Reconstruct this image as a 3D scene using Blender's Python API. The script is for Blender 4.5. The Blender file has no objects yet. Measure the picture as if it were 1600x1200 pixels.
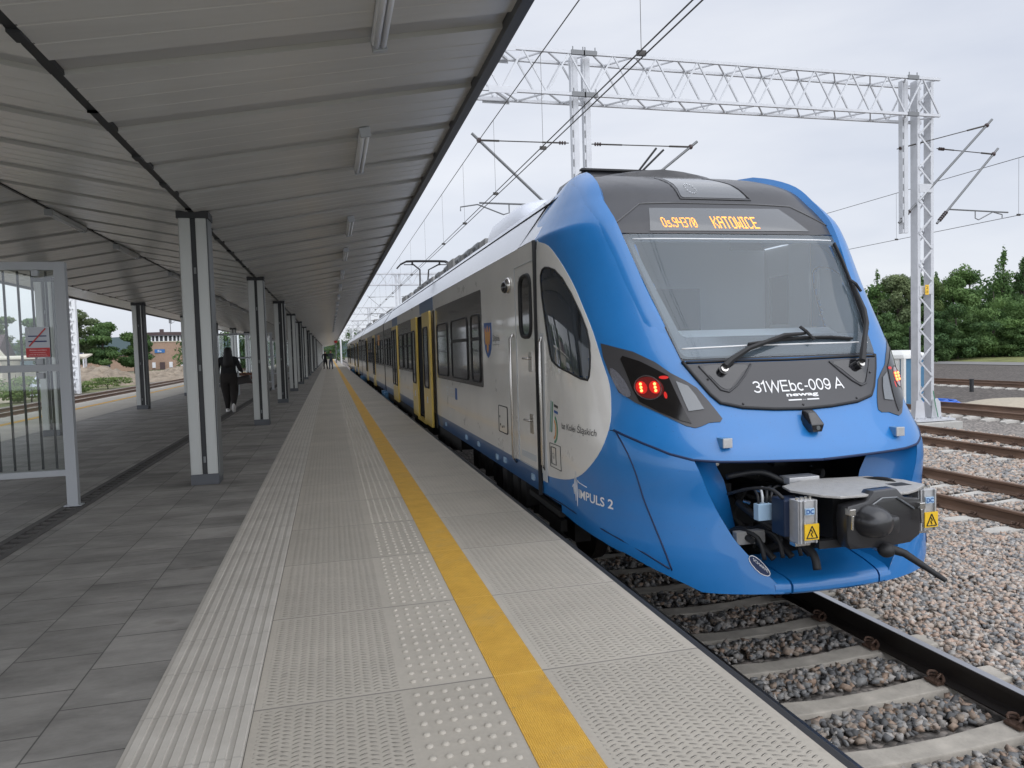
import bpy, bmesh, math, random
import numpy as np
from mathutils import Vector, Matrix
random.seed(7); rng = np.random.default_rng(11)
C = bpy.context.scene.collection
R = math.radians
# ------------------------------------------------------------------ camera, world, sun, exposure
cd = bpy.data.cameras.new('camera'); cam = bpy.data.objects.new('camera', cd); C.objects.link(cam)
bpy.context.scene.camera = cam
cX = Vector((0.96922, -0.24436, -0.02995)); 
RX = Vector((0.9692230777, -0.2443554803, -0.0299503739))   # camera x axis in world
RY = Vector((-0.0410098327, -0.0402972195, -0.9983457957))  # camera down axis in world
RZ = Vector((0.2427443496, 0.9688480445, -0.0490779725))    # camera forward axis in world
cam.matrix_world = Matrix(((RX.x, -RY.x, -RZ.x, 0.0), (RX.y, -RY.y, -RZ.y, 0.0), (RX.z, -RY.z, -RZ.z, 1.45), (0, 0, 0, 1)))
cd.sensor_width = 36.0; cd.lens = 1130.0 / 1600.0 * 36.0; cd.clip_start = 0.05; cd.clip_end = 2500
world = bpy.data.worlds.new('World'); bpy.context.scene.world = world; world.use_nodes = True
wn = world.node_tree; wn.nodes.clear()
def wnode(t, **k):
    n = wn.nodes.new(t)
    for a, b in k.items(): setattr(n, a, b)
    return n
SUN_EL, SUN_AZ = R(48), R(150)      # azimuth clockwise from +Y
sky = wnode('ShaderNodeTexSky', sky_type='NISHITA', sun_disc=False, sun_elevation=SUN_EL, sun_rotation=SUN_AZ)
bg = wnode('ShaderNodeBackground'); out = wnode('ShaderNodeOutputWorld'); bg.inputs[1].default_value = 0.1
tc = wnode('ShaderNodeTexCoord'); mp = wnode('ShaderNodeMapping'); mp.inputs['Scale'].default_value = (1.0, 1.6, 4.5)
nz = wnode('ShaderNodeTexNoise'); nz.inputs['Scale'].default_value = 1.6; nz.inputs['Detail'].default_value = 5; nz.inputs['Roughness'].default_value = .5
cr = wnode('ShaderNodeValToRGB'); cr.color_ramp.elements[0].position = .33; cr.color_ramp.elements[0].color = (5.7, 6.05, 6.9, 1); cr.color_ramp.elements[1].position = .68; cr.color_ramp.elements[1].color = (7.4, 7.6, 8.1, 1)
sx = wnode('ShaderNodeSeparateXYZ'); mr = wnode('ShaderNodeMapRange'); mr.inputs['From Min'].default_value = .42; mr.inputs['From Max'].default_value = 1; mr.inputs['To Min'].default_value = 1.0; mr.inputs['To Max'].default_value = 1.6
mul = wnode('ShaderNodeVectorMath', operation='SCALE'); mix = wnode('ShaderNodeMix', data_type='RGBA'); mix.inputs[0].default_value = .9
L = wn.links.new
L(tc.outputs['Generated'], mp.inputs['Vector']); L(mp.outputs[0], nz.inputs['Vector']); L(nz.outputs[0], cr.inputs[0])
L(tc.outputs['Generated'], sx.inputs[0]); L(sx.outputs[2], mr.inputs[0]); L(cr.outputs[0], mul.inputs[0])
mb = wnode('ShaderNodeMapRange'); mb.inputs['From Min'].default_value = .05; mb.inputs['From Max'].default_value = -.75; mb.inputs['To Min'].default_value = 1.0; mb.inputs['To Max'].default_value = 2.1; L(sx.outputs[1], mb.inputs[0])  # added fill light: unseen sky behind the camera made brighter
mm_ = wnode('ShaderNodeMath', operation='MULTIPLY'); L(mr.outputs[0], mm_.inputs[0]); L(mb.outputs[0], mm_.inputs[1]); L(mm_.outputs[0], mul.inputs['Scale'])
L(sky.outputs[0], mix.inputs[6]); L(mul.outputs[0], mix.inputs[7]); L(mix.outputs[2], bg.inputs[0]); L(bg.outputs[0], out.inputs[0])
sl = bpy.data.lights.new('sun', 'SUN'); sl.energy = 0.6; sl.angle = R(70); sl.color = (1, .97, .92)
so = bpy.data.objects.new('sun', sl); C.objects.link(so)
sd = Vector((math.sin(SUN_AZ)*math.cos(SUN_EL), math.cos(SUN_AZ)*math.cos(SUN_EL), math.sin(SUN_EL)))
so.rotation_euler = sd.to_track_quat('Z', 'Y').to_euler()
vs = bpy.context.scene.view_settings; vs.view_transform = 'Standard'; vs.look = 'None'; vs.exposure = 0.30; vs.gamma = 1
bpy.context.scene.cycles.max_bounces = 8; bpy.context.scene.cycles.transparent_max_bounces = 12

# ------------------------------------------------------------------ materials
MATS = {}
def srgb(r, g, b): return tuple(((x/255)/12.92 if x/255 <= .04045 else ((x/255+.055)/1.055)**2.4) for x in (r, g, b))
def mat(name, col, rough=.5, metal=0, spec=.5, coat=0, noise=0, nscale=8, bump=0, bscale=40, emis=None, es=1, nstretch=(1, 1, 1), coatr=.05):
    m = bpy.data.materials.new(name); m.use_nodes = True; nt = m.node_tree; b = nt.nodes['Principled BSDF']
    b.inputs['Base Color'].default_value = (*col, 1); b.inputs['Roughness'].default_value = rough; b.inputs['Metallic'].default_value = metal
    b.inputs['Specular IOR Level'].default_value = spec; b.inputs['Coat Weight'].default_value = coat; b.inputs['Coat Roughness'].default_value = coatr
    if emis: b.inputs['Emission Color'].default_value = (*emis, 1); b.inputs['Emission Strength'].default_value = es
    if noise or bump:
        tcn = nt.nodes.new('ShaderNodeTexCoord'); mpn = nt.nodes.new('ShaderNodeMapping'); mpn.inputs['Scale'].default_value = nstretch
        nt.links.new(tcn.outputs['Object'], mpn.inputs[0])
    if noise:
        n = nt.nodes.new('ShaderNodeTexNoise'); n.inputs['Scale'].default_value = nscale; n.inputs['Detail'].default_value = 6; n.inputs['Roughness'].default_value = .65
        nt.links.new(mpn.outputs[0], n.inputs['Vector'])
        r = nt.nodes.new('ShaderNodeValToRGB'); r.color_ramp.elements[0].position = .3; r.color_ramp.elements[1].position = .7
        r.color_ramp.elements[0].color = (*[c*(1-noise) for c in col], 1); r.color_ramp.elements[1].color = (*[min(1, c*(1+noise)) for c in col], 1)
        nt.links.new(n.outputs[0], r.inputs[0]); nt.links.new(r.outputs[0], b.inputs['Base Color'])
        mrn = nt.nodes.new('ShaderNodeMapRange'); mrn.inputs['To Min'].default_value = max(0, rough-.08); mrn.inputs['To Max'].default_value = min(1, rough+.12)
        nt.links.new(n.outputs[0], mrn.inputs[0]); nt.links.new(mrn.outputs[0], b.inputs['Roughness'])
    if bump:
        n2 = nt.nodes.new('ShaderNodeTexNoise'); n2.inputs['Scale'].default_value = bscale; n2.inputs['Detail'].default_value = 4
        nt.links.new(mpn.outputs[0], n2.inputs['Vector']); bp = nt.nodes.new('ShaderNodeBump'); bp.inputs['Strength'].default_value = bump; bp.inputs['Distance'].default_value = .01
        nt.links.new(n2.outputs[0], bp.inputs['Height']); nt.links.new(bp.outputs[0], b.inputs['Normal'])
    MATS[name] = m; return m
M = MATS
class NT:  # noqa
    """small helper for node maths"""
    def __init__(s, m): s.nt = m.node_tree
    def n(s, t, **k):
        o = s.nt.nodes.new(t)
        for a, b in k.items(): setattr(o, a, b)
        return o
    def lk(s, a, b): s.nt.links.new(a, b)
    def m(s, op, a, b=None, c=None, clamp=False):
        o = s.nt.nodes.new('ShaderNodeMath'); o.operation = op; o.use_clamp = clamp
        for i, v in enumerate((a, b, c)):
            if v is None: continue
            if isinstance(v, (int, float)): o.inputs[i].default_value = v
            else: s.nt.links.new(v, o.inputs[i])
        return o.outputs[0]
    def mix(s, f, a, b):
        o = s.nt.nodes.new('ShaderNodeMix'); o.data_type = 'RGBA'
        for sock, v in ((o.inputs[0], f), (o.inputs[6], a), (o.inputs[7], b)):
            if isinstance(v, (int, float)): sock.default_value = v
            elif isinstance(v, tuple): sock.default_value = (*v, 1)
            else: s.nt.links.new(v, sock)
        return o.outputs[2]
    def noise(s, vec, scale, det=5, rough=.6):
        o = s.nt.nodes.new('ShaderNodeTexNoise'); o.inputs['Scale'].default_value = scale; o.inputs['Detail'].default_value = det; o.inputs['Roughness'].default_value = rough
        s.nt.links.new(vec, o.inputs['Vector']); return o.outputs[0]
    def ramp(s, f, p0, p1, c0=(0, 0, 0), c1=(1, 1, 1)):
        r = s.nt.nodes.new('ShaderNodeValToRGB'); e = r.color_ramp.elements; e[0].position = p0; e[1].position = p1; e[0].color = (*c0, 1); e[1].color = (*c1, 1)
        s.nt.links.new(f, r.inputs[0]); return r.outputs[0]

def paint_material():
    m = mat('train_blue', (0.007, 0.135, 0.42), .36, coat=.55, coatr=.04); g = NT(m); b = m.node_tree.nodes['Principled BSDF']; t = g.n('ShaderNodeTexCoord'); o = t.outputs['Object']
    v = g.n('ShaderNodeTexVoronoi'); v.inputs['Scale'].default_value = 26; g.lk(o, v.inputs['Vector']); sp = g.m('LESS_THAN', v.outputs['Distance'], .075)
    v2 = g.n('ShaderNodeTexVoronoi'); v2.inputs['Scale'].default_value = 55; g.lk(o, v2.inputs['Vector']); sp2 = g.m('LESS_THAN', v2.outputs['Distance'], .07)
    n = g.noise(o, 2.5, 6, .7); c = g.ramp(n, .3, .75, (.008, .155, .44), (.012, .178, .49)); k = g.m('MULTIPLY', g.m('MAXIMUM', sp, g.m('MULTIPLY', sp2, g.ramp(n, .45, .55))), .45)
    c = g.mix(k, c, (.01, .04, .10)); g.lk(c, b.inputs['Base Color']); r = g.n('ShaderNodeMapRange'); r.inputs['To Min'].default_value = .28; r.inputs['To Max'].default_value = .5; g.lk(n, r.inputs[0]); g.lk(r.outputs[0], b.inputs['Roughness'])
paint_material()
mat('train_blue_dark', (0.004, 0.018, 0.07), .6)
mat('stripe_blue', (0.04, 0.12, 0.28), .35, coat=.5)
mat('train_grey', (0.76, 0.74, 0.70), .28, coat=.8, noise=.06, nscale=2)
mat('train_white', (0.66, 0.69, 0.76), .35, coat=.5, noise=.04, nscale=3)
mat('train_yellow', (0.72, 0.51, 0.10), .35, coat=.5)
mat('mask_black', (0.030, 0.030, 0.034), .42, coat=.30, noise=.08, nscale=5, coatr=.12)
mat('cover_black', (0.022, 0.022, 0.024), .33, coat=.4)
mat('black_gloss', (0.012, 0.012, 0.014), .12, coat=.6)
mat('black_matt', (0.012, 0.012, 0.013), .6)
mat('dark_rubber', (0.02, 0.02, 0.022), .6)
mat('window_band', (0.04, 0.035, 0.033), .18, coat=.35)
mat('window_glass', (0.035, 0.026, 0.026), .06, coat=.35, spec=.4)
mat('underframe', (0.018, 0.017, 0.016), .75, noise=.3, nscale=10)
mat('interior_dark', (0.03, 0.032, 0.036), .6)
mat('interior_pale', (0.75, 0.76, 0.75), .6)
mat('interior_grey', (0.5, 0.52, 0.53), .6)
mat('chrome', (0.6, 0.58, 0.55), .25, metal=1)
mat('cast_alu', (0.50, 0.50, 0.50), .5, metal=.6, noise=.1, nscale=30)
mat('tread_plate', (0.42, 0.41, 0.39), .5, metal=.3, noise=.1, nscale=30, bump=.4, bscale=120)
mat('navy_box', (0.006, 0.015, 0.042), .4)
mat('sticker_yellow', (0.8, 0.5, 0.02), .5)
mat('white_paint', (0.72, 0.73, 0.74), .5)
mat('letter_white', (0.8, 0.8, 0.8), .5)
mat('letter_black', (0.03, 0.03, 0.03), .5)
mat('light_blue_label', (0.35, 0.5, 0.65), .5)
mat('logo_blue', (0.02, 0.09, 0.3), .5)
mat('logo_green', (0.05, 0.22, 0.12), .5)
mat('logo_teal', (0.06, 0.25, 0.28), .5)
mat('logo_orange', (0.6, 0.28, 0.08), .5)
mat('lamp_lens_dark', (0.008, 0.007, 0.007), .15, coat=.15, spec=.35)
mat('lamp_lens_grey', (0.11, 0.12, 0.13), .15, coat=1)
mat('lamp_rim', (0.045, 0.043, 0.045), .4, coat=.15)
mat('lamp_lens_side', (0.13, 0.13, 0.15), .35, coat=.6, bump=.8, bscale=60)
mat('red_led', (0.8, 0.05, 0.02), .5, emis=(1, .18, .05), es=5)
mat('red_halo', (0.05, 0.004, 0.004), .2, coat=1, emis=(1, .01, .01), es=.06)
mat('red_glow', (0.35, 0.01, 0.008), .3, emis=(1, .02, .01), es=.28)
mat('orange_led', (0.8, 0.3, 0.05), .5, emis=(1, .33, .06), es=1.9)
mat('display_glass', (0.12, 0.125, 0.13), .12, coat=.6)
mat('bracket_blue', (0.10, 0.25, 0.45), .4)
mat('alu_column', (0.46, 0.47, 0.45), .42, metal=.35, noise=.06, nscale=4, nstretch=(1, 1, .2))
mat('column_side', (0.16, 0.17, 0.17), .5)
mat('steel_dark', (0.022, 0.023, 0.025), .5)
mat('fascia', (0.085, 0.09, 0.10), .45)
mat('galv', (0.53, 0.54, 0.56), .45, metal=.25, noise=.1, nscale=3)
mat('galv_dark', (0.17, 0.175, 0.18), .45, metal=.4)
mat('wire', (0.06, 0.055, 0.05), .5, metal=.3)
mat('insulator', (0.05, 0.03, 0.028), .3)
mat('frame_grey', (0.36, 0.375, 0.39), .45)
mat('lamp_white', (0.75, 0.77, 0.8), .35)
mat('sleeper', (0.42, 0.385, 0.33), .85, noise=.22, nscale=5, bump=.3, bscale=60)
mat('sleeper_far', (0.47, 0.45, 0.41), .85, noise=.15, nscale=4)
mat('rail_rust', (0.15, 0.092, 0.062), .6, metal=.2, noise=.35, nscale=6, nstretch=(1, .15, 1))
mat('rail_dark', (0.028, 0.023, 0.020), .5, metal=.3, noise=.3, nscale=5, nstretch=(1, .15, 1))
mat('rail_top', (0.42, 0.42, 0.44), .28, metal=1)
mat('clip_rust', (0.09, 0.052, 0.035), .7, noise=.3, nscale=30)
mat('concrete', (0.42, 0.41, 0.38), .85, noise=.12, nscale=5, bump=.2)
mat('concrete_dark', (0.09, 0.085, 0.08), .9, noise=.2, nscale=4)
mat('bark', (0.06, 0.05, 0.04), .9)
mat('toilet_white', (0.66, 0.66, 0.63), .5, noise=.05)
mat('toilet_blue', (0.05, 0.16, 0.27), .5, noise=.1)
mat('hose_blue', (0.01, 0.12, 0.55), .4)
mat('brick', (0.34, 0.235, 0.17), .9, noise=.15, nscale=3)
mat('roof_tile', (0.08, 0.055, 0.055), .8, noise=.2)
mat('cream', (0.6, 0.55, 0.45), .8)
mat('building_grey', (0.30, 0.31, 0.33), .8)
mat('sign_blue', (0.03, 0.14, 0.36), .5)
mat('sign_navy', (0.01, 0.02, 0.10), .5)
mat('sign_red', (0.45, 0.03, 0.03), .5)
mat('sign_yellow', (0.8, 0.48, 0.02), .5)
mat('sign_silver', (0.42, 0.44, 0.47), .4)
mat('skin', (0.42, 0.24, 0.16), .6)
mat('cloth_black', (0.010, 0.010, 0.012), .85, bump=.5, bscale=25)
mat('cloth_dark', (0.022, 0.018, 0.017), .9, bump=.5, bscale=25)
mat('hair', (0.008, 0.006, 0.006), .55)
mat('shoe_white', (0.7, 0.68, 0.65), .6)
mat('jeans', (0.05, 0.07, 0.11), .9)
mat('jacket_grey', (0.07, 0.08, 0.10), .9)
mat('bag', (0.018, 0.013, 0.012), .5)
mat('tarp', (0.62, 0.66, 0.75), .5, noise=.08, bump=.6, bscale=4)

# platform materials
def rgbnode(g, c):
    n = g.n('ShaderNodeRGB'); n.outputs[0].default_value = (*c, 1); return n.outputs[0]
def slab_material(name, col, pattern):
    m = mat(name, col, .75); g = NT(m); b = m.node_tree.nodes['Principled BSDF']
    t = g.n('ShaderNodeTexCoord'); o = t.outputs['Object']; s = g.n('ShaderNodeSeparateXYZ'); g.lk(o, s.inputs[0]); x, y = s.outputs[0], s.outputs[1]
    big = g.noise(o, 1.3, 6, .7); fine = g.noise(o, 45, 3, .6)
    cell = g.m('FLOOR', g.m('DIVIDE', g.m('ADD', y, -0.99), 1.04))
    wn_ = g.n('ShaderNodeTexWhiteNoise', noise_dimensions='1D'); g.lk(cell, wn_.inputs['W'])
    f = g.m('ADD', g.m('MULTIPLY', big, .42), g.m('ADD', g.m('MULTIPLY', fine, .2), g.m('MULTIPLY', wn_.outputs[0], .10)))
    colr = g.ramp(f, .22, .52, tuple(c*.80 for c in col), tuple(c*1.10 for c in col))
    stain = g.m('MAXIMUM', g.ramp(g.noise(o, 9, 3, .5), .69, .75), g.m('MULTIPLY', g.ramp(g.noise(o, .8, 8, .75), .52, .66), .55))
    colr = g.mix(g.m('MULTIPLY', stain, .36), colr, tuple(c*.6 for c in col))
    # joints between slabs
    fy = g.m('FRACT', g.m('DIVIDE', g.m('ADD', y, -0.99), 1.04))
    j = g.m('LESS_THAN', g.m('ABSOLUTE', g.m('ADD', fy, -.5)), .4955); joint = g.m('SUBTRACT', 1, j)
    colr = g.mix(g.m('MULTIPLY', joint, .65), colr, (.12, .115, .11))
    g.lk(colr, b.inputs['Base Color'])
    h = g.m('MULTIPLY', fine, .12)
    if pattern:
        px, py = .040, .030
        gx = g.m('DIVIDE', x, px); gy = g.m('DIVIDE', y, py)
        ix = g.m('FLOOR', gx); par = g.m('MODULO', g.m('ABSOLUTE', ix), 2); sg = g.m('SUBTRACT', g.m('MULTIPLY', par, 2), 1)
        gy2 = g.m('ADD', gy, g.m('MULTIPLY', par, .5))
        lx = g.m('ADD', g.m('FRACT', gx), -.5); ly = g.m('ADD', g.m('FRACT', gy2), -.5)
        lx = g.m('MULTIPLY', lx, px); ly = g.m('MULTIPLY', ly, py)
        ca, sa = math.cos(R(24)), math.sin(R(24)); sly = g.m('MULTIPLY', ly, sg)
        a = g.m('ADD', g.m('MULTIPLY', lx, ca), g.m('MULTIPLY', sly, sa)); c_ = g.m('SUBTRACT', g.m('MULTIPLY', sly, ca), g.m('MULTIPLY', lx, sa))
        e = g.m('ADD', g.m('POWER', g.m('DIVIDE', g.m('ABSOLUTE', a), .0165), 2), g.m('POWER', g.m('DIVIDE', g.m('ABSOLUTE', c_), .0052), 2))
        k = g.m('SUBTRACT', 1, g.m('MULTIPLY', e, 1), clamp=True)
        # margins without tread
        inm = g.m('LESS_THAN', g.m('ABSOLUTE', g.m('ADD', fy, -.5)), .478)
        x1 = g.m('MULTIPLY', g.m('GREATER_THAN', x, -.33), g.m('LESS_THAN', x, .235)); x2 = g.m('MULTIPLY', g.m('GREATER_THAN', x, .905), g.m('LESS_THAN', x, 1.60))
        k = g.m('MULTIPLY', g.m('MULTIPLY', k, inm), g.m('ADD', x1, x2))
        h = g.m('ADD', h, g.m('MULTIPLY', k, 1.6))
        rim_ = g.m('MULTIPLY', g.m('MULTIPLY', g.m('LESS_THAN', g.m('ABSOLUTE', g.m('ADD', e, -1.15)), .75), inm), g.m('ADD', x1, x2)); colr = g.mix(g.m('MULTIPLY', rim_, .15), colr, tuple(c*.45 for c in col)); g.lk(colr, b.inputs['Base Color'])
    h = g.m('SUBTRACT', h, g.m('MULTIPLY', joint, 2.0))
    bp = g.n('ShaderNodeBump'); bp.inputs['Strength'].default_value = 1; bp.inputs['Distance'].default_value = .006
    g.lk(h, bp.inputs['Height']); g.lk(bp.outputs[0], b.inputs['Normal'])
slab_material('slab', (0.47, 0.43, 0.365), True)
slab_material('slab_plain', (0.50, 0.465, 0.40), False)
mat('stud', (0.44, 0.405, 0.345), .7)
def yellow_material():
    m = mat('yellow_line', (.72, .40, .045), .6); g = NT(m); b = m.node_tree.nodes['Principled BSDF']
    t = g.n('ShaderNodeTexCoord'); o = t.outputs['Object']; s = g.n('ShaderNodeSeparateXYZ'); g.lk(o, s.inputs[0]); x, y = s.outputs[0], s.outputs[1]
    f = g.noise(o, 6, 5, .7); c = g.ramp(f, .3, .7, (.60, .33, .04), (.74, .43, .06)); wr = g.ramp(g.noise(o, 2.3, 8, .75), .50, .68); c = g.mix(g.m('MULTIPLY', wr, .38), c, (.42, .30, .14)); dk = g.ramp(g.noise(o, 19, 3, .6), .66, .72); c = g.mix(g.m('MULTIPLY', dk, .35), c, (.22, .15, .07))
    fy = g.m('FRACT', g.m('DIVIDE', g.m('ADD', y, -0.99), 1.04)); jt = g.m('GREATER_THAN', g.m('ABSOLUTE', g.m('ADD', fy, -.5)), .494)
    c = g.mix(g.m('MULTIPLY', jt, .6), c, (.8, .5, .10)); g.lk(c, b.inputs['Base Color'])
    w = g.m('SINE', g.m('MULTIPLY', x, 2*math.pi/.0085)); bp = g.n('ShaderNodeBump'); bp.inputs['Strength'].default_value = .6; bp.inputs['Distance'].default_value = .002
    g.lk(w, bp.inputs['Height']); g.lk(bp.outputs[0], b.inputs['Normal'])
yellow_material()
def paver_material():
    m = mat('paver', (.12, .115, .108), .75); g = NT(m); b = m.node_tree.nodes['Principled BSDF']
    t = g.n('ShaderNodeTexCoord'); o = t.outputs['Object']; s = g.n('ShaderNodeSeparateXYZ'); g.lk(o, s.inputs[0]); x, y = s.outputs[0], s.outputs[1]
    gx = g.m('DIVIDE', g.m('ADD', x, .76), .395); ix = g.m('FLOOR', gx); par = g.m('MODULO', g.m('ABSOLUTE', ix), 2)
    gy = g.m('ADD', g.m('DIVIDE', g.m('ADD', y, -3.125), .405), g.m('MULTIPLY', par, .5)); iy = g.m('FLOOR', gy)
    fx = g.m('ABSOLUTE', g.m('ADD', g.m('FRACT', gx), -.5)); fy = g.m('ABSOLUTE', g.m('ADD', g.m('FRACT', gy), -.5))
    jt = g.m('GREATER_THAN', g.m('MAXIMUM', fx, fy), .4915)
    cv = g.n('ShaderNodeCombineXYZ'); g.lk(ix, cv.inputs[0]); g.lk(iy, cv.inputs[1]); wnn = g.n('ShaderNodeTexWhiteNoise', noise_dimensions='2D'); g.lk(cv.outputs[0], wnn.inputs['Vector'])
    mpp = g.n('ShaderNodeMapping'); mpp.inputs['Scale'].default_value = (1.1, 2.6, 1); g.lk(o, mpp.inputs[0])
    big = g.noise(mpp.outputs[0], 1.1, 7, .72)
    f = g.m('ADD', g.m('MULTIPLY', big, .95), g.m('MULTIPLY', wnn.outputs[0], .16))
    c = g.ramp(f, .38, .74, (.145, .138, .126), (.32, .305, .28))
    wet = g.ramp(g.noise(mpp.outputs[0], 2.2, 3, .5), .66, .74); c = g.mix(g.m('MULTIPLY', wet, .5), c, (.085, .072, .058)); dry = g.ramp(g.noise(mpp.outputs[0], 3.1, 6, .7), .58, .70); c = g.mix(g.m('MULTIPLY', dry, .35), c, (.36, .34, .31))
    c = g.mix(g.m('MULTIPLY', jt, .75), c, (.035, .033, .03)); g.lk(c, b.inputs['Base Color'])
    ro = g.n('ShaderNodeMapRange'); ro.inputs['To Min'].default_value = .42; ro.inputs['To Max'].default_value = .8; g.lk(g.noise(mpp.outputs[0], 1.7, 5, .6), ro.inputs[0]); g.lk(ro.outputs[0], b.inputs['Roughness'])
    h = g.m('SUBTRACT', g.m('MULTIPLY', g.noise(o, 60, 3, .6), .35), g.m('MULTIPLY', jt, 1.6)); h = g.m('ADD', h, g.m('MULTIPLY', wnn.outputs[0], .5))
    bp = g.n('ShaderNodeBump'); bp.inputs['Strength'].default_value = .6; bp.inputs['Distance'].default_value = .003; g.lk(h, bp.inputs['Height']); g.lk(bp.outputs[0], b.inputs['Normal'])
paver_material()
def gravel_material(name, c0, c1, c2, scale, rough=.9, bump=1.0, dist=.03):
    m = mat(name, c1, rough); g = NT(m); b = m.node_tree.nodes['Principled BSDF']
    t = g.n('ShaderNodeTexCoord'); o = t.outputs['Object']
    v = g.n('ShaderNodeTexVoronoi'); v.inputs['Scale'].default_value = scale; g.lk(o, v.inputs['Vector'])
    s = g.n('ShaderNodeSeparateColor'); g.lk(v.outputs['Color'], s.inputs[0])
    f = g.m('ADD', g.m('MULTIPLY', s.outputs[0], .7), g.m('MULTIPLY', g.noise(o, .35, 4, .6), .5))
    r = g.n('ShaderNodeValToRGB'); e = r.color_ramp.elements; e[0].position = .2; e[0].color = (*c0, 1); e[1].position = 1; e[1].color = (*c2, 1); k = e.new(.55); k.color = (*c1, 1); g.lk(f, r.inputs[0])
    d = g.ramp(v.outputs['Distance'], .25, .75, (1, 1, 1), (.35, .35, .35)); mm = g.n('ShaderNodeMix', data_type='RGBA', blend_type='MULTIPLY'); mm.inputs[0].default_value = .8; g.lk(r.outputs[0], mm.inputs[6]); g.lk(d, mm.inputs[7])
    g.lk(mm.outputs[2], b.inputs['Base Color'])
    bp = g.n('ShaderNodeBump'); bp.invert = True; bp.inputs['Strength'].default_value = bump; bp.inputs['Distance'].default_value = dist; g.lk(v.outputs['Distance'], bp.inputs['Height']); g.lk(bp.outputs[0], b.inputs['Normal'])
gravel_material('ballast_ground', (.14, .13, .12), (.27, .245, .22), (.40, .35, .31), 17)
gravel_material('ballast_dark', (.03, .03, .03), (.07, .066, .06), (.13, .12, .105), 20)
def ground_material():
    m = mat('ground', (.2, .18, .15), .95); g = NT(m); b = m.node_tree.nodes['Principled BSDF']
    t = g.n('ShaderNodeTexCoord'); o = t.outputs['Object']
    a = g.noise(o, .05, 6, .6); f = g.noise(o, 1.5, 8, .75)
    c = g.ramp(f, .35, .68, (.085, .072, .062), (.20, .175, .155)); gr = g.ramp(g.noise(o, .6, 6, .7), .35, .7, (.07, .09, .03), (.20, .19, .085))
    c = g.mix(g.ramp(a, .44, .53), c, gr); g.lk(c, b.inputs['Base Color'])
    bp = g.n('ShaderNodeBump'); bp.inputs['Strength'].default_value = .6; bp.inputs['Distance'].default_value = .08; g.lk(f, bp.inputs['Height']); g.lk(bp.outputs[0], b.inputs['Normal'])
ground_material()
def leaf_material(name, a, b_):
    m = mat(name, a, .7, spec=.25); g = NT(m); b = m.node_tree.nodes['Principled BSDF']
    at = g.n('ShaderNodeAttribute', attribute_name='tone'); c = g.mix(at.outputs['Fac'], a, b_); g.lk(c, b.inputs['Base Color'])
    tr = g.n('ShaderNodeBsdfTranslucent'); g.lk(c, tr.inputs[0]); ms = g.n('ShaderNodeMixShader'); ms.inputs[0].default_value = .25
    o = m.node_tree.nodes['Material Output']; g.lk(b.outputs[0], ms.inputs[1]); g.lk(tr.outputs[0], ms.inputs[2]); g.lk(ms.outputs[0], o.inputs[0])
leaf_material('leaf_mid', (.062, .125, .038), (.175, .275, .09))
leaf_material('leaf_dark', (.046, .095, .034), (.13, .21, .07))
leaf_material('leaf_pale', (.09, .14, .045), (.22, .29, .10))
leaf_material('leaf_olive', (.11, .15, .07), (.24, .29, .14))
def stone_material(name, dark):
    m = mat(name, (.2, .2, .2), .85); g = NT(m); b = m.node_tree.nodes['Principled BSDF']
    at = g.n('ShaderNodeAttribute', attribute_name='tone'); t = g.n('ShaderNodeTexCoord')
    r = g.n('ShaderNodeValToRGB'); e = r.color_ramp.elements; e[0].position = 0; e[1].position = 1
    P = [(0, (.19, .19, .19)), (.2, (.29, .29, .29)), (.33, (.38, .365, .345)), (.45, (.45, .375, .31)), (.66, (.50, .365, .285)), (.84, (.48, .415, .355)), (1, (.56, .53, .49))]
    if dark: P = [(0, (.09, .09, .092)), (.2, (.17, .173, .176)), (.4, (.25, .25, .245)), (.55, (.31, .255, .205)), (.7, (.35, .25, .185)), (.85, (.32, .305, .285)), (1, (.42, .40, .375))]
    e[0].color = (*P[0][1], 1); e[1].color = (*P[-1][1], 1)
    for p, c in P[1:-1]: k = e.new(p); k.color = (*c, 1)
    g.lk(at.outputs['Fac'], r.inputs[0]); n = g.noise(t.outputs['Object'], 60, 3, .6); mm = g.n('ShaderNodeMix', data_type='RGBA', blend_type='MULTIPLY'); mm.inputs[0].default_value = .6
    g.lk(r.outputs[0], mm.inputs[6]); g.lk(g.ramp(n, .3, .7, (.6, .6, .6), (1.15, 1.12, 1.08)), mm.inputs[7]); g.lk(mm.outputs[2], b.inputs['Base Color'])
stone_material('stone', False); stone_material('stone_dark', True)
def glass_material(name, tint, fac, rough=.02):
    m = bpy.data.materials.new(name); m.use_nodes = True; nt = m.node_tree; nt.nodes.clear(); g = NT(m)
    o = g.n('ShaderNodeOutputMaterial'); tr = g.n('ShaderNodeBsdfTransparent'); tr.inputs[0].default_value = (*tint, 1)
    gl = g.n('ShaderNodeBsdfGlossy'); gl.inputs['Roughness'].default_value = rough; fr = g.n('ShaderNodeFresnel'); fr.inputs[0].default_value = 1.5
    df = g.n('ShaderNodeBsdfDiffuse'); df.inputs[0].default_value = (.34, .43, .50, 1); m1 = g.n('ShaderNodeMixShader'); m1.inputs[0].default_value = fac
    g.lk(tr.outputs[0], m1.inputs[1]); g.lk(df.outputs[0], m1.inputs[2])
    m2 = g.n('ShaderNodeMixShader'); g.lk(g.m('MULTIPLY', fr.outputs[0], 1.3, clamp=True), m2.inputs[0]); g.lk(m1.outputs[0], m2.inputs[1]); g.lk(gl.outputs[0], m2.inputs[2]); g.lk(m2.outputs[0], o.inputs[0])
    MATS[name] = m
glass_material('windscreen_glass', (.76, .84, .90), .16); glass_material('clear_cab_glass', (.88, .9, .9), .02); glass_material('screen_glass', (.95, .975, .965), .006); glass_material('cab_glass', (.42, .42, .44), .02)
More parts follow.
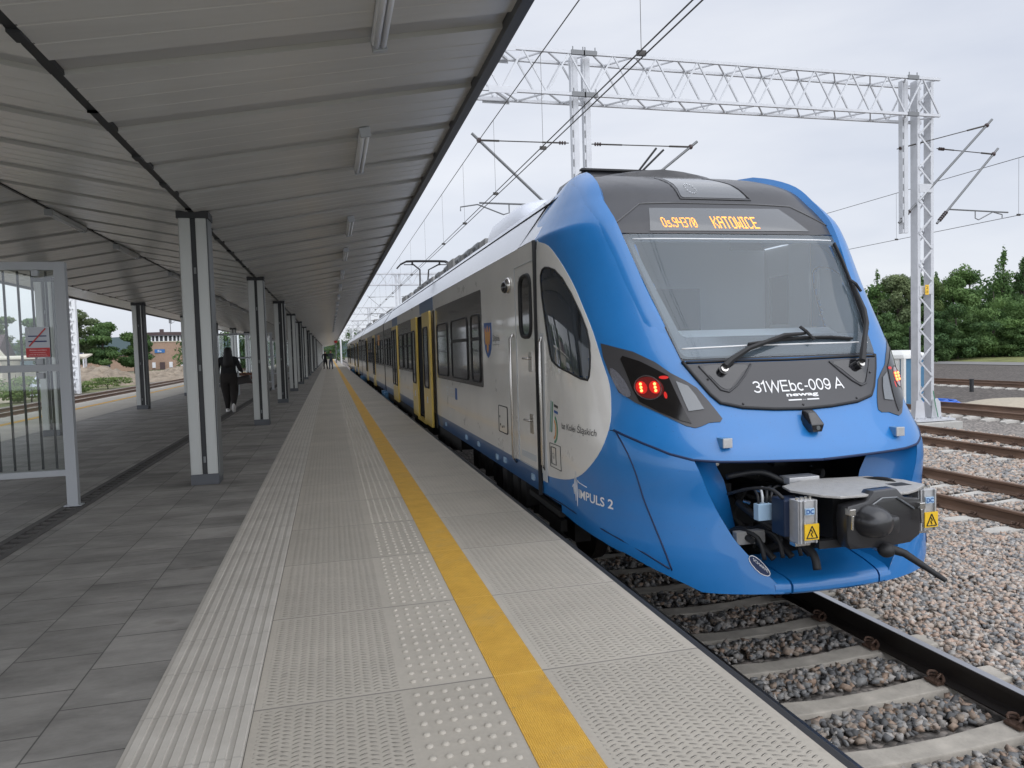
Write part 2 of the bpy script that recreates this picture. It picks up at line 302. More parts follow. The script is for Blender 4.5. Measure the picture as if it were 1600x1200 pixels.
def sheet_material():
    m = mat('canopy_sheet', (.58, .58, .57), .27, spec=.5, metal=.0); g = NT(m); b = m.node_tree.nodes['Principled BSDF']
    t = g.n('ShaderNodeTexCoord'); mpp = g.n('ShaderNodeMapping'); mpp.inputs['Scale'].default_value = (.5, 3, 1); g.lk(t.outputs['Object'], mpp.inputs[0])
    n = g.noise(mpp.outputs[0], 1.2, 5, .6); g.lk(g.ramp(n, .3, .7, (.54, .54, .53), (.63, .63, .615)), b.inputs['Base Color'])
    bp = g.n('ShaderNodeBump'); bp.inputs['Strength'].default_value = .15; bp.inputs['Distance'].default_value = .01; g.lk(n, bp.inputs['Height']); g.lk(bp.outputs[0], b.inputs['Normal'])
sheet_material()
mat('canopy_groove', (.43, .43, .425), .30)

# ------------------------------------------------------------------ helpers
class MB:
    def __init__(s): s.v = []; s.f = []; s.m = []; s.k = 0
    def mi(s, k): s.k = k; return s
    def face(s, idx): s.f.append(tuple(idx)); s.m.append(s.k)
    def add(s, vs, fs):
        o = len(s.v); s.v += [tuple(v) for v in vs]
        for f in fs: s.face([i+o for i in f])
        return s
    def box(s, x0, x1, y0, y1, z0, z1):
        vs = [(x0, y0, z0), (x1, y0, z0), (x1, y1, z0), (x0, y1, z0), (x0, y0, z1), (x1, y0, z1), (x1, y1, z1), (x0, y1, z1)]
        return s.add(vs, [(0, 3, 2, 1), (4, 5, 6, 7), (0, 1, 5, 4), (1, 2, 6, 5), (2, 3, 7, 6), (3, 0, 4, 7)])
    def bar(s, p, q, w, h=None, up=(0, 0, 1)):
        """rectangular bar from p to q, w wide, h high"""
        h = h or w; p = Vector(p); q = Vector(q); d = (q-p).normalized(); u = Vector(up)
        if abs(d.dot(u)) > .95: u = Vector((0, 1, 0))
        a = d.cross(u).normalized()*w/2; b = a.cross(d).normalized()*h/2
        vs = [e+i*a+j*b for e in (p, q) for i, j in ((-1, -1), (1, -1), (1, 1), (-1, 1))]
        return s.add(vs, [(0, 1, 2, 3), (7, 6, 5, 4), (0, 4, 5, 1), (1, 5, 6, 2), (2, 6, 7, 3), (3, 7, 4, 0)])
    def tube(s, pts, r, n=8, cap=True, closed=False):
        pts = [Vector(p) for p in pts]; rs = r if isinstance(r, (list, tuple)) else [r]*len(pts); o = len(s.v); prev = None
        for i, p in enumerate(pts):
            if closed: d = pts[(i+1) % len(pts)]-pts[i-1]
            else: d = pts[min(i+1, len(pts)-1)]-pts[max(i-1, 0)]
            d = d.normalized() if d.length > 1e-9 else Vector((0, 0, 1))
            a = prev - d*prev.dot(d) if prev is not None else d.orthogonal()
            a.normalize(); b = d.cross(a); prev = a
            for k in range(n):
                t = 2*math.pi*k/n; s.v.append(tuple(p+(a*math.cos(t)+b*math.sin(t))*rs[i]))
        m = len(pts)
        for i in range(m if closed else m-1):
            j = (i+1) % m
            for k in range(n): s.face((o+i*n+k, o+i*n+(k+1) % n, o+j*n+(k+1) % n, o+j*n+k))
        if cap and not closed: s.face([o+k for k in range(n)][::-1]); s.face([o+(m-1)*n+k for k in range(n)])
        return s
    def prism(s, poly, axis, a, b):
        """poly: 2-D points; axis 'x','y','z' extrude from a to b"""
        def P(p, t): return {'x': (t, p[0], p[1]), 'y': (p[0], t, p[1]), 'z': (p[0], p[1], t)}[axis]
        n = len(poly); vs = [P(p, a) for p in poly]+[P(p, b) for p in poly]
        return s.add(vs, [tuple(range(n)), tuple(range(2*n-1, n-1, -1))]+[(i, i+n, (i+1) % n+n, (i+1) % n) for i in range(n)])
    def ball(s, c, rx, ry=None, rz=None, n=10, m=7, z0=-1, z1=1):
        ry = ry or rx; rz = rz or rx; o = len(s.v); a0 = math.asin(z0); a1 = math.asin(z1)
        for i in range(m+1):
            t = a0+(a1-a0)*i/m
            for k in range(n):
                p = 2*math.pi*k/n; s.v.append((c[0]+rx*math.cos(t)*math.cos(p), c[1]+ry*math.cos(t)*math.sin(p), c[2]+rz*math.sin(t)))
        for i in range(m):
            for k in range(n): s.face((o+i*n+k, o+i*n+(k+1) % n, o+(i+1)*n+(k+1) % n, o+(i+1)*n+k))
        s.face([o+k for k in range(n)][::-1]); s.face([o+m*n+k for k in range(n)]); return s
    def build(s, name, mats, parent=None, smooth=False, bevel=0, loc=None, fix=True, auto=None):
        me = bpy.data.meshes.new(name); me.from_pydata(s.v, [], s.f)
        mats = mats if isinstance(mats, (list, tuple)) else [mats]
        for q in mats: me.materials.append(MATS[q])
        me.polygons.foreach_set('material_index', s.m)
        if fix:
            bm = bmesh.new(); bm.from_mesh(me); bmesh.ops.recalc_face_normals(bm, faces=bm.faces)
            if bevel: bmesh.ops.bevel(bm, geom=[e for e in bm.edges if len(e.link_faces) == 2 and e.calc_face_angle(0) > .5], offset=bevel, segments=2, profile=.6, affect='EDGES', clamp_overlap=True)
            bm.to_mesh(me); bm.free()
        if smooth or auto:
            me.polygons.foreach_set('use_smooth', [True]*len(me.polygons))
            if auto: me.set_sharp_from_angle(angle=R(auto))
        o = bpy.data.objects.new(name, me); C.objects.link(o)
        if parent is not None: o.parent = parent
        if loc: o.location = loc
        return o
def tag(o, label, cat, group=None):
    o['label'] = label; o['category'] = cat
    if group: o['group'] = group
    return o
def thing(name, label, cat, loc=(0, 0, 0), group=None):
    o = bpy.data.objects.new(name, None); o.empty_display_size = .2; C.objects.link(o); o.location = loc; return tag(o, label, cat, group)
def struct(o): o['kind'] = 'structure'; return o
def stuff(o): o['kind'] = 'stuff'; return o
def copy_tree(o, parent=None):
    c = o.copy(); C.objects.link(c)
    if parent is not None: c.parent = parent
    for ch in list(o.children): copy_tree(ch, c)
    return c
ORD = ['nearest', 'second', 'third', 'fourth', 'fifth', 'sixth', 'seventh', 'eighth', 'ninth', 'tenth', 'eleventh', 'twelfth', 'thirteenth', 'fourteenth', 'fifteenth', 'sixteenth', 'seventeenth', 'eighteenth', 'nineteenth', 'twentieth']
_tc = {}
def text_mesh(body, w=None, h=None, bold=0, xs=1):
    """returns (verts2d, faces) of a text scaled to width w and height h, origin bottom left"""
    cu = bpy.data.curves.new('t', 'FONT'); cu.body = body; cu.size = 1; cu.resolution_u = 3; cu.offset = bold
    o = bpy.data.objects.new('t', cu); C.objects.link(o); bpy.context.view_layer.update()
    me = bpy.data.meshes.new_from_object(o.evaluated_get(bpy.context.evaluated_depsgraph_get()))
    vs = [(v.co.x, v.co.y) for v in me.vertices]; fs = [tuple(p.vertices) for p in me.polygons]
    bpy.data.objects.remove(o); bpy.data.curves.remove(cu); bpy.data.meshes.remove(me)
    x0 = min(v[0] for v in vs); x1 = max(v[0] for v in vs); y0 = min(v[1] for v in vs); y1 = max(v[1] for v in vs)
    sx = (w/(x1-x0)) if w else None; sy = (h/(y1-y0)) if h else sx; sx = sx or sy
    return [((x-x0)*sx, (y-y0)*sy) for x, y in vs], fs

# ------------------------------------------------------------------ ground, platform, tracks
g = MB(); g.add([(-900, -60, -1.06), (900, -60, -1.06), (900, 1400, -1.06), (-900, 1400, -1.06)], [(0, 1, 2, 3)])
struct(g.build('ground', 'ground', fix=False))
g = MB(); g.add([(1.6, -3, -1.0), (22.4, -3, -1.0), (22.4, 420, -1.0), (1.6, 420, -1.0)], [(0, 1, 2, 3)])
struct(g.build('track_bed', 'ballast_ground', fix=False))
g = MB(); g.add([(-18, -3, -1.0), (-8.4, -3, -1.0), (-8.4, 420, -1.0), (-18, 420, -1.0)], [(0, 1, 2, 3)])
struct(g.build('track_bed', 'ballast_ground', fix=False))
gravel_material('dark_gravel', (.07, .058, .05), (.11, .092, .08), (.16, .14, .12), 9, bump=.6)
g = MB(); g.add([(22.4, -3, -.996), (56.3, -3, -.996), (56.3, 110, -.996), (22.4, 110, -.996)], [(0, 1, 2, 3)])
struct(g.build('gravel_yard', 'dark_gravel', fix=False))
mat('road_grey', (.19, .185, .18), .85, noise=.12, nscale=1)
g = MB(); g.add([(49, -3, -.96), (54, -3, -.96), (58, 120, -.96), (53, 120, -.96)], [(0, 1, 2, 3)])
struct(g.build('road', 'road_grey', fix=False))
mat('verge_grass', (.16, .17, .055), .95, noise=.45, nscale=.8, bump=.8, bscale=8)
g = MB(); g.prism([(56.2, -.98), (57.5, -.86), (60, -.8), (90, -.7), (90, -1.1), (56.2, -1.1)], 'y', -3, 130)
struct(g.build('grass_verge', 'verge_grass'))
XE, XW = 1.64, -8.44       # platform edges
g = MB()
g.box(XW, XE-.06, -3, 205, -1.05, -.16); struct(g.build('platform_wall', 'concrete_dark'))
g = MB().mi(0); g.box(.868, XE, -3, 205, -.16, 0); g.box(-.36, .645, -3, 205, -.158, 0)
struct(g.build('platform_edge_slabs', 'slab'))
g = MB(); g.box(-7.68-.0, -6.44, -3, 205, -.157, 0); g.box(XW, -7.70, -3, 205, -.155, 0); struct(g.build('platform_edge_slabs', 'slab_plain'))
g = MB(); g.box(.645, .868, -3, 205, -.15, .003); g.box(-7.70, -7.68, -3, 205, -.15, .0); struct(g.build('yellow_line', 'yellow_line'))
g = MB(); g.add([(-7.69, -3, .004), (-7.45, -3, .004), (-7.45, 205, .004), (-7.69, 205, .004)], [(0, 1, 2, 3)]); struct(g.build('yellow_line', 'yellow_line', fix=False))
g = MB(); g.box(-2.42, -.80, -3, 205, -.16, -.002); g.box(-6.44, -2.66, -3, 205, -.16, -.002); struct(g.build('pavement', 'paver'))
g = MB(); g.box(XE, XE+.055, -3, 205, -.09, -.012); struct(g.build('platform_edge_strip', 'dark_rubber', bevel=.01))
# drain channel
g = MB(); g.box(-2.66, -2.42, -3, 205, -.16, -.05)
g.box(-2.66, -2.60, -3, 205, -.06, .002); g.box(-2.48, -2.42, -3, 205, -.06, .002)
for k in range(430): g.box(-2.60, -2.48, -1+k*.16, -1+k*.16+.05, -.05, -.002)
struct(g.build('drain_channel', 'concrete_dark'))
# grooved guide strip: raised ribs with real depth
prof = []; x = -.80; nr = 8; pw = .435/nr
for i in range(nr):
    prof += [(x, 0.0), (x+pw*.30, 0.0), (x+pw*.36, .0055), (x+pw*.88, .0055), (x+pw*.94, 0.0)]; x += pw
prof.append((-.362, 0.0)); g = MB()
vv = []
for y in (-3, 205): vv += [(p[0], y, p[1]+.001) for p in prof]
n = len(prof); g.add(vv, [(i, i+1, i+1+n, i+n) for i in range(n-1)])
mat('guide_strip', (.49, .465, .425), .75)
def guide_mat():
    m = M['guide_strip']; q = NT(m); b = m.node_tree.nodes['Principled BSDF']; t = q.n('ShaderNodeTexCoord'); o = t.outputs['Object']; s = q.n('ShaderNodeSeparateXYZ'); q.lk(o, s.inputs[0])
    f = q.noise(o, 3, 6, .7); c = q.ramp(f, .3, .7, (.43, .40, .35), (.54, .51, .455))
    fx = q.m('FRACT', q.m('DIVIDE', q.m('ADD', s.outputs[0], .80), pw)); valley = q.m('LESS_THAN', fx, .36); c = q.mix(q.m('MULTIPLY', valley, .28), c, (.23, .215, .19))
    fy = q.m('FRACT', q.m('DIVIDE', q.m('ADD', s.outputs[1], -3.125), .405)); jt = q.m('GREATER_THAN', q.m('ABSOLUTE', q.m('ADD', fy, -.5)), .487); c = q.mix(q.m('MULTIPLY', jt, .3), c, (.25, .235, .21))
    st = q.ramp(q.noise(o, 7, 2, .5), .70, .75); c = q.mix(q.m('MULTIPLY', st, .35), c, (.22, .20, .15)); q.lk(c, b.inputs['Base Color'])
guide_mat()
struct(g.build('guide_strip', 'guide_strip', fix=False))
g = MB(); g.add([(-6.44, -3, .001), (-6.0, -3, .001), (-6.0, 205, .001), (-6.44, 205, .001)], [(0, 1, 2, 3)]); struct(g.build('guide_strip', 'guide_strip', fix=False))
# blister domes
g = MB(); V = []; F = []
def dome(cx, cy, r, h, n):
    o = len(V)
    for (q, z) in ((1, 0), (.86, h*.62), (.5, h*.95)):
        for k in range(n): t = 2*math.pi*k/n; V.append((cx+r*q*math.cos(t), cy+r*q*math.sin(t), z))
    V.append((cx, cy, h)); 
    for l in range(2):
        for k in range(n): F.append((o+l*n+k, o+l*n+(k+1) % n, o+(l+1)*n+(k+1) % n, o+(l+1)*n+k))
    for k in range(n): F.append((o+2*n+k, o+2*n+(k+1) % n, o+3*n))
for sidx in range(-1, 78):
    y0 = .99+sidx*1.04
    nn = 10 if sidx < 12 else 6
    for k in range(12):
        for c_ in range(6): dome(.297+c_*.0592, y0+.065+k*.0828, .0150, .0085, nn)
me = bpy.data.meshes.new('tactile_studs'); me.from_pydata(V, [], F); me.materials.append(M['stud']); me.polygons.foreach_set('use_smooth', [True]*len(F))
o = bpy.data.objects.new('tactile_studs', me); C.objects.link(o); struct(o)

# tracks
RH = -.76   # top of rail
def rail_mesh(x, y0, y1, mats=('rail_rust', 'rail_top')):
    g = MB(); z = RH
    half = [(-.075, -.172), (-.075, -.160), (-.02, -.145), (-.009, -.125), (-.009, -.045), (-.036, -.032), (-.036, -.006), (-.030, 0)]
    poly = [(x+a, z+b) for a, b in half]+[(x-a, z+b) for a, b in half[::-1]]
    n = len(poly); vs = [(p[0], y0, p[1]) for p in poly]+[(p[0], y1, p[1]) for p in poly]; g.add(vs, [])
    for i in range(n):
        g.k = 1 if i in (7,) else 0
        g.face((i, (i+1) % n, (i+1) % n+n, i+n))
    g.k = 0; g.face(range(n)); g.face(range(2*n-1, n-1, -1)); return g
def sleeper_obj(mat_, clips=True):
    g = MB(); z1 = -.935; z0 = -1.12
    xs = [-1.30, -1.22, -.95, -.55, -.2, .2, .55, .95, 1.22, 1.30]; w = [.085, .10, .10, .085, .075, .075, .085, .10, .10, .085]; dz = [-.03, 0, 0, -.012, -.03, -.03, -.012, 0, 0, -.03]
    o = []
    for x, a, d in zip(xs, w, dz): o += [(x, -a-.05, z0), (x, -a, z1+d), (x, a, z1+d), (x, a+.05, z0)]
    fs = []
    for i in range(len(xs)-1):
        for k in range(4): fs.append((i*4+k, i*4+(k+1) % 4, (i+1)*4+(k+1) % 4, (i+1)*4+k))
    fs += [(0, 1, 2, 3), (39, 38, 37, 36)]; g.add(o, fs)
    s = g.build('sleeper', mat_, bevel=.008)
    if clips:
        for sg in (-1, 1):
            for side in (-1, 1):
                xr = sg*.755+side*.10; c = MB()
                c.box(xr-.035, xr+.035, -.055, .055, z1, z1+.018)
                for q in (-1, 1):
                    pts = [(xr+side*.035*math.cos(t)-side*.01, q*(.032+.0), z1+.035+.03*math.sin(t)) for t in [i*math.pi/6 for i in range(12)]]
                    c.tube([(p[0], p[1]+q*.012*math.sin(i), p[2]) for i, p in enumerate(pts)], .0085, 6)
                c.tube([(xr, -.07, z1+.03), (xr-side*.04, -.03, z1+.035), (xr-side*.04, .03, z1+.035), (xr, .07, z1+.03)], .009, 6)
                c.build('rail_clip', 'clip_rust', s)
    return s
def track(label, xc, y0, y1, ys, sm, clips, rm):
    t = thing('railway_track', label, 'railway track', (xc, y0, -1.0)); t_inv = Matrix.Translation((-xc, -y0, 1.0))
    for sx in (-.753, .753):
        r = rail_mesh(xc+sx, y0, y1, rm).build('rail', rm); r.parent = t; r.matrix_parent_inverse = t_inv
    proto = None
    for k, y in enumerate(ys):
        if proto is None: s = proto = sleeper_obj(sm, clips)
        else: s = copy_tree(proto)
        s.parent = t; s.location = (0, y-y0, 1.0)
    return t
XC = 3.30
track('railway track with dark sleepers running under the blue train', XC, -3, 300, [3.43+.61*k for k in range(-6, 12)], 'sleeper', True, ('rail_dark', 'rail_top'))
track('first empty railway track to the right of the blue train', 8.95, -3, 300, [4.6+.61*k for k in range(30)], 'sleeper_far', True, ('rail_rust', 'rail_rust'))
track('second empty railway track right of the train, just before the lattice mast', 13.42, -3, 300, [8.0+.61*k for k in range(30)], 'sleeper_far', True, ('rail_rust', 'rail_rust'))
track('railway track passing just behind the foot of the lattice mast', 19.1, -3, 300, [11.0+.61*k for k in range(26)], 'sleeper_far', False, ('rail_rust', 'rail_rust'))
track('farthest right railway track at the edge of the dark gravel yard', 29.9, -3, 300, [18+.61*k for k in range(26)], 'sleeper_far', False, ('rail_rust', 'rail_rust'))
track('railway track close along the left platform edge', -10.1, -3, 300, [10+.61*k for k in range(30)], 'sleeper_far', False, ('rail_rust', 'rail_rust'))
track('brown railway track beyond the left platform, in front of the dirt mounds', -15.0, -3, 300, [26+.61*k for k in range(90)], 'sleeper_far', False, ('rail_rust', 'rail_rust'))

# ballast stones
ico = []
ph = (1+5**.5)/2
for a, b in ((-1, ph), (1, ph), (-1, -ph), (1, -ph)): ico.append((a, b, 0))
for a, b in ((-1, ph), (1, ph), (-1, -ph), (1, -ph)): ico.append((0, a, b))
for a, b in ((-1, ph), (1, ph), (-1, -ph), (1, -ph)): ico.append((b, 0, a))
ico = np.array([(-1, ph, 0), (1, ph, 0), (-1, -ph, 0), (1, -ph, 0), (0, -1, ph), (0, 1, ph), (0, -1, -ph), (0, 1, -ph), (ph, 0, -1), (ph, 0, 1), (-ph, 0, -1), (-ph, 0, 1)])/1.902
icf = np.array([(0, 11, 5), (0, 5, 1), (0, 1, 7), (0, 7, 10), (0, 10, 11), (1, 5, 9), (5, 11, 4), (11, 10, 2), (10, 7, 6), (7, 1, 8), (3, 9, 4), (3, 4, 2), (3, 2, 6), (3, 6, 8), (3, 8, 9), (4, 9, 5), (2, 4, 11), (6, 2, 10), (8, 6, 7), (9, 8, 1)])
cub8 = np.array([(x, y, z) for z in (-1, 1) for y in (-1, 1) for x in (-1, 1)], float)
cuf = np.array([(0, 2, 3), (0, 3, 1), (4, 5, 7), (4, 7, 6), (0, 1, 5), (0, 5, 4), (2, 6, 7), (2, 7, 3), (0, 4, 6), (0, 6, 2), (1, 3, 7), (1, 7, 5)])
def stones(name, P, size, matn, seed):
    r = np.random.default_rng(seed); n = len(P)
    # a few angular prototypes: octahedron-like chunks from the icosahedron with strong jitter
    jit = r.normal(0, .17, (n, 8, 3)); v = cub8[None]*.68+jit
    # flatten against random planes for sharp faces
    for _ in range(3):
        d = r.normal(size=(n, 3)); d /= np.linalg.norm(d, axis=1)[:, None]; h = r.uniform(.6, .95, n)
        dot = np.einsum('nij,nj->ni', v, d); ex = np.clip(dot-h[:, None], 0, None); v = v-ex[:, :, None]*d[:, None, :]
    sc = np.stack([r.uniform(.75, 1.35, n), r.uniform(.6, 1.0, n), r.uniform(.45, .8, n)], 1)*(size*r.uniform(.55, 1.15, n))[:, None]
    v = v*sc[:, None, :]
    a = r.uniform(0, 6.28, n); t = r.normal(0, .35, n); t2 = r.normal(0, .35, n)
    ca, sa = np.cos(a), np.sin(a); ct, st = np.cos(t), np.sin(t)
    x = v[:, :, 0]; y = v[:, :, 1]*ct[:, None]-v[:, :, 2]*st[:, None]; z = v[:, :, 1]*st[:, None]+v[:, :, 2]*ct[:, None]
    c2, s2 = np.cos(t2), np.sin(t2); x, z = x*c2[:, None]-z*s2[:, None], x*s2[:, None]+z*c2[:, None]
    X = x*ca[:, None]-y*sa[:, None]; Y = x*sa[:, None]+y*ca[:, None]
    v = np.stack([X, Y, z], 2)+P[:, None, :]
    me = bpy.data.meshes.new(name); me.vertices.add(n*8); me.vertices.foreach_set('co', v.reshape(-1).astype(np.float32))
    f = (cuf[None]+(np.arange(n)*8)[:, None, None]).reshape(-1); nf = n*12
    me.loops.add(nf*3); me.loops.foreach_set('vertex_index', f.astype(np.int32)); me.polygons.add(nf); me.polygons.foreach_set('loop_start', np.arange(0, nf*3, 3, dtype=np.int32)); me.polygons.foreach_set('loop_total', np.full(nf, 3, dtype=np.int32))
    at = me.attributes.new('tone', 'FLOAT', 'POINT'); at.data.foreach_set('value', np.repeat(r.uniform(0, 1, n), 8).astype(np.float32))
    me.update(calc_edges=True); me.materials.append(M[matn]); o = bpy.data.objects.new(name, me); C.objects.link(o); return stuff(o)
def scatter(x0, x1, y0, y1, dens, seed, cond=None):
    r = np.random.default_rng(seed); n = int((x1-x0)*(y1-y0)*dens); P = np.stack([r.uniform(x0, x1, n), r.uniform(y0, y1, n), np.zeros(n)], 1)
    keep = P[:, 1] > P[:, 0]/1.6-1.6
    P = P[keep]
    if cond is not None: P = P[cond(P)]
    return P
def bed(P):   # keep clear of sleepers and rails of track 1
    dy = np.abs(((P[:, 1]-3.43+.305) % .61)-.305); dx = np.abs(P[:, 0]-XC)
    return ((dy > .155) | (dx > 1.33)) & (np.abs(dx-.753) > .10)
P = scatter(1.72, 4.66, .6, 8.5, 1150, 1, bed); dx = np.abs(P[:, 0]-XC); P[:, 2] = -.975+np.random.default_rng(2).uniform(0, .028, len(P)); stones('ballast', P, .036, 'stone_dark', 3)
P = scatter(4.5, 7.6, 1.2, 12, 1350, 4, lambda P: np.abs(P[:, 0]-XC) > .86); P[:, 2] = -.965+.05*np.clip(1-np.abs(P[:, 0]-5.9)/1.3, 0, 1)+np.random.default_rng(5).uniform(0, .035, len(P)); stones('ballast', P, .034, 'stone', 6)
def bed2(xc, y0):
    def f(P):
        dy = np.abs(((P[:, 1]-y0+.305) % .61)-.305); dx = np.abs(P[:, 0]-xc); return ((dy > .14) | (dx > 1.31)) & (np.abs(dx-.753) > .09)
    return f
P = scatter(7.6, 10.6, 4.0, 15, 950, 7, bed2(8.95, 4.6)); P[:, 2] = -.97+np.random.default_rng(8).uniform(0, .03, len(P)); stones('ballast', P, .038, 'stone', 9)
P = scatter(10.6, 15.4, 8, 20, 380, 10, bed2(13.42, 8.0)); P[:, 2] = -.97+np.random.default_rng(11).uniform(0, .035, len(P)); stones('ballast', P, .052, 'stone', 12)

# ------------------------------------------------------------------ the train
WZZ = [-.4, -.3, -.2, .0, .5, 1.3, 2.3, 2.45, 3.02, 3.09, 3.14, 3.17, 3.19]; WZW = [1.30, 1.34, 1.37, 1.40, 1.42, 1.42, 1.42, 1.41, .97, .82, .6, .35, .03]
KZ = [-.25, .3, .65, .95, 1.33, 1.9, 2.4, 2.65, 2.85, 3.02, 3.1]; KY = [4.176, 4.306, 4.338, 4.539, 4.729, 5.131, 5.478, 5.71, 5.924, 6.362, 6.712]
KD = [-.25, .65, 1.5, 2.4, 3.0]; DD = [1.181, 1.917, 1.392, 2.156, .73]; NN = [2.325, 3.477, 3.478, 5.829, 5.427]
def lin(z, k, v):
    if z <= k[0]: return v[0]
    for i in range(len(k)-1):
        if z <= k[i+1]: return v[i]+(v[i+1]-v[i])*(z-k[i])/(k[i+1]-k[i])
    return v[-1]
def cub(z, k, v):
    n = len(k); z = min(max(z, k[0]), k[-1]); i = 0
    while i < n-2 and z > k[i+1]: i += 1
    d = [(v[j+1]-v[j])/(k[j+1]-k[j]) for j in range(n-1)]
    def m(j):
        if j == 0: return d[0]
        if j == n-1: return d[-1]
        return (d[j-1]*(k[j]-k[j-1])+d[j]*(k[j+1]-k[j]))/(k[j+1]-k[j-1])
    h = k[i+1]-k[i]; t = (z-k[i])/h
    return (2*t**3-3*t*t+1)*v[i]+(t**3-2*t*t+t)*h*m(i)+(3*t*t-2*t**3)*v[i+1]+(t**3-t*t)*h*m(i+1)
def WW(z): return lin(z, WZZ, WZW)
def yfront(u, z):
    W = WW(z); r = min(abs(u)/W, 1); n = cub(z, KD, NN); return cub(z, KZ, KY)+cub(z, KD, DD)*(1-(1-r**n)**(1/n))
def uside(y, z):
    n = cub(z, KD, NN); t = (y-cub(z, KZ, KY))/cub(z, KD, DD); t = min(max(t, 0), 1); return WW(z)*(1-(1-t)**n)**(1/n)
def Fp(u, z, off=0):      # point on the nose seen from the front
    p = Vector((XC+u, yfront(u, z), z))
    if off:
        e = .01; a = Vector((2*e, yfront(u+e, z)-yfront(u-e, z), 0)); b = Vector((0, yfront(u, z+e)-yfront(u, z-e), 2*e)); nrm = a.cross(b).normalized(); 
        p += nrm*off*(1 if nrm.y < 0 else -1)
    return p
def Sp(y, z, off=0, side=-1):      # point on the nose / body side
    if y >= (6.47 if z < 2.44 else 7.14): return Vector((XC+side*(WW(z)+off), y, z))
    u = uside(y, z); p = Vector((XC+side*u, y, z))
    if off:
        e = .01; nrm = Vector((1, (uside(y-e, z)-uside(y+e, z))/(2*e)*1.0, 0)); nrm = Vector((1, -(uside(y+e, z)-uside(y-e, z))/(2*e), 0)).normalized()
        p += Vector((side*nrm.x, nrm.y, 0))*off
    return p
def patch(polys, fn, name, matn, parent, step=.05, thick=.006, off=.003, smooth=True, mats=None):
    """flat polygon (first loop) with holes (other loops), cut into a grid and laid on the surface fn(a,b,off), with a real edge"""
    bm = bmesh.new(); edges = []
    for poly in polys:
        vs = [bm.verts.new((p[0], p[1], 0)) for p in poly]
        edges += [bm.edges.new((vs[i], vs[(i+1) % len(vs)])) for i in range(len(vs))]
    if len(polys) == 1: bm.faces.new(bm.verts[:])
    else: bmesh.ops.triangle_fill(bm, use_beauty=True, use_dissolve=False, edges=edges)
    P = polys[0]
    for ax in (0, 1):
        lo = min(p[ax] for p in P); hi = max(p[ax] for p in P); t = lo+step*.53
        while t < hi:
            co = [0, 0, 0]; no = [0, 0, 0]; co[ax] = t; no[ax] = 1
            bmesh.ops.bisect_plane(bm, geom=bm.verts[:]+bm.edges[:]+bm.faces[:], plane_co=co, plane_no=no, dist=1e-6); t += step
    flat = {v: (v.co.x, v.co.y) for v in bm.verts}
    rim = [e for e in bm.edges if len(e.link_faces) == 1]
    for v, (a, b) in list(flat.items()): v.co = fn(a, b, off)
    if thick:
        r = bmesh.ops.extrude_edge_only(bm, edges=rim); nv = [x for x in r['geom'] if isinstance(x, bmesh.types.BMVert)]
        orig = {}
        for v in nv:
            best = min(flat, key=lambda q: (q.co-v.co).length_squared); a, b = flat[best]; v.co = fn(a, b, off-thick)
        for f in r['geom']:
            if isinstance(f, bmesh.types.BMFace): f.smooth = False
    bmesh.ops.recalc_face_normals(bm, faces=bm.faces)
    me = bpy.data.meshes.new(name); bm.to_mesh(me); bm.free()
    if smooth: me.polygons.foreach_set('use_smooth', [True]*len(me.polygons)); me.set_sharp_from_angle(angle=R(35))
    # make the outer sheet face outwards
    s = sum(p.normal.y*p.area for p in me.polygons) if fn is Fp else None
    me.materials.append(M[matn]); o = bpy.data.objects.new(name, me); C.objects.link(o); o.parent = parent; return o
def mir(poly): return [(-p[0], p[1]) for p in poly[::-1]]
def rounded(poly, r=.03, n=4):
    """round the corners of a polygon"""
    out = []; N = len(poly)
    for i in range(N):
        p0, p1, p2 = Vector(poly[i-1]), Vector(poly[i]), Vector(poly[(i+1) % N]); a = (p0-p1); b = (p2-p1); rr = min(r, a.length*.45, b.length*.45)
        A = p1+a.normalized()*rr; B = p1+b.normalized()*rr
        for k in range(n+1): t = k/n; q = A*(1-t)**2+p1*2*t*(1-t)+B*t*t; out.append((q.x, q.y))
    return out
def smooth_loop(poly, n=3, closed=True):
    """Catmull-Rom through the points"""
    N = len(poly); out = []
    for i in range(N if closed else N-1):
        p = [Vector(poly[(i+k) % N] if closed else poly[min(max(i+k, 0), N-1)]) for k in (-1, 0, 1, 2)]
        for k in range(n):
            t = k/n; q = .5*((2*p[1])+(-p[0]+p[2])*t+(2*p[0]-5*p[1]+4*p[2]-p[3])*t*t+(-p[0]+3*p[1]-3*p[2]+p[3])*t**3); out.append(tuple(q))
    if not closed: out.append(tuple(poly[-1]))
    return out
def inside(p, poly):
    c = False; n = len(poly); j = n-1
    for i in range(n):
        if (poly[i][1] > p[1]) != (poly[j][1] > p[1]) and p[0] < (poly[j][0]-poly[i][0])*(p[1]-poly[i][1])/(poly[j][1]-poly[i][1])+poly[i][0]: c = not c
        j = i
    return c
def shrink(poly, k):
    cx = sum(p[0] for p in poly)/len(poly); cy = sum(p[1] for p in poly)/len(poly); return [(cx+(p[0]-cx)*k, cy+(p[1]-cy)*k) for p in poly]

train = thing('electric_train', 'blue nosed light grey electric passenger train with an open coupler bay, standing at the platform', 'train', (XC, 4.2, -.76))
TI = Matrix.Translation((-XC, -4.2, .76))
def T(o, p=None):
    o.parent = p or train
    if p is None: o.matrix_parent_inverse = TI
    return o
def tp(o):  # re-parent an object built by patch() directly under the train
    o.matrix_parent_inverse = TI; return o

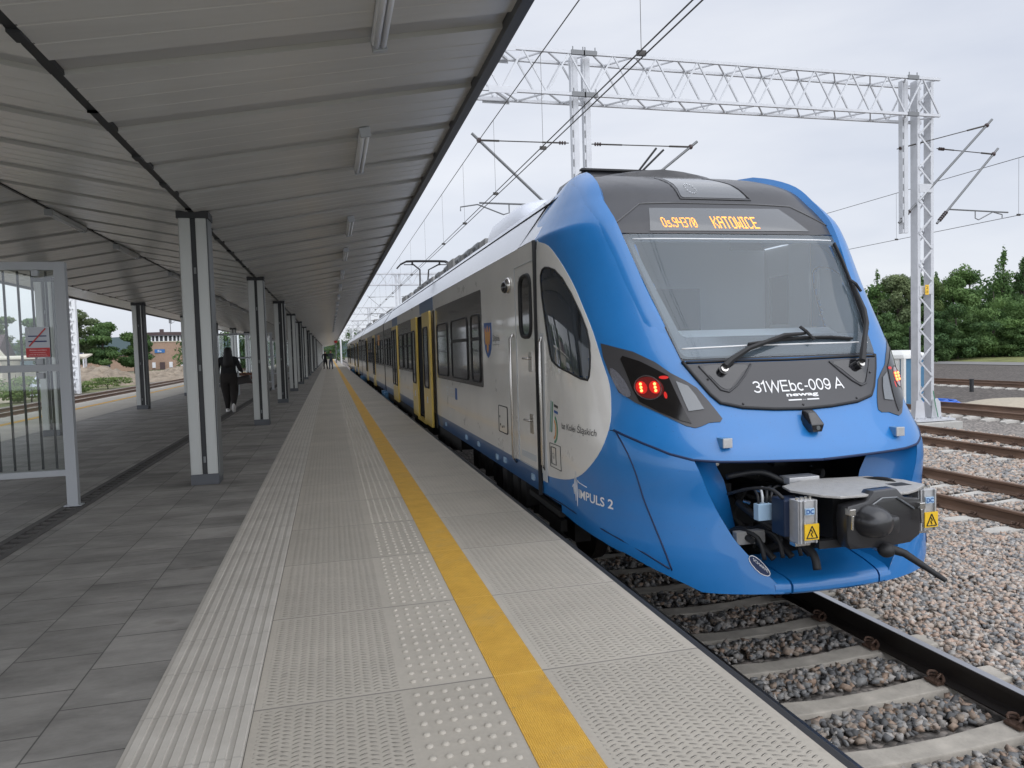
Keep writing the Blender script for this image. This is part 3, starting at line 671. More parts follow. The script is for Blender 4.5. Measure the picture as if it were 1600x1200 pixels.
MASKL = [(-.90, 3.00), (-.955, 2.87), (-.99, 2.75), (-1.005, 2.62), (-1.003, 2.50), (-.993, 2.40), (-.977, 2.29), (-.952, 2.103), (-.918, 1.884), (-.888, 1.655), (-.851, 1.462), (-.825, 1.322)]
WSO = rounded([(-.985, 2.335), (.985, 2.335), (.825, 1.33), (-.825, 1.33)], .03)
GL = rounded([(-.958, 2.315), (.958, 2.315), (.812, 1.345), (-.812, 1.345)], .05)
CLR = rounded([(-.92, 2.265), (.92, 2.265), (.775, 1.49), (-.775, 1.49)], .05)
CWIN = smooth_loop([(6.322, 2.105), (6.246, 2.157), (6.113, 2.148), (5.908, 2.079), (5.666, 1.887), (5.434, 1.641), (5.331, 1.471), (5.300, 1.321), (5.305, 1.215), (5.357, 1.185), (5.619, 1.241), (5.969, 1.307), (6.08, 1.39), (6.155, 1.578), (6.29, 1.909)], 3)
GREY = smooth_loop([(6.40, 2.415), (6.15, 2.345), (5.922, 2.198), (5.69, 1.994), (5.501, 1.78), (5.319, 1.553), (5.177, 1.321), (5.095, 1.161), (5.059, 1.002), (5.04, .83), (5.10, .666), (5.265, .515), (5.482, .402), (5.781, .33), (6.2, .285), (6.44, .28)], 3, closed=False)
GREY = GREY+[(6.455, .28), (6.455, 2.44)]
def zhood(u): return lin(abs(u), [0, .47, .76, .92, 1.04, 1.17, 1.24, 1.28, 1.42], [.615, .628, .638, .65, .687, .748, .793, .823, .823])
def zbot(u): return lin(abs(u), [0, .9, 1.02, 1.175, 1.306, 1.40, 1.42], [-.25, -.25, -.19, -.117, -.04, .0, .02])
CRZ = [-.25, -.209, -.085, .004, .109, .268, .45, .639, .70]; CRU = [.40, .424, .532, .61, .69, .769, .849, .915, .93]
def rows_shell():
    g = MB(); ylim = lambda z: 6.46 if z < 2.44 else min(7.14, 6.46+(z-2.44)*17)
    def columns(z, ustart=0):
        n = cub(z, KD, NN); W = WW(z); D = cub(z, KD, DD); Y = cub(z, KZ, KY); r0 = ustart/W
        tl = max(0.0, 1-(ylim(z)-Y)/D); rl = (1-tl**n)**(1/n); rs = []
        NA = 26
        rm = min(.86, rl*.98)
        for i in range(NA): rs.append(r0+(rm-r0)*i/NA)
        t1 = (1-rm**n)**(1/n)
        for i in range(27): t = min(1, max(0, t1+(tl-t1)*i/26)); rs.append((1-t**n)**(1/n))
        pts = []
        for r in rs: r = min(r, 1); pts.append((W*r, Y+D*(1-max(0, 1-r**n)**(1/n))))
        pts.append((pts[-1][0], ylim(z))); return pts
    NR = 84
    # upper shell
    def grid(zfun, N, side):
        base = len(g.v); nc = 54
        for i in range(N+1):
            v = i/N; zm = zfun(.3, v); n = cub(zm, KD, NN); D = cub(zm, KD, DD); Y = cub(zm, KZ, KY)
            tl = min(1, max(0.0, 1-(ylim(zm)-Y)/D)); rl = (1-tl**n)**(1/n); rm = min(.86, rl*.98); t1 = (1-rm**n)**(1/n)
            rs = [rm*k/26 for k in range(26)]+[(1-min(1, max(0, t1+(tl-t1)*k/26))**n)**(1/n) for k in range(27)]
            for k in range(nc):
                last = k == nc-1; r = min(1, rs[k]) if not last else 1; z = zfun(r*WW(zm), v); nn_ = cub(z, KD, NN)
                y = cub(z, KZ, KY)+cub(z, KD, DD)*(1-max(0, 1-r**nn_)**(1/nn_)); u = r*WW(z)
                if y > ylim(z) or last: y = ylim(z); u = uside(y, z)
                g.v.append((XC+side*u, y, z))
        for i in range(N):
            for k in range(nc-1): g.face((base+i*nc+k, base+i*nc+k+1, base+(i+1)*nc+k+1, base+(i+1)*nc+k))
    ztop = 3.188
    def zup(u, v):
        zh = zhood(u)
        return zh+(ztop-zh)*v if v < 1 else ztop
    for s in (-1, 1): grid(zup, NR, s)
    # lower skirt corners
    def ucr(z): return lin(z, CRZ, CRU)
    def zlow(u, v): a = zbot(u); b = zhood(u); return a+(b-a)*v
    def ust(z): return ucr(z)
    base = len(g.v)
    for s in (-1, 1):
        NL = 26; nc = 44; b0 = len(g.v)
        for i in range(NL+1):
            v = i/NL; uc = ucr(-.25+(.64+.25)*v); 
            for k in range(nc):
                # parameter from the crease round to the flank, by arc: first in u, then in y
                f = k/(nc-1)
                if f < .6:
                    u = uc+(1.27-uc)*(f/.6); z = zlow(u, v)
                    w = WW(z); u = min(u, w*.965); g.v.append((XC+s*u, yfront(u, z), z))
                else:
                    z = zlow(1.27, v); w = WW(z); u0 = min(1.27, w*.965); y0 = yfront(u0, z); y = y0+(5.93 - y0)*((f-.6)/.4)
                    z = zlow(lin(y, [4.7, 4.93, 5.4, 5.9], [1.2, 1.306, 1.39, 1.42]) if f > .6 else 1.27, v); z = zlow(1.27, v)+(z-zlow(1.27, v))*min(1, (f-.6)/.1)
                    g.v.append((XC+s*uside(y, z), y, z))
        for i in range(NL):
            for k in range(nc-1): g.face((b0+i*nc+k, b0+i*nc+k+1, b0+(i+1)*nc+k+1, b0+(i+1)*nc+k))
        # bottom lip turning under
        b1 = len(g.v)
        for k in range(nc):
            x, y, z = g.v[b0+k]; g.v.append((x-s*.03, y+.03, z-.012)); g.v.append((x-s*.12, y+.10, z+.01))
        for k in range(nc-1): g.face((b0+k, b1+2*k, b1+2*k+2, b0+k+1)); g.face((b1+2*k, b1+2*k+1, b1+2*k+3, b1+2*k+2))
    # flank above the wheels, behind the skirt
    for s in (-1, 1):
        b0 = len(g.v); ys = [5.93+(6.46-5.93)*i/6 for i in range(7)]
        for i in range(7):
            z = .08+(.823-.08)*i/6
            for y in ys: g.v.append((XC+s*uside(y, z), y, z))
        for i in range(6):
            for k in range(6): g.face((b0+i*7+k, b0+i*7+k+1, b0+(i+1)*7+k+1, b0+(i+1)*7+k))
    return g
def fin_u(z): return lin(z, [1.322, 1.884, 2.29, 2.5, 2.62, 2.87, 3.0, 3.06], [.83, .925, .985, 1.008, 1.008, .955, .90, .84])
def fin_h(z): return lin(z, [1.45, 1.7, 1.95, 2.2, 2.4, 2.6, 2.75, 2.97, 3.02], [.0, .010, .022, .034, .044, .052, .056, .058, .055])
def fin_f(d): t = min(1, max(0, d/.34)); return 1-t*t*(3-2*t)
g = rows_shell()
for i_, v_ in enumerate(g.v):
    u_, z_ = v_[0]-XC, v_[2]
    if z_ > 1.45 and z_ < 3.12 and v_[1] < 7.13:
        d_ = abs(u_)-fin_u(z_)
        if 0 < d_ < .34:
            uu = min(abs(u_), WW(z_)*.98)*(1 if u_ > 0 else -1); h_ = fin_h(z_)*fin_f(d_)*min(1, d_/.05)*min(1, max(0, (7.12-v_[1])/.5))
            dr_ = Fp(uu, z_, .01)-Fp(uu, z_, 0); dr_ = dr_.normalized() if dr_.length > 1e-6 else Vector((0, -1, 0)); q_ = Vector(v_)+dr_*h_; g.v[i_] = tuple(q_)
# remove what is glazed
keepf = []; inn = shrink(MASKL[1:]+mir(MASKL[1:]), .97); glz = shrink(GL, .965)
cw = shrink(CWIN, .97)
fm = []
for f, m_ in zip(g.f, g.m):
    c = [sum(g.v[i][k] for i in f)/len(f) for k in range(3)]
    u = c[0]-XC
    if inside((u, c[2]), glz) and c[1] < 5.9: continue
    if abs(u) > 1.2 and inside((c[1], c[2]), cw): continue
    keepf.append(f); fm.append(1 if c[2] > 3.04 and abs(u) < .76 else 0)
g.f = keepf; g.m = fm
me = bpy.data.meshes.new('nose_shell'); me.from_pydata(g.v, [], g.f); me.materials.append(M['train_blue']); me.materials.append(M['mask_black']); me.polygons.foreach_set('material_index', fm); bm = bmesh.new(); bm.from_mesh(me); bmesh.ops.remove_doubles(bm, verts=bm.verts, dist=.0012); bmesh.ops.recalc_face_normals(bm, faces=bm.faces); bm.to_mesh(me); bm.free()
me.polygons.foreach_set('use_smooth', [True]*len(me.polygons)); me.set_sharp_from_angle(angle=R(40)); nose = bpy.data.objects.new('nose_shell', me); C.objects.link(nose); T(nose)
nose['label'] = 'glossy blue nose shell of the train'
# black mask with the windscreen opening
low = [(-.766, 1.216), (-.723, 1.146), (-.681, 1.078), (-.626, 1.018), (-.475, .981), (-.233, .960), (0, .952)]
mask_outer = MASKL+mir(MASKL)[0:]
mask_outer = [(-.30, 3.125), (-.6, 3.085)][::-1][1:]*0 + MASKL + mir(MASKL)
top = [(.82, 3.055), (.72, 3.10), (.60, 3.128), (.45, 3.147), (.22, 3.172), (0, 3.183)]; top = top+[(-a, b) for a, b in top[:-1][::-1]]
mask_outer = MASKL+mir(MASKL)+top
mk = tp(patch([mask_outer, GL[::-1]], Fp, 'mask', 'mask_black', train, .05, .012, .004)); mk['label'] = 'black front mask around the windscreen'
gl = tp(patch([WSO], Fp, 'windscreen', 'windscreen_glass', train, .06, .004, .009)); gl['label'] = 'large raked windscreen'
frit = patch([GL, CLR[::-1]], Fp, 'windscreen_border', 'lamp_lens_grey', gl, .06, .003, .006); frit.matrix_parent_inverse = TI
def line(pts, fn, r, name, matn, parent, off=.004, seg=6):
    P = []
    for a, b in zip(pts[:-1], pts[1:]):
        for i in range(seg): P.append(fn(a[0]+(b[0]-a[0])*i/seg, a[1]+(b[1]-a[1])*i/seg, off))
    P.append(fn(*pts[-1], off)); o = MB().tube(P, r, 6).build(name, matn, parent, smooth=True)
    if parent is train or parent in list(train.children): o.matrix_parent_inverse = TI
    return o
line([(-.91, 2.292), (.93, 2.292)], Fp, .006, 'heating_strip', 'letter_white', gl, .008, 12)
line([(-.80, 1.405), (-.32, 1.415), (.70, 1.414)], Fp, .006, 'heating_strip', 'letter_white', gl, .008, 8)
line([(.735, 1.385), (.745, 1.412), (.79, 1.410)], Fp, .007, 'heating_strip', 'letter_white', gl, .009, 3)
BEZ = [(-1.0, 2.44), (-.87, 2.53), (-.72, 2.632), (-.37, 2.645), (.37, 2.645), (.72, 2.632), (.87, 2.53), (1.0, 2.44)]
line(BEZ, Fp, .009, 'mask_seam', 'black_gloss', mk, .003); line([(-.99, 2.345), (.99, 2.345)], Fp, .009, 'mask_seam', 'black_gloss', mk, .003, 12)
# destination display
dsp = tp(patch([[(-.66, 2.585), (.58, 2.60), (.745, 2.375), (-.745, 2.365)]], Fp, 'destination_display', 'display_glass', train, .08, .004, .008)); dsp['label'] = 'dark destination display reading Os. 94370 KATOWICE'
FONT = {'O': ['01110', '10001', '10001', '10001', '10001', '10001', '10001', '10001', '01110'], 's': ['00000', '00000', '00000', '01110', '10000', '01110', '00001', '00001', '11110'], '.': ['0', '0', '0', '0', '0', '0', '0', '1', '1'],
 '9': ['01110', '10001', '10001', '10001', '01111', '00001', '00001', '10001', '01110'], '4': ['10001', '10001', '10001', '10001', '11111', '00001', '00001', '00001', '00001'], '3': ['11110', '00001', '00001', '00001', '01110', '00001', '00001', '00001', '11110'],
 '7': ['11111', '00001', '00001', '00010', '00010', '00100', '00100', '00100', '00100'], '0': ['01110', '10001', '10011', '10011', '10101', '11001', '11001', '10001', '01110'], 'K': ['10001', '10001', '10010', '10100', '11000', '10100', '10010', '10001', '10001'],
 'A': ['01110', '10001', '10001', '10001', '11111', '10001', '10001', '10001', '10001'], 'T': ['11111', '00100', '00100', '00100', '00100', '00100', '00100', '00100', '00100'], 'W': ['10001', '10001', '10001', '10001', '10101', '10101', '10101', '11011', '10001'],
 'I': ['111', '010', '010', '010', '010', '010', '010', '010', '111'], 'C': ['01110', '10001', '10000', '10000', '10000', '10000', '10000', '10001', '01110'], 'E': ['11111', '10000', '10000', '10000', '11110', '10000', '10000', '10000', '11111']}
def led_text(txt, u0, u1, z0, z1, gap=1):
    cols = sum(len(FONT[c][0])+gap for c in txt if c != ' ')-gap; px = (u1-u0)/cols; pz = (z1-z0)/9; g = MB(); x = u0
    for ch in txt:
        F_ = FONT[ch]
        for r, row in enumerate(F_):
            for k, b in enumerate(row):
                if b == '1':
                    u = x+k*px; z = z1-(r+1)*pz; q = [Fp(u+a*px, z+b2*pz, .0105) for a, b2 in ((.1, .1), (.9, .1), (.9, .9), (.1, .9))]; q2 = [Fp(u+a*px, z+b2*pz, .0085) for a, b2 in ((.1, .1), (.9, .1), (.9, .9), (.1, .9))]
                    g.add(q+q2, [(0, 1, 2, 3), (0, 4, 5, 1), (1, 5, 6, 2), (2, 6, 7, 3), (3, 7, 4, 0)])
        x += (len(F_[0])+gap)*px
    o = g.build('display_text', 'orange_led', dsp); o.matrix_parent_inverse = TI; return o
led_text('Os.94370', -.61, -.30, 2.398, 2.490); led_text('KATOWICE', -.15, .275, 2.392, 2.506)
# upper marker lamp
ml = tp(patch([rounded([(-.305, 2.705), (.335, 2.705), (.27, 2.88), (.20, 2.97), (-.27, 2.97)], .03)], Fp, 'marker_lamp', 'display_glass', train, .06, .004, .008))
line([(-.32, 2.98), (-.32, 2.69), (.36, 2.69), (.29, 2.88), (.2, 3.0)], Fp, .008, 'lamp_seal', 'black_gloss', ml, .006)
g = MB()
for i in range(14):
    a = 2*math.pi*i/14; u, z = -.17+.045*math.cos(a), 2.80+.055*math.sin(a); p = Fp(u, z, .011); g.ball(p, .0055, n=6, m=4)
o = g.build('lamp_led', 'lamp_white', ml, smooth=True); o.matrix_parent_inverse = TI
# equipment panel with number
pan = [(-.80, 1.290)]+low+[(-a, b) for a, b in low[:-1][::-1]]+[(.80, 1.290)]+[(.5, 1.292), (0, 1.288), (-.5, 1.292)]
pn = tp(patch([pan], Fp, 'equipment_panel', 'mask_black', train, .05, .02, .016)); pn['label'] = 'black equipment panel lettered 31WEbc-009 A'
line([(-.82, 1.315)]+low+[(-a, b) for a, b in low[:-1][::-1]]+[(.82, 1.315)], Fp, .014, 'panel_seal', 'black_matt', pn, .006)
line([(-.80, 1.305), (-.5, 1.308), (0, 1.303), (.5, 1.308), (.80, 1.305)], Fp, .010, 'panel_seal', 'black_matt', pn, .010)
def put_text(body, fn, a0, b0, w, h, name, matn, parent, off=.004, flip=1, bold=0, ti=True, shear=0, skew=0):
    vs, fs = text_mesh(body, w, h, bold); g = MB(); g.add([fn(a0+flip*(x+shear*y), b0+y+skew*x, off) for x, y in vs], fs); o = g.build(name, matn, parent, fix=False)
    if ti: o.matrix_parent_inverse = TI
    return o
def arcp(cx, cy, rx, ry, a0, a1, n=10): return [(cx+rx*math.cos(R(a0+(a1-a0)*i/n)), cy+ry*math.sin(R(a0+(a1-a0)*i/n))) for i in range(n+1)]
GLY = {'3': (.50, [arcp(.24, .735, .20, .235, 160, -88, 12)+arcp(.24, .265, .225, .245, 88, -160, 12)]), '1': (.42, [[(.06, .76), (.16, .82), (.26, .98), (.26, 0)]]), 'W': (.90, [[(.02, 1), (.22, .02), (.44, .95), (.66, .02), (.86, 1)]]),
 'E': (.62, [[(.54, .97), (.08, .97), (.08, .03), (.56, .03)], [(.08, .52), (.50, .52)]]), 'b': (.52, [[(.07, 1), (.07, 0)], arcp(.245, .345, .185, .325, 170, -170, 16)]), 'c': (.48, [arcp(.25, .345, .19, .325, 45, 315, 14)]), '-': (.34, [[(.05, .36), (.28, .36)]]),
 '0': (.54, [arcp(.26, .5, .20, .475, 0, 360, 20)]), '9': (.54, [arcp(.255, .665, .195, .305, 0, 360, 18), [(.45, .68)]+arcp(.24, .47, .21, .45, 10, -150, 10)]), 'A': (.70, [[(.02, 0), (.33, 1), (.64, 0)], [(.13, .33), (.53, .33)]]), ' ': (.22, [])}
def stroke_text(txt, fn, u0, z0, w, h, name, m_, parent, off, th=.135, lean=0):
    tot = sum(GLY[c][0] for c in txt); k = w/tot; g = MB(); x = 0
    for ch in txt:
        for pl_2 in GLY[ch][1]:
            closed = pl_2[0] == pl_2[-1] or (abs(pl_2[0][0]-pl_2[-1][0]) < 1e-6 and abs(pl_2[0][1]-pl_2[-1][1]) < 1e-6); P = [Vector(((x+p[0])*k, p[1]*h)) for p in pl_2]; n = len(P); q = []
            for i, p in enumerate(P):
                a = P[i-1] if i else (P[-2] if closed else None); b = P[i+1] if i < n-1 else (P[1] if closed else None)
                d1 = (p-a).normalized() if a is not None else None; d2 = (b-p).normalized() if b is not None else None
                d1 = d1 or d2; d2 = d2 or d1; m_1 = Vector((-d1.y-d2.y, d1.x+d2.x)); m_1 = m_1.normalized() if m_1.length > 1e-4 else Vector((-d1.y, d1.x)); c_ = max(.35, m_1.dot(Vector((-d1.y, d1.x)))); t = th*h/2/c_
                q.append((p+m_1*t, p-m_1*t))
            vs_ = [fn(u0+a.x, z0+a.y, off) for pr in q for a in pr]; g.add(vs_, [(2*i, 2*i+1, 2*i+3, 2*i+2) for i in range(n-1)])
        x += GLY[ch][0]
    o = g.build(name, m_, parent, fix=False); return o
stroke_text('31WEbc-009 A', Fp, -.362, 1.075, .755, .076, 'vehicle_number', 'letter_white', pn, .0190)
put_text('newag', Fp, -.115, 1.028, .265, .027, 'maker_lettering', 'letter_white', pn, .0185, bold=.035)
g = MB()
for a, b in ((-.11, .0), (.045, .145)):
    q = [Fp(x, z, .0185) for x, z in ((a, 1.006), (b, 1.006), (b, 1.015), (a, 1.015))]; g.add(q, [(0, 1, 2, 3)])
o = g.build('maker_underline', 'letter_white', pn, fix=False); o.matrix_parent_inverse = TI
put_text('GROUP', Fp, .008, 1.007, .03, .006, 'maker_lettering', 'letter_white', pn, .0185)
for s in (-1, 1):   # wiper recesses
    rc = smooth_loop([(s*-.70, 1.272), (s*-.655, 1.20), (s*-.60, 1.125), (s*-.55, 1.108), (s*-.49, 1.15), (s*-.42, 1.215), (s*-.37, 1.272)], 3)
    if s < 0: rc = rc[::-1]
    o = patch([rc], Fp, 'wiper_recess', 'black_gloss', pn, .05, .004, .019); o.matrix_parent_inverse = TI
    line([(s*-.72, 1.275), (s*-.66, 1.185), (s*-.605, 1.105), (s*-.55, 1.088), (s*-.48, 1.13), (s*-.40, 1.20), (s*-.33, 1.275)], Fp, .008, 'recess_edge', 'mask_black', pn, .018)
for u, z in ((-.47, 1.0), (0, .975), (.47, 1.0), (-.68, 1.18), (.68, 1.18)):
    o = MB().ball(Fp(u, z, .017), .009, n=8, m=4).build('panel_screw', 'black_gloss', pn, smooth=True); o.matrix_parent_inverse = TI
# wipers
def wiper(piv, arm, blade, name='wiper'):
    w = MB().tube([Fp(*piv, .0), Fp(*piv, .055)], .038, 14).build(name, 'black_gloss', train, smooth=False, auto=40); w.matrix_parent_inverse = TI
    c = MB().tube([Fp(*piv, .05), Fp(*piv, .068)], .026, 12).build('wiper_nut', 'chrome', w, auto=40); c.matrix_parent_inverse = TI
    a = MB(); p = [Fp(*q, o_) for q, o_ in arm]
    a.tube(p, [.026, .026]+[.020]*(len(p)-3)+[.011], 6); o = a.build('wiper_arm', 'black_matt', w, auto=30); o.matrix_parent_inverse = TI
    b = MB(); p = [Fp(*q, .035) for q in blade]; b.tube(p, .011, 6); p2 = [Fp(*q, .018) for q in blade]; b.tube(p2, .007, 6); o = b.build('wiper_blade', 'black_matt', w, auto=30); o.matrix_parent_inverse = TI
    return w
wiper((-.56, 1.235), [((-.56, 1.245), .075), ((-.50, 1.285), .075), ((-.34, 1.36), .07), ((-.15, 1.41), .07), ((.0, 1.452), .06), ((.20, 1.47), .05)], [(-.30, 1.412), (-.05, 1.437), (.18, 1.448), (.42, 1.447), (.62, 1.43)])
w2 = wiper((.575, 1.235), [((.575, 1.245), .075), ((.62, 1.31), .075), ((.70, 1.41), .07), ((.80, 1.53), .07), ((.86, 1.64), .06), ((.90, 1.86), .05)], [(.925, 2.25), (.925, 2.10), (.905, 1.86), (.87, 1.66), (.83, 1.50)])
for u, z in ((.20, 1.47), (.90, 1.86)):
    o = MB().tube([Fp(u-.02, z+.05, .05), Fp(u, z, .07), Fp(u+.05, z-.05, .05)], .012, 6).build('wiper_joint', 'black_matt', w2, auto=30); o.matrix_parent_inverse = TI
# headlights
HLP = [(-1.278, 1.468), (-1.20, 1.432), (-1.114, 1.397), (-.996, 1.316), (-.915, 1.236), (-.831, 1.181), (-.764, 1.128), (-.707, 1.036), (-.668, .962), (-.646, .912), (-.667, .892), (-.746, .888), (-.80, .868), (-.845, .856), (-.90, .870), (-.959, .907), (-1.055, .968), (-1.15, 1.025), (-1.228, 1.10), (-1.262, 1.242), (-1.278, 1.36)]
DK = [(-1.192, 1.345), (-1.178, 1.368), (-1.088, 1.325), (-.936, 1.217), (-.862, .884), (-.925, .905), (-1.03, .962), (-1.13, 1.035), (-1.155, 1.13)]
TRI = [(-.895, 1.178), (-.822, 1.142), (-.785, 1.075), (-.752, .978), (-.856, .966)]
OV = smooth_loop([(-1.252, 1.278), (-1.228, 1.262), (-1.195, 1.2), (-1.168, 1.105), (-1.176, 1.068), (-1.205, 1.078), (-1.236, 1.143), (-1.252, 1.221)], 2)
for s in (1, -1):
    mm = (lambda P: P) if s == 1 else mir
    hl = tp(patch([mm(HLP)], Fp, 'headlight', 'lamp_rim', train, .04, .006, .005)); hl['label'] = 'wedge shaped tail and head lamp with lit red diodes' 
    for nm, P, m_, of in (('lamp_lens', DK, 'lamp_lens_dark', .010), ('lamp_lens', TRI, 'lamp_lens_grey', .012), ('side_lens', OV, 'lamp_lens_side', .011)):
        o = patch([mm(P)], Fp, nm, m_, hl, .04, .004, of); o.matrix_parent_inverse = TI
    ring = [(s*(-1.068+.075*math.cos(t)), 1.134+.085*math.sin(t)) for t in [2*math.pi*i/20 for i in range(21)]]
    o = line(ring, Fp, .0035, 'lamp_ring', 'lamp_rim', hl, .011, 1); o.matrix_parent_inverse = TI
    g = MB()
    for uu in (-1.107, -1.027):
        for zz in (1.160, 1.136, 1.112): g.ball(Fp(s*uu, zz, .012), .0115, n=8, m=5)
    o = g.build('red_diode', 'red_led', hl, smooth=True); o.matrix_parent_inverse = TI
    P = [(s*(-1.062+.085*math.cos(t)), 1.134+.078*math.sin(t)) for t in [2*math.pi*i/20 for i in range(20)]]
    o = patch([P], Fp, 'red_halo', 'red_halo', hl, .05, .002, .0108); o.matrix_parent_inverse = TI
    for (uu, zz, ra, rb) in ((-1.104, 1.136, .032, .046), (-1.030, 1.136, .032, .046), (-.965, 1.205, .03, .012), (-.975, 1.08, .010, .025)):
        P = [(s*uu+ra*math.cos(t), zz+rb*math.sin(t)) for t in [2*math.pi*i/14 for i in range(14)]]
        o = patch([P], Fp, 'diode_glow', 'red_glow', hl, .05, .002, .0112); o.matrix_parent_inverse = TI  # red glow round the diodes, painted on the lens as emissive patches
# raised blue fins flanking the mask: crest strip on the displaced shell
for s in (-1, 1):
    g = MB(); n = 0
    D_ = (-.012, .0, .02, .045, .07, .10, .13)
    for k in range(40):
        z = 1.45+(3.03-1.45)*k/39; ue = fin_u(z); h = fin_h(z)
        for i, d in enumerate(D_):
            u = min(ue+d, WW(z)*.985); g.v.append(tuple(Fp(s*u, z, .003 if i == 0 else h*fin_f(d)+(.004 if i < 6 else -.002)-(.010 if k < 2 else .005 if k < 4 else 0))))
        n += 1
    for y, h in ((6.75, .045), (6.95, .028), (7.12, .0)):
        for i, d in enumerate(D_): g.v.append((XC+s*(.86+d), y, lin(.86+d, [.6, .82, .97, 1.12], [3.14, 3.09, 3.02, 2.86])+(h*fin_f(d)+.003 if i else 0)))
        n += 1
    m = len(D_)
    for i in range(n-1):
        for k in range(m-1): g.face((i*m+k, i*m+k+1, (i+1)*m+k+1, (i+1)*m+k))
    o = g.build('nose_fin', 'train_blue', train, smooth=True); o.data.set_sharp_from_angle(angle=R(50)); o.matrix_parent_inverse = TI
# grooves on the nose
GRV = 'train_blue_dark'
for s in (-1, 1):
    line([(s*a, b) for a, b in ((1.285, .823), (1.242, .793), (1.166, .748), (1.044, .687), (.918, .650), (.758, .638), (.471, .630), (0, .615))], Fp, .010, 'body_seam', GRV, train, -.004)
    line([(s*1.277, .815), (s*1.182, .365), (s*1.115, .099), (s*1.060, -.12)], Fp, .007, 'body_seam', GRV, train, -.001)
    o = MB().tube([Sp(y, z, -.001, s) for y, z in ((6.46, .083), (5.922, .095), (5.6, .09), (5.084, .06), (4.90, .03))]+[Fp(s*u, z, -.001) for u, z in ((1.19, -.03), (1.11, -.085), (1.072, -.111))], .007, 6).build('body_seam', GRV, train, smooth=True); o.matrix_parent_inverse = TI
# hood lip (thickness over the opening)
g = MB(); a_ = []; 
us = [-.93+1.86*i/30 for i in range(31)]
for u in us: a_.append(Fp(u, zhood(u), 0))
for k, (dy, dz) in enumerate(((0, 0), (.02, -.012), (.10, -.008), (.5, .0))):
    for p in a_: g.v.append((p.x, p.y+dy, p.z+dz))
for k in range(3):
    for i in range(30): g.face((k*31+i, k*31+i+1, (k+1)*31+i+1, (k+1)*31+i))
o = g.build('hood_lip', 'train_blue', train, smooth=True); o.matrix_parent_inverse = TI
# bowl inside the crease
for s in (-1, 1):
    g = MB(); zz = [.655, .55, .45, .35, .268, .18, .109, .05, .0, -.05, -.10, -.15, -.20, -.25]; nz_ = len(zz); K = 8
    for z in zz:
        uo = lin(z, CRZ, CRU); po = Vector((XC+s*uo, yfront(uo, z), z)); ui = lin(z, [-.25, -.1, 0, .27, .47, .60], [.35, .42, .47, .53, .58, .66]); pi = Vector((XC+s*ui, 4.66, max(z, -.14)))
        for k in range(K+1):
            t = k/K; p = po.lerp(pi, t); p.x += s*.05*math.sin(math.pi*t)*(1 if z > 0 else .3); g.v.append(tuple(p))
    for i in range(nz_-1):
        for k in range(K): g.face((i*(K+1)+k, i*(K+1)+k+1, (i+1)*(K+1)+k+1, (i+1)*(K+1)+k))
    o = g.build('nose_cheek', 'train_blue', train, smooth=True); o.matrix_parent_inverse = TI
# lower valance between the corners, three pieces split by two gaps
def valance(u0, u1, name='valance'):
    g = MB(); n = 12; prof = [(0.10, -.262), (.02, -.262), (0, -.245), (0, -.20), (.02, -.175), (.06, -.16), (.2, -.135), (.42, -.11), (.46, -.11), (.46, -.26)]
    for i in range(n+1):
        t = i/n
        for dy, z in prof:
            f = min(1, dy/.46); k = 1+(.16*f if abs(u0)+abs(u1) > .6 and False else .18*f); u = (u0+(u1-u0)*t)*k
            g.v.append((XC+u, yfront((u0+(u1-u0)*t), -.24)+dy, z))
    m = len(prof)
    for i in range(n):
        for k in range(m): g.face((i*m+k, i*m+(k+1) % m, (i+1)*m+(k+1) % m, (i+1)*m+k))
    g.face(range(m)); g.face([n*m+k for k in range(m)][::-1])
    o = g.build(name, 'train_blue', train, auto=40, bevel=0); o.matrix_parent_inverse = TI; return o
valance(-.337, .337); valance(-.46, -.353); valance(.353, .46)
o = patch([smooth_loop([(-.612, -.012), (-.590, .004), (-.545, -.025), (-.498, -.085), (-.485, -.118), (-.502, -.131), (-.55, -.112), (-.598, -.055)], 3)], Fp, 'maker_plate', 'train_blue_dark', train, .05, .003, .006); tp(o)
pl_ = o; OVL = smooth_loop([(-.612, -.012), (-.590, .004), (-.545, -.025), (-.498, -.085), (-.485, -.118), (-.502, -.131), (-.55, -.112), (-.598, -.055)], 2)
line(OVL+[OVL[0]], Fp, .0028, 'plate_rim', 'letter_white', pl_, .007, 1)
put_text('SCHARFE', Fp, -.586, -.028, .088, .020, 'plate_lettering', 'letter_white', pl_, .0075, skew=-.95)
# camera pod and side brackets
g = MB(); c0 = Fp(0, .86, 0)
g.add([c0+Vector(v) for v in [(-.045, .02, .09), (.045, .02, .09), (.062, .02, -.02), (.045, .02, -.075), (-.045, .02, -.075), (-.062, .02, -.02), (-.03, -.035, .075), (.03, -.035, .075), (.052, -.10, -.005), (.036, -.095, -.06), (-.036, -.095, -.06), (-.052, -.10, -.005)]],
 [(6, 7, 8, 11), (11, 8, 9, 10), (0, 1, 7, 6), (1, 2, 8, 7), (2, 3, 9, 8), (3, 4, 10, 9), (4, 5, 11, 10), (5, 0, 6, 11), (0, 5, 4, 3, 2, 1)])
cp = tp(g.build('front_camera', 'black_gloss', train, bevel=.008, auto=40)); o = MB().tube([c0+Vector((0, -.09, -.03)), c0+Vector((0, -.104, -.03))], .016, 12).build('camera_lens', 'lamp_lens_grey', cp, auto=40); o.matrix_parent_inverse = TI
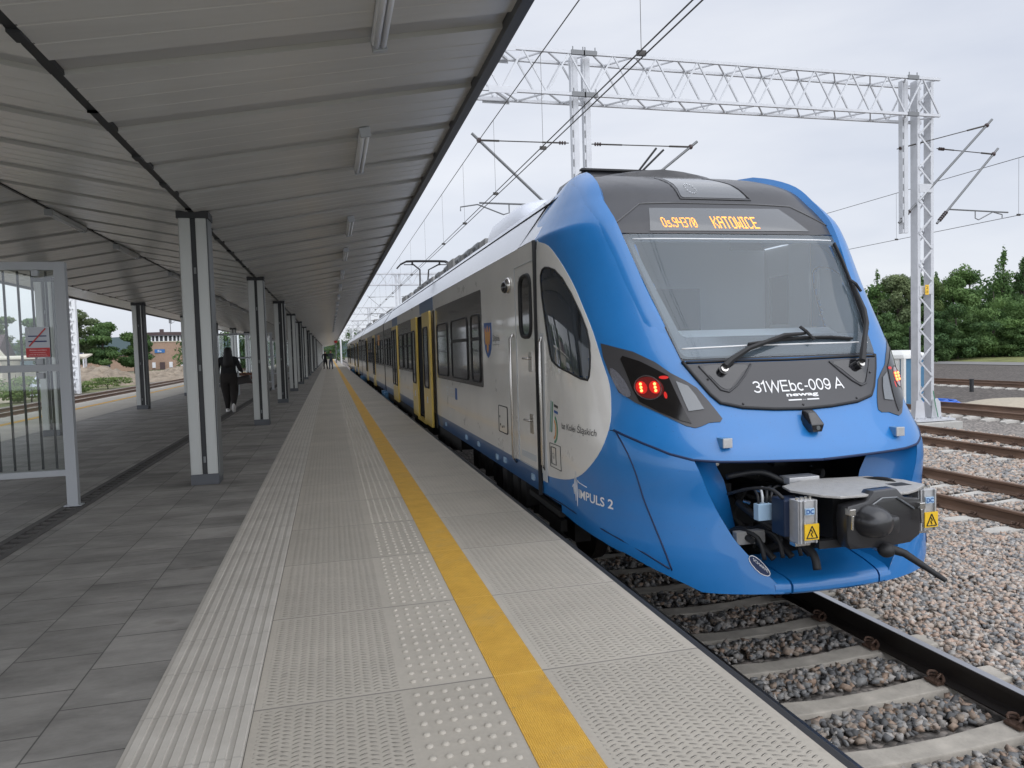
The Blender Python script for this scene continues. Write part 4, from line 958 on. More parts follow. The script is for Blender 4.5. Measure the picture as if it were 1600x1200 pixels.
for s in (-1, 1):
    c0 = Fp(s*.70, .762, 0); g = MB().mi(0); g.box(c0.x-.035, c0.x+.032, c0.y-.05, c0.y+.04, c0.z-.032, c0.z+.032); tp(g.build('bracket', 'bracket_blue', train, bevel=.004))
    br = MB().box(c0.x-.036, c0.x+.034, c0.y-.062, c0.y-.05, c0.z-.033, c0.z+.033).build('bracket_plate', 'cast_alu', train, bevel=.004); tp(br)
# grey side field of the cab, cab side windows, rails
for s in (-1, 1):
    fn = lambda a, b, off=0, s=s: Sp(a, b, off, s)
    gp = tp(patch([GREY, CWIN[::-1]], fn, 'cab_side_panel', 'train_grey', train, .06, .008, .003)); gp['label'] = 'light grey rounded field on the cab side'
    cwn = tp(patch([CWIN], fn, 'cab_side_window', 'cab_glass' if s < 0 else 'clear_cab_glass', train, .06, .006, .004)); cwn['label'] = 'dark pear shaped cab side window'
    lp = CWIN[::2]; line(lp+[lp[0]], fn, .009, 'window_seal', 'black_matt', cwn, .004, 2)
    wr = tp(patch([[(6.56, 2.462), (7.135, 2.462), (7.135, 3.0), (6.98, 3.0), (6.85, 2.87), (6.66, 2.70)]], fn, 'roof_edge_panel', 'train_white', train, .06, .01, .004))
    hr = MB().tube([(XC+s*1.415, 6.33, 1.55), (XC+s*1.445, 6.33, 1.50), (XC+s*1.445, 6.33, .38), (XC+s*1.415, 6.33, .33)], .017, 8).build('handrail', 'chrome', train, smooth=True); tp(hr)
    gr = MB().box(XC+s*1.422-.004, XC+s*1.422+.004, 6.27, 6.40, .22, 1.58).build('handrail_recess', 'interior_grey', train); tp(gr)
put_text('lat Kolei Śląskich', lambda a, b, off: Sp(a, b, off, -1), 5.81, .745, .64, .085, 'operator_lettering', 'letter_black', train, .006, flip=-1)
put_text('IMPULS 2', lambda a, b, off: Sp(a, b, off, -1), 5.47, .235, .50, .072, 'type_lettering', 'letter_white', train, .006, flip=-1, bold=.02)
S_ = lambda a, b, off=0: Sp(a, b, off, -1)
line([(5.60, .30), (5.575, .33), (5.56, .25), (5.545, .38), (5.53, .20), (5.515, .44), (5.50, .16), (5.485, .375), (5.46, .36), (5.32, .345)], S_, .0028, 'type_emblem', 'letter_white', train, .006, 2)
def quadpatch(pts, fn, name, m_, off=.006): o = patch([pts], fn, name, m_, train, .06, .002, off); return tp(o)
# the green, teal and orange 15 emblem
quadpatch([(6.095, .98), (6.080, .98), (6.135, .70), (6.150, .70)], S_, 'anniversary_emblem', 'logo_teal'); quadpatch([(6.055, .975), (6.035, .975), (6.085, .70), (6.105, .70)], S_, 'anniversary_emblem', 'logo_green')
quadpatch([(6.005, .955), (5.905, .945), (5.905, .922), (6.005, .932)], S_, 'anniversary_emblem', 'letter_black'); quadpatch([(6.01, .905), (5.91, .895), (5.91, .872), (6.01, .882)], S_, 'anniversary_emblem', 'logo_blue')
def arc(cy, cz, ry, rz, w, m_):
    A = [R(a) for a in range(70, -106, -16)]; P = [(cy-ry*math.cos(a), cz+rz*math.sin(a)) for a in A]+[(cy-(ry-w)*math.cos(a), cz+(rz-w)*math.sin(a)) for a in A[::-1]]; quadpatch(P, S_, 'anniversary_emblem', m_)
arc(6.02, .735, .10, .125, .024, 'logo_green'); arc(6.03, .735, .068, .09, .022, 'logo_orange')
def frame(y0, y1, z0, z1, r, m_, fn=S_, w=0): line([(y0, z0), (y1, z0), (y1, z1), (y0, z1), (y0, z0)], fn, r, 'marking_frame', m_, train, .005, 3)
frame(6.16, 5.86, .39, .60, .0035, 'letter_black'); frame(6.12, 5.99, .42, .57, .004, 'letter_black'); put_text('G1', S_, 6.09, .47, .06, .05, 'gauge_lettering', 'letter_black', train, .006, flip=-1)

# car bodies
PROF = [(1.40, .08), (1.42, .285), (1.42, 2.45), (1.40, 2.47), (1.12, 2.86), (.97, 3.02), (.82, 3.09), (.6, 3.14), (.35, 3.17), (0, 3.19)]
def side_x(z): return XC-lin(z, [p[1] for p in PROF[:4]], [p[0] for p in PROF[:4]])
def car(y0, y1, holes, name='car_body', lab=None):
    """body shell: lower stripe, grey wall, white roof; holes = door openings on the platform side"""
    g = MB()
    cuts = [y0]+[v for h in holes for v in h]+[y1]
    full = [(XC-w, z) for w, z in PROF]+[(XC+w, z) for w, z in PROF[::-1][1:]]
    full0 = full
    for a, b, isdoor in [(cuts[i], cuts[i+1], i % 2 == 1) for i in range(len(cuts)-1)]:
        P = full
        for i in range(len(P)-1):
            (xa, za), (xb, zb) = P[i], P[i+1]; zm = (za+zb)/2
            if isdoor and xa < XC-1 and zm < 2.2:
                if za < 2.2 < zb: xa, za = XC-1.42, 2.18
                else: continue
            aa = max(a, 7.13) if (y0 < 7 and zm > 2.452) else a
            g.k = 0 if zm < .285 and zm > 0 else (1 if zm < 2.46 else 2)
            if zm < .29: g.k = 0
            if y0 < 7 and xa > XC+1 and .3 < zm < 2.45 and aa < 7:      # opening of the far cab door window
                for (ya, yb, zq, zr) in ((aa, 6.64, .285, 2.45), (7.05, b, .285, 2.45), (6.64, 7.05, .285, 1.62), (6.64, 7.05, 2.14, 2.45)): g.add([(xa, ya, zq), (xa, ya, zr), (xa, yb, zr), (xa, yb, zq)], [(0, 1, 2, 3)])
                continue
            g.add([(xa, aa, za), (xb, aa, zb), (xb, b, zb), (xa, b, za)], [(0, 1, 2, 3)])
    for y in ((7.13 if y0 < 7 else y0), y1): g.k = 3; g.add([(p[0], y, p[1]) for p in full], [tuple(range(len(full)))])
    g.k = 3; g.add([(XC-1.40, y0, .08), (XC+1.40, y0, .08), (XC+1.40, y1, .08), (XC-1.40, y1, .08)], [(0, 1, 2, 3)])
    o = g.build(name, ['stripe_blue', 'train_grey', 'train_white', 'black_matt'], train); tp(o)
    if lab: o['label'] = lab
    for s in (-1, 1):
        q = MB().tube([(XC+s*1.10, y0+.05, 2.885), (XC+s*1.10, y1-.05, 2.885)], .012, 6).build('roof_seam', 'black_matt', o); q.matrix_parent_inverse = TI
    return o
XS = XC-1.42
def sidebox(y0, y1, z0, z1, t, name, m_, parent=None, r=0, x=None, side=-1):
    """rounded panel standing t proud of the side wall"""
    P = [(y0, z0), (y1, z0), (y1, z1), (y0, z1)]; P = rounded(P, r, 5) if r else P
    xx = XC+side*1.42 if x is None else x
    g = MB().prism(P, 'x', xx-side*.01, xx+side*t); o = g.build(name, m_, parent or train); o.matrix_parent_inverse = TI; return o
def ringbox(y0, y1, z0, z1, t, w, name, m_, parent, r=.06, x=None):
    P = rounded([(y0, z0), (y1, z0), (y1, z1), (y0, z1)], r, 5); P = [Vector((XS-t, p[0], p[1])) for p in P]
    o = MB().tube(P, w, 6, closed=True).build(name, m_, parent, smooth=True); o.matrix_parent_inverse = TI; return o
def window_band(y0, y1, wins, split=()):
    b = sidebox(y0, y1, .965, 2.205, .006, 'window_band', 'window_band', r=.05)
    for i, (a, c_) in enumerate(wins):
        w = sidebox(a, c_, 1.03, 1.90, .009, 'window', 'window_glass', b, r=.10)
        ringbox(a, c_, 1.03, 1.90, .010, .014, 'window_frame', 'black_matt', b, r=.10)
        if i in split: sidebox(a+.02, c_-.02, 1.565, 1.61, .018, 'window_bar', 'black_matt', b)
    return b
def door_leaf(y0, y1, out, lab=None):
    x = XS-out; g = MB().prism(rounded([(y0, .02), (y1, .02), (y1, 2.19), (y0, 2.19)], .02), 'x', x+.03, x-.012); d = tp(g.build('door_leaf', 'train_yellow', train, bevel=.004))
    if lab: d['label'] = lab
    zb_, zt_ = (.75, 1.90) if y0 < 20 else (.5, 2.08); m = (y0+y1)/2; hw = (y1-y0)*(.30 if y0 < 20 else .41); g = MB().prism(rounded([(m-hw, zb_), (m+hw, zb_), (m+hw, zt_), (m-hw, zt_)], .09, 5), 'x', x, x-.018); w = g.build('door_window', 'window_glass', d); w.matrix_parent_inverse = TI
    P = [Vector((x-.016, a, b)) for a, b in rounded([(m-hw, zb_), (m+hw, zb_), (m+hw, zt_), (m-hw, zt_)], .09, 5)]; q = MB().tube(P, .018, 6, closed=True).build('door_window_frame', 'black_matt', d, smooth=True); q.matrix_parent_inverse = TI
    g = MB().box(x-.02, x-.01, m-.06, m+.06, .45, .57); q = g.build('door_sticker', 'interior_grey', d); q.matrix_parent_inverse = TI
    return d
c1 = car(6.475, 25.75, [(14.42, 15.82)], lab='front car body in light grey with a white roof')
# cab door
dr = sidebox(6.56, 7.22, .30, 2.25, .006, 'cab_door', 'train_grey', r=.03); dr['label'] = 'narrow grey driver door with an oval window'
ringbox(6.53, 7.25, .29, 2.27, .004, .006, 'door_seal', 'interior_grey', dr, r=.03)
w = sidebox(6.63, 7.03, 1.56, 2.15, .010, 'door_window', 'black_gloss', dr, r=.14); ringbox(6.63, 7.03, 1.56, 2.15, .010, .022, 'door_window_frame', 'black_matt', dr, r=.14)
for z in (1.22, .62):
    sidebox(6.66, 6.78, z, z+.19, .012, 'lock_plate', 'chrome', dr, r=.01); o = MB().tube([(XS-.012, 6.70, z+.13), (XS-.05, 6.70, z+.13), (XS-.05, 6.84, z+.13)], .012, 8).build('door_handle', 'chrome', dr, smooth=True); o.matrix_parent_inverse = TI
sidebox(6.60, 7.12, .36, .42, .012, 'door_kick_strip', 'interior_grey', dr)
o = tp(MB().tube([(XS, 7.37, 1.60), (XS-.04, 7.37, 1.55), (XS-.04, 7.37, .30), (XS, 7.37, .25)], .017, 8).build('handrail', 'chrome', train, smooth=True))
o = tp(MB().box(XS-.03, XS+.005, 6.462, 6.476, .07, 2.44).build('car_seam', 'black_matt', train))
g = MB().ball((XS-.01, 7.5, 2.12), .05, .085, .085, n=16, m=10); o = tp(g.build('side_camera', 'chrome', train, smooth=True)); q = MB().ball((XS-.05, 7.5, 2.10), .04, .065, .065, n=14, m=8).build('camera_dome', 'black_gloss', o, smooth=True); q.matrix_parent_inverse = TI
fg = tp(MB().box(XC+1.41, XC+1.418, 6.64, 7.05, 1.62, 2.14).build('door_window', 'clear_cab_glass', train))
# coat of arms: blue shield with a golden bird
SH = [(8.84, 1.775), (8.43, 1.765), (8.43, 1.56), (8.47, 1.45), (8.55, 1.38), (8.635, 1.345), (8.72, 1.38), (8.80, 1.45), (8.84, 1.56)]
sh = tp(MB().prism(SH, 'x', XS+.01, XS-.006).build('shield', 'logo_blue', train)); sh['label'] = 'blue shield with a golden eagle'
EG = [(8.635, 1.74), (8.60, 1.70), (8.61, 1.66), (8.56, 1.66), (8.50, 1.72), (8.475, 1.66), (8.49, 1.56), (8.53, 1.50), (8.59, 1.52), (8.585, 1.44), (8.635, 1.40), (8.685, 1.44), (8.68, 1.52), (8.74, 1.50), (8.78, 1.56), (8.795, 1.66), (8.77, 1.72), (8.71, 1.66), (8.66, 1.66), (8.67, 1.70)]
o = MB().prism(EG, 'x', XS, XS-.009).build('shield_eagle', 'logo_orange', sh); o.matrix_parent_inverse = TI
put_text('Śląskie.', lambda a, b, off: Vector((XS-off, a, b)), 8.36, 1.52, .36, .12, 'region_lettering', 'letter_black', train, .005, flip=-1)
put_text('Samorządowa', lambda a, b, off: Vector((XS-off, a, b)), 8.36, 1.49, .34, .018, 'region_lettering', 'letter_black', train, .005, flip=-1)
hb = sidebox(7.74, 8.16, .50, .80, .004, 'service_hatch', 'train_grey', r=.03); ringbox(7.74, 8.16, .50, .80, .004, .006, 'hatch_seam', 'black_matt', hb, r=.03)
for y, z in ((8.09, .66), (8.07, .57), (7.98, .55), (7.90, .56)): sidebox(y, y+.025, z, z+.025, .008, 'hatch_lock', 'black_matt', hb)
# EU style small print beside the first door
sidebox(11.0, 11.17, .68, .86, .004, 'funding_sign', 'logo_blue')
for z in (.83, .77, .71):
    sidebox(11.28, 11.62, z, z+.018, .003, 'small_print', 'interior_grey'); sidebox(11.8, 12.05, z, z+.018, .003, 'small_print', 'interior_grey')
sidebox(11.25, 11.9, .50, .512, .003, 'small_print', 'interior_grey'); sidebox(11.6, 11.85, .37, .38, .003, 'small_print', 'interior_grey')
for y, z in ((6.72, .19), (7.9, .19), (8.3, .17), (9.4, .19), (10.3, .18), (12.2, .19)): sidebox(y, y+.10, z-.03, z+.03, .003, 'stencil', 'light_blue_label')
window_band(8.98, 13.02, [(9.10, 9.66), (9.96, 11.30), (11.72, 12.86)], split=(0, 1))
# door pocket and open door
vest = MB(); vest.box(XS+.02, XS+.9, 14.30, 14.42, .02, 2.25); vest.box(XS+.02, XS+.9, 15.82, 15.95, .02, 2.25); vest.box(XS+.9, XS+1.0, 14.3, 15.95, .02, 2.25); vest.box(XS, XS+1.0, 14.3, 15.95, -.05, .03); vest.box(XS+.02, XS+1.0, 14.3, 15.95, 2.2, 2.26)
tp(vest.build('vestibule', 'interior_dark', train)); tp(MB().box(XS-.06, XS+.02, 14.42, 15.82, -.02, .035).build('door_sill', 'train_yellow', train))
g = MB(); g.tube([(XS+.35, 15.3, .03), (XS+.35, 15.3, 2.2)], .02, 8); tp(g.build('grab_pole', 'train_yellow', train))
door_leaf(13.36, 14.42, .07, 'yellow sliding door leaf pushed open, nearest'); door_leaf(15.82, 16.75, .03)
sidebox(13.2, 13.36, .02, 2.19, .004, 'door_frame', 'black_matt'); 
sidebox(13.35, 15.35, 2.21, 2.45, .003, 'blue_panel', 'stripe_blue')
window_band(16.85, 20.55, [(17.1, 17.9), (18.1, 18.9), (19.2, 20.2)], split=(0, 1, 2))
door_leaf(20.62, 21.40, .02); door_leaf(21.42, 22.2, .02); sidebox(20.6, 22.3, 2.21, 2.45, .003, 'blue_panel', 'stripe_blue')
window_band(22.3, 25.6, [(22.5, 23.2), (23.5, 24.2), (24.5, 25.4)], split=(0, 1, 2))
sidebox(10.95, 13.2, -.12, .075, -.0, 'side_skirt', 'underframe', x=XS+.03)
sidebox(16.8, 25.6, -.12, .075, -.0, 'side_skirt', 'underframe', x=XS+.03)
for k, (a, b) in enumerate(((26.1, 44.4), (44.8, 63.0), (63.4, 82.2))):
    car(a, b, []); Lc = b-a
    window_band(a+.15, a+5.1, [(a+.4+i*1.55, a+1.55+i*1.55) for i in range(3)], split=(0, 1, 2))
    door_leaf(a+5.2, a+5.95, .0); door_leaf(a+5.97, a+6.72, .0)
    window_band(a+6.9, a+11.4, [(a+7.1+i*1.45, a+8.2+i*1.45) for i in range(3)], split=(0, 1, 2))
    door_leaf(a+11.5, a+12.25, .0); door_leaf(a+12.27, a+13.0, .0)
    window_band(a+13.15, b-.2, [(a+13.4+i*1.6, a+14.6+i*1.6) for i in range(3)], split=(0, 1, 2))
sidebox(28.2, 29.2, 1.72, 2.12, .012, 'bicycle_sign', 'logo_orange', r=.1)
for y in (25.92, 44.6, 63.2):
    tp(MB().prism([(XC-w*.96, z) for w, z in PROF]+[(XC+w*.96, z) for w, z in PROF[::-1][1:]], 'y', y-.2, y+.2).build('gangway', 'black_matt', train))
    for q in (-.75, .45):
        tp(MB().prism(rounded([(XS-.02, -.32), (XS+.3, -.32), (XS+.3, .07), (XS-.10, .07), (XS-.10, -.2)], .02), 'y', y+q, y+q+.32).build('step_fairing', 'bracket_blue', train))
    for s in (-1,):
        tp(MB().ball((XS-.09, y+.3 if y < 30 else y-.3, 2.2), .06, .07, .08, n=10, m=6).build('side_camera', 'black_matt', train, smooth=True)) if y > 30 else None
# underframe, wheels
g = MB(); g.box(XC-1.15, XC+1.15, 6.0, 82, -.05, .07)
rr = random.Random(5)
for y in [9.7+i*1.1 for i in range(64)]:
    if rr.random() < .8: g2_ = MB(); g2_.box(XC-1.25+rr.random()*.1, XC-.5, y, y+rr.uniform(.4, .95), -.45+rr.random()*.15, -.052); tp(g2_.build('underframe_box', 'underframe', train, bevel=.02))
tp(g.build('underframe', 'underframe', train))
for y in (7.1, 9.6, 24.6, 27.4, 43, 46.2, 61.5, 64.8):
    b = MB(); b.box(XC-1.06, XC-.9, y-.5, y+2.0 if y < 8 else y+.6, -.45, -.22); b.box(XC-1.12, XC-.98, y-.16, y+.16, -.5, -.12); b.tube([(XC-1.12, y+.45, -.35), (XC-1.12, y+.45, 0)], .09, 10)
    bg_ = tp(b.build('bogie', 'underframe', train)); w = MB()
    w.tube([(XC-.80, y, RH+.43), (XC-.67, y, RH+.43)], .43, 28); w.tube([(XC+.67, y, RH+.43), (XC+.80, y, RH+.43)], .43, 28); w.tube([(XC-.95, y, RH+.43), (XC+.95, y, RH+.43)], .08, 10); q = w.build('wheel', 'rail_dark', bg_, auto=40); q.matrix_parent_inverse = TI
g = MB()
for k, (y, z) in enumerate(((7.25, -.04), (7.6, -.14), (8.1, -.12))): g2_ = MB(); g2_.box(XS+.06, XS+.20, y, y+.22, z-.16, .075); tp(g2_.build('underframe_box', 'underframe', train))
g.bar((XS+.05, 6.0, -.02), (XS+.05, 7.0, .0), .05, .05); g.bar((XS+.09, 6.1, -.15), (XS+.09, 6.8, -.13), .06, .10)
tp(g.build('step_bracket', 'underframe', train))
# roof equipment
mat('roof_box', (.25, .245, .235), .7, noise=.3, nscale=4)
AC = MB(); AC.prism([(XC-1.02, 3.0), (XC-.93, 3.23), (XC-.87, 3.26), (XC+.87, 3.26), (XC+.93, 3.23), (XC+1.02, 3.0)], 'y', 7.05, 8.0); 
ac = MB(); ac.add([(XC-.72, 7.25, 3.05), (XC+.30, 7.25, 3.05), (XC+.16, 7.4, 3.325), (XC-.60, 7.4, 3.325), (XC-.72, 8.3, 3.05), (XC+.30, 8.3, 3.05), (XC+.16, 8.2, 3.325), (XC-.60, 8.2, 3.325)], [(0, 1, 2, 3), (4, 7, 6, 5), (3, 2, 6, 7), (0, 3, 7, 4), (1, 5, 6, 2), (0, 4, 5, 1)])
tp(ac.build('roof_unit', 'mask_black', train, bevel=.01))
q = MB(); q.box(XC-.62, XC+.18, 7.36, 7.44, 3.325, 3.345); q.bar((XC+.05, 7.3, 3.32), (XC+.30, 7.3, 3.55), .025, .02); q.bar((XC+.02, 7.35, 3.32), (XC+.24, 7.35, 3.58), .02, .02); tp(q.build('roof_rail', 'black_matt', train))
fr = MB(); sec = [(-.98, 2.98), (-.96, 3.10), (-.90, 3.24), (-.78, 3.34), (-.6, 3.39), (.6, 3.39), (.78, 3.34), (.90, 3.24), (.98, 2.98)]
for y, k in ((8.55, .0), (8.7, .55), (9.0, .85), (9.4, 1), (10.4, 1), (10.5, .98)):
    for a, b in sec: fr.v.append((XC+a*(.9+.1*k), y, 2.98+(b-2.98)*(.25+.75*k)))
for i in range(5):
    for k in range(len(sec)-1): fr.face((i*9+k, i*9+k+1, (i+1)*9+k+1, (i+1)*9+k))
fr.face(range(9)); fr.face([45+k for k in range(9)][::-1]); tp(fr.build('roof_fairing', 'train_white', train, auto=50))
g = MB(); r2 = random.Random(3)
def req(y0, y1, u0, u1, h, m_='roof_box'): g.box(XC+u0, XC+u1, y0, y1, 3.0, 3.05+h)
y = 11.4
while y < 23.8:
    l = r2.uniform(.5, 1.7); g = MB(); g.box(XC-.82, XC+.7, y, y+l, 3.0, 3.12+r2.uniform(.02, .18)); tp(g.build('roof_box', 'roof_box', train, bevel=.02)); y += l+r2.uniform(.1, .5)
y = 29.5
while y < 78:
    l = r2.uniform(1.2, 3); g = MB(); g.box(XC-.82, XC+.8, y, y+l, 3.0, 3.12+r2.uniform(.02, .18)); tp(g.build('roof_box', 'roof_box', train, bevel=.02)); y += l+r2.uniform(1.0, 4.5)
for y in (11.9, 12.7, 13.6, 15.1, 16.4, 17.9, 19.3, 20.8, 22.3): g = MB(); g.tube([(XC-.80, y, 3.16), (XC-.80, y+.3, 3.16)], .08, 10); tp(g.build('roof_cylinder', 'galv_dark', train, auto=40))
for y in (36, 47, 49, 66): g = MB(); g.tube([(XC-.7, y, 3.22), (XC-.7, y+.6, 3.22)], .14, 10); tp(g.build('roof_cylinder', 'galv_dark', train, auto=40))
# pantograph
PY = 24.5; pt = MB(); pt.box(XC-.55, XC+.55, PY-.9, PY+.5, 3.15, 3.32); pg = tp(pt.build('pantograph', 'roof_box', train)); zt = 4.50
a = MB()
for s in (-1, 1):
    a.tube([(XC+s*.12-.12, PY+.1, 3.55), (XC+s*.15-.05, PY+.3, 4.22), (XC+s*.42, PY+.2, 4.38), (XC+s*.5, PY+.2, 4.40)], .026, 6)
    a.tube([(XC+s*.45, PY+.2, zt-.14), (XC+s*.47, PY+.2, zt)], .03, 6); a.tube([(XC+s*.42, PY+.2, zt-.12), (XC+s*.75, PY+.2, zt-.12)], .016, 6)
a.box(XC-.26, XC+.06, PY-.05, PY+.15, 3.3, 3.56); a.tube([(XC-.1, PY-.9, 3.4), (XC-.1, PY+.1, 3.6)], .05, 8)
q = a.build('pantograph_arm', 'black_matt', pg); q.matrix_parent_inverse = TI
h = MB(); 
for dy in (-.12, .14): h.tube([(XC-.98, PY+.2+dy, zt-.24), (XC-.86, PY+.2+dy, zt-.11), (XC-.66, PY+.2+dy, zt-.01), (XC-.4, PY+.2+dy, zt), (XC+.4, PY+.2+dy, zt), (XC+.66, PY+.2+dy, zt-.01), (XC+.86, PY+.2+dy, zt-.11), (XC+.98, PY+.2+dy, zt-.24)], .026, 6)
q = h.build('pantograph_head', 'black_matt', pg, smooth=True); q.matrix_parent_inverse = TI
# cab interior
ci = MB(); ci.mi(0); ci.box(XC-1.38, XC+1.38, 7.08, 7.11, .6, 2.44); ci.box(XC-.95, XC+.95, 7.08, 7.11, 2.44, 2.95); ci.mi(1); ci.box(XC+1.36, XC+1.385, 6.3, 6.63, .6, 2.44); ci.mi(1)
ci.add([(XC-1.0, 5.10, 1.34), (XC+1.0, 5.10, 1.34), (XC+1.15, 5.75, 1.56), (XC-1.15, 5.75, 1.56), (XC+1.15, 5.80, 1.40), (XC-1.15, 5.80, 1.40)], [(0, 1, 2, 3), (3, 2, 4, 5)])
ci.add([(XC-.80, 4.82, 1.34), (XC+.80, 4.82, 1.34), (XC+1.0, 5.10, 1.34), (XC-1.0, 5.10, 1.34)], [(0, 1, 2, 3)])
ci.mi(0); ci.box(XC-.85, XC+.85, 6.0, 6.9, 2.56, 2.60); ci.box(XC-.85, XC+.85, 5.80, 5.84, 2.34, 2.60); ci.mi(2); ci.box(XC-1.3, XC+1.3, 5.6, 7.0, .5, .55)
ci.mi(1); ci.box(XC-.80, XC-.1, 7.0, 7.06, .7, 2.2); ci.mi(2); ci.box(XC-.42, XC+.05, 6.1, 6.25, 1.2, 1.95)
cin = tp(ci.build('cab_interior', ['interior_grey', 'interior_pale', 'interior_dark'], train, fix=False)); 
q = MB().ball((XC+.1, 6.2, 2.55), .13, .13, .04, n=16, m=6).build('cab_lamp', 'lamp_white', cin, smooth=True); q.matrix_parent_inverse = TI
# coupler bay and coupler
bay = MB(); bay.box(XC-.98, XC+.98, 5.5, 5.55, -.3, .7); bay.box(XC-1.0, XC-.97, 4.62, 5.5, -.2, .7); bay.box(XC+.97, XC+1.0, 4.62, 5.5, -.2, .7); bay.box(XC-1.0, XC+1.0, 4.66, 5.5, -.2, -.15); bay.box(XC-1.0, XC+1.0, 4.9, 5.5, .64, .68)
tp(bay.build('coupler_bay', 'black_matt', train))
r3 = random.Random(9); g = MB()
for k in range(26):
    g = MB(); u = r3.uniform(-.6, .5); y = r3.uniform(4.75, 5.3); z = r3.uniform(-.1, .5)
    if k % 2: 
        P = [(XC+u, y, z)]
        for _ in range(5): P.append((P[-1][0]+r3.uniform(-.12, .16), P[-1][1]+r3.uniform(-.12, .12), P[-1][2]+r3.uniform(-.1, .08)))
        g.tube(smooth_loop(P, 4, closed=False), r3.uniform(.012, .028), 6)
    else: g.box(XC+u, XC+u+r3.uniform(.04, .15), y, y+.1, z, z+r3.uniform(.03, .12))
    tp(g.build('bay_hose' if k % 2 else 'bay_box', 'underframe', train, auto=50))
g = MB(); 
for k in range(16): u = r3.uniform(-.62, .3); z = r3.uniform(-.05, .5); y = r3.uniform(4.7, 4.95); g.tube([(XC+u, y, z), (XC+u+.012, y-.02, z)], .008, 6)
g.tube([(XC-.62, 4.68, .575), (XC-.62, 4.70, .575)], .02, 10); tp(g.build('bay_fastener', 'chrome', train))
g = MB(); g.box(XC-.30, XC-.06, 4.45, 4.5, .08, .16); tp(g.build('bay_bracket', 'cream', train, bevel=.008))
cp = thing('x', 'x', 'x'); bpy.data.objects.remove(cp)
def cpart(g, name, m_, parent=None, **k): o = g.build(name, m_, coup, **k); o.matrix_parent_inverse = TI; return o
g = MB(); g.tube([(XC, 5.4, .22), (XC, 4.2, .26)], .10, 14); g.box(XC-.22, XC+.22, 3.95, 4.35, .16, .44); coup = tp(g.build('coupler', 'black_matt', train, auto=40)); coup['label'] = 'automatic coupler with a black protective cover and a metal tread plate'
PLT = [(-.40, 4.22), (-.44, 4.08), (-.36, 3.88), (-.28, 3.80), (.18, 3.76), (.28, 3.80), (.46, 3.92), (.46, 4.10), (.34, 4.30), (-.10, 4.36)]
g = MB().prism([(XC+a, b) for a, b in PLT], 'z', .462, .478); cpart(g, 'tread_plate', 'tread_plate', bevel=.004); g = MB().box(XC+.24, XC+.37, 3.93, 4.02, .4785, .4795); cpart(g, 'plate_slot', 'black_matt')
g = MB().box(XC-.26, XC-.02, 4.34, 4.46, .45, .50); cpart(g, 'junction_box', 'cast_alu', bevel=.006)
COV = [(-.27, .36), (-.26, .42), (-.12, .44), (-.07, .50), (.10, .505), (.15, .45), (.27, .43), (.28, .34), (.27, .20), (.20, .155), (.05, .145), (.0, .10), (-.05, .145), (-.24, .15), (-.265, .2)]
g = MB().prism([(XC+a, b) for a, b in COV], 'y', 3.76, 3.86); cv = cpart(g, 'coupler_cover', 'cover_black', bevel=.012, auto=35); 
g = MB(); c0 = (XC-.10, 3.765, .32); n = 20
ring = [(.115, 0), (.112, -.03), (.10, -.08), (.075, -.12), (.035, -.138)]
for rr_, dy in ring:
    for k in range(n): t = 2*math.pi*k/n; g.v.append((c0[0]+rr_*math.cos(t), c0[1]+dy, c0[2]+rr_*.92*math.sin(t)))
for i in range(len(ring)-1):
    for k in range(n): g.face((i*n+k, i*n+(k+1) % n, (i+1)*n+(k+1) % n, (i+1)*n+k))
g.face([(len(ring)-1)*n+k for k in range(n)]); q = cpart(g, 'cover_dome', 'cover_black', cv, smooth=True)
g = MB(); g.box(XC-.06, XC+.04, 3.66, 3.77, .24, .36); cpart(g, 'cover_boss', 'cover_black', cv, bevel=.03, auto=40)
g = MB(); P = [(XC-.20, 3.752, .36), (XC-.02, 3.752, .455), (XC+.09, 3.752, .452), (XC+.22, 3.752, .37)]; g.tube(P, .006, 6); cpart(g, 'cover_rib', 'lamp_lens_grey', cv)
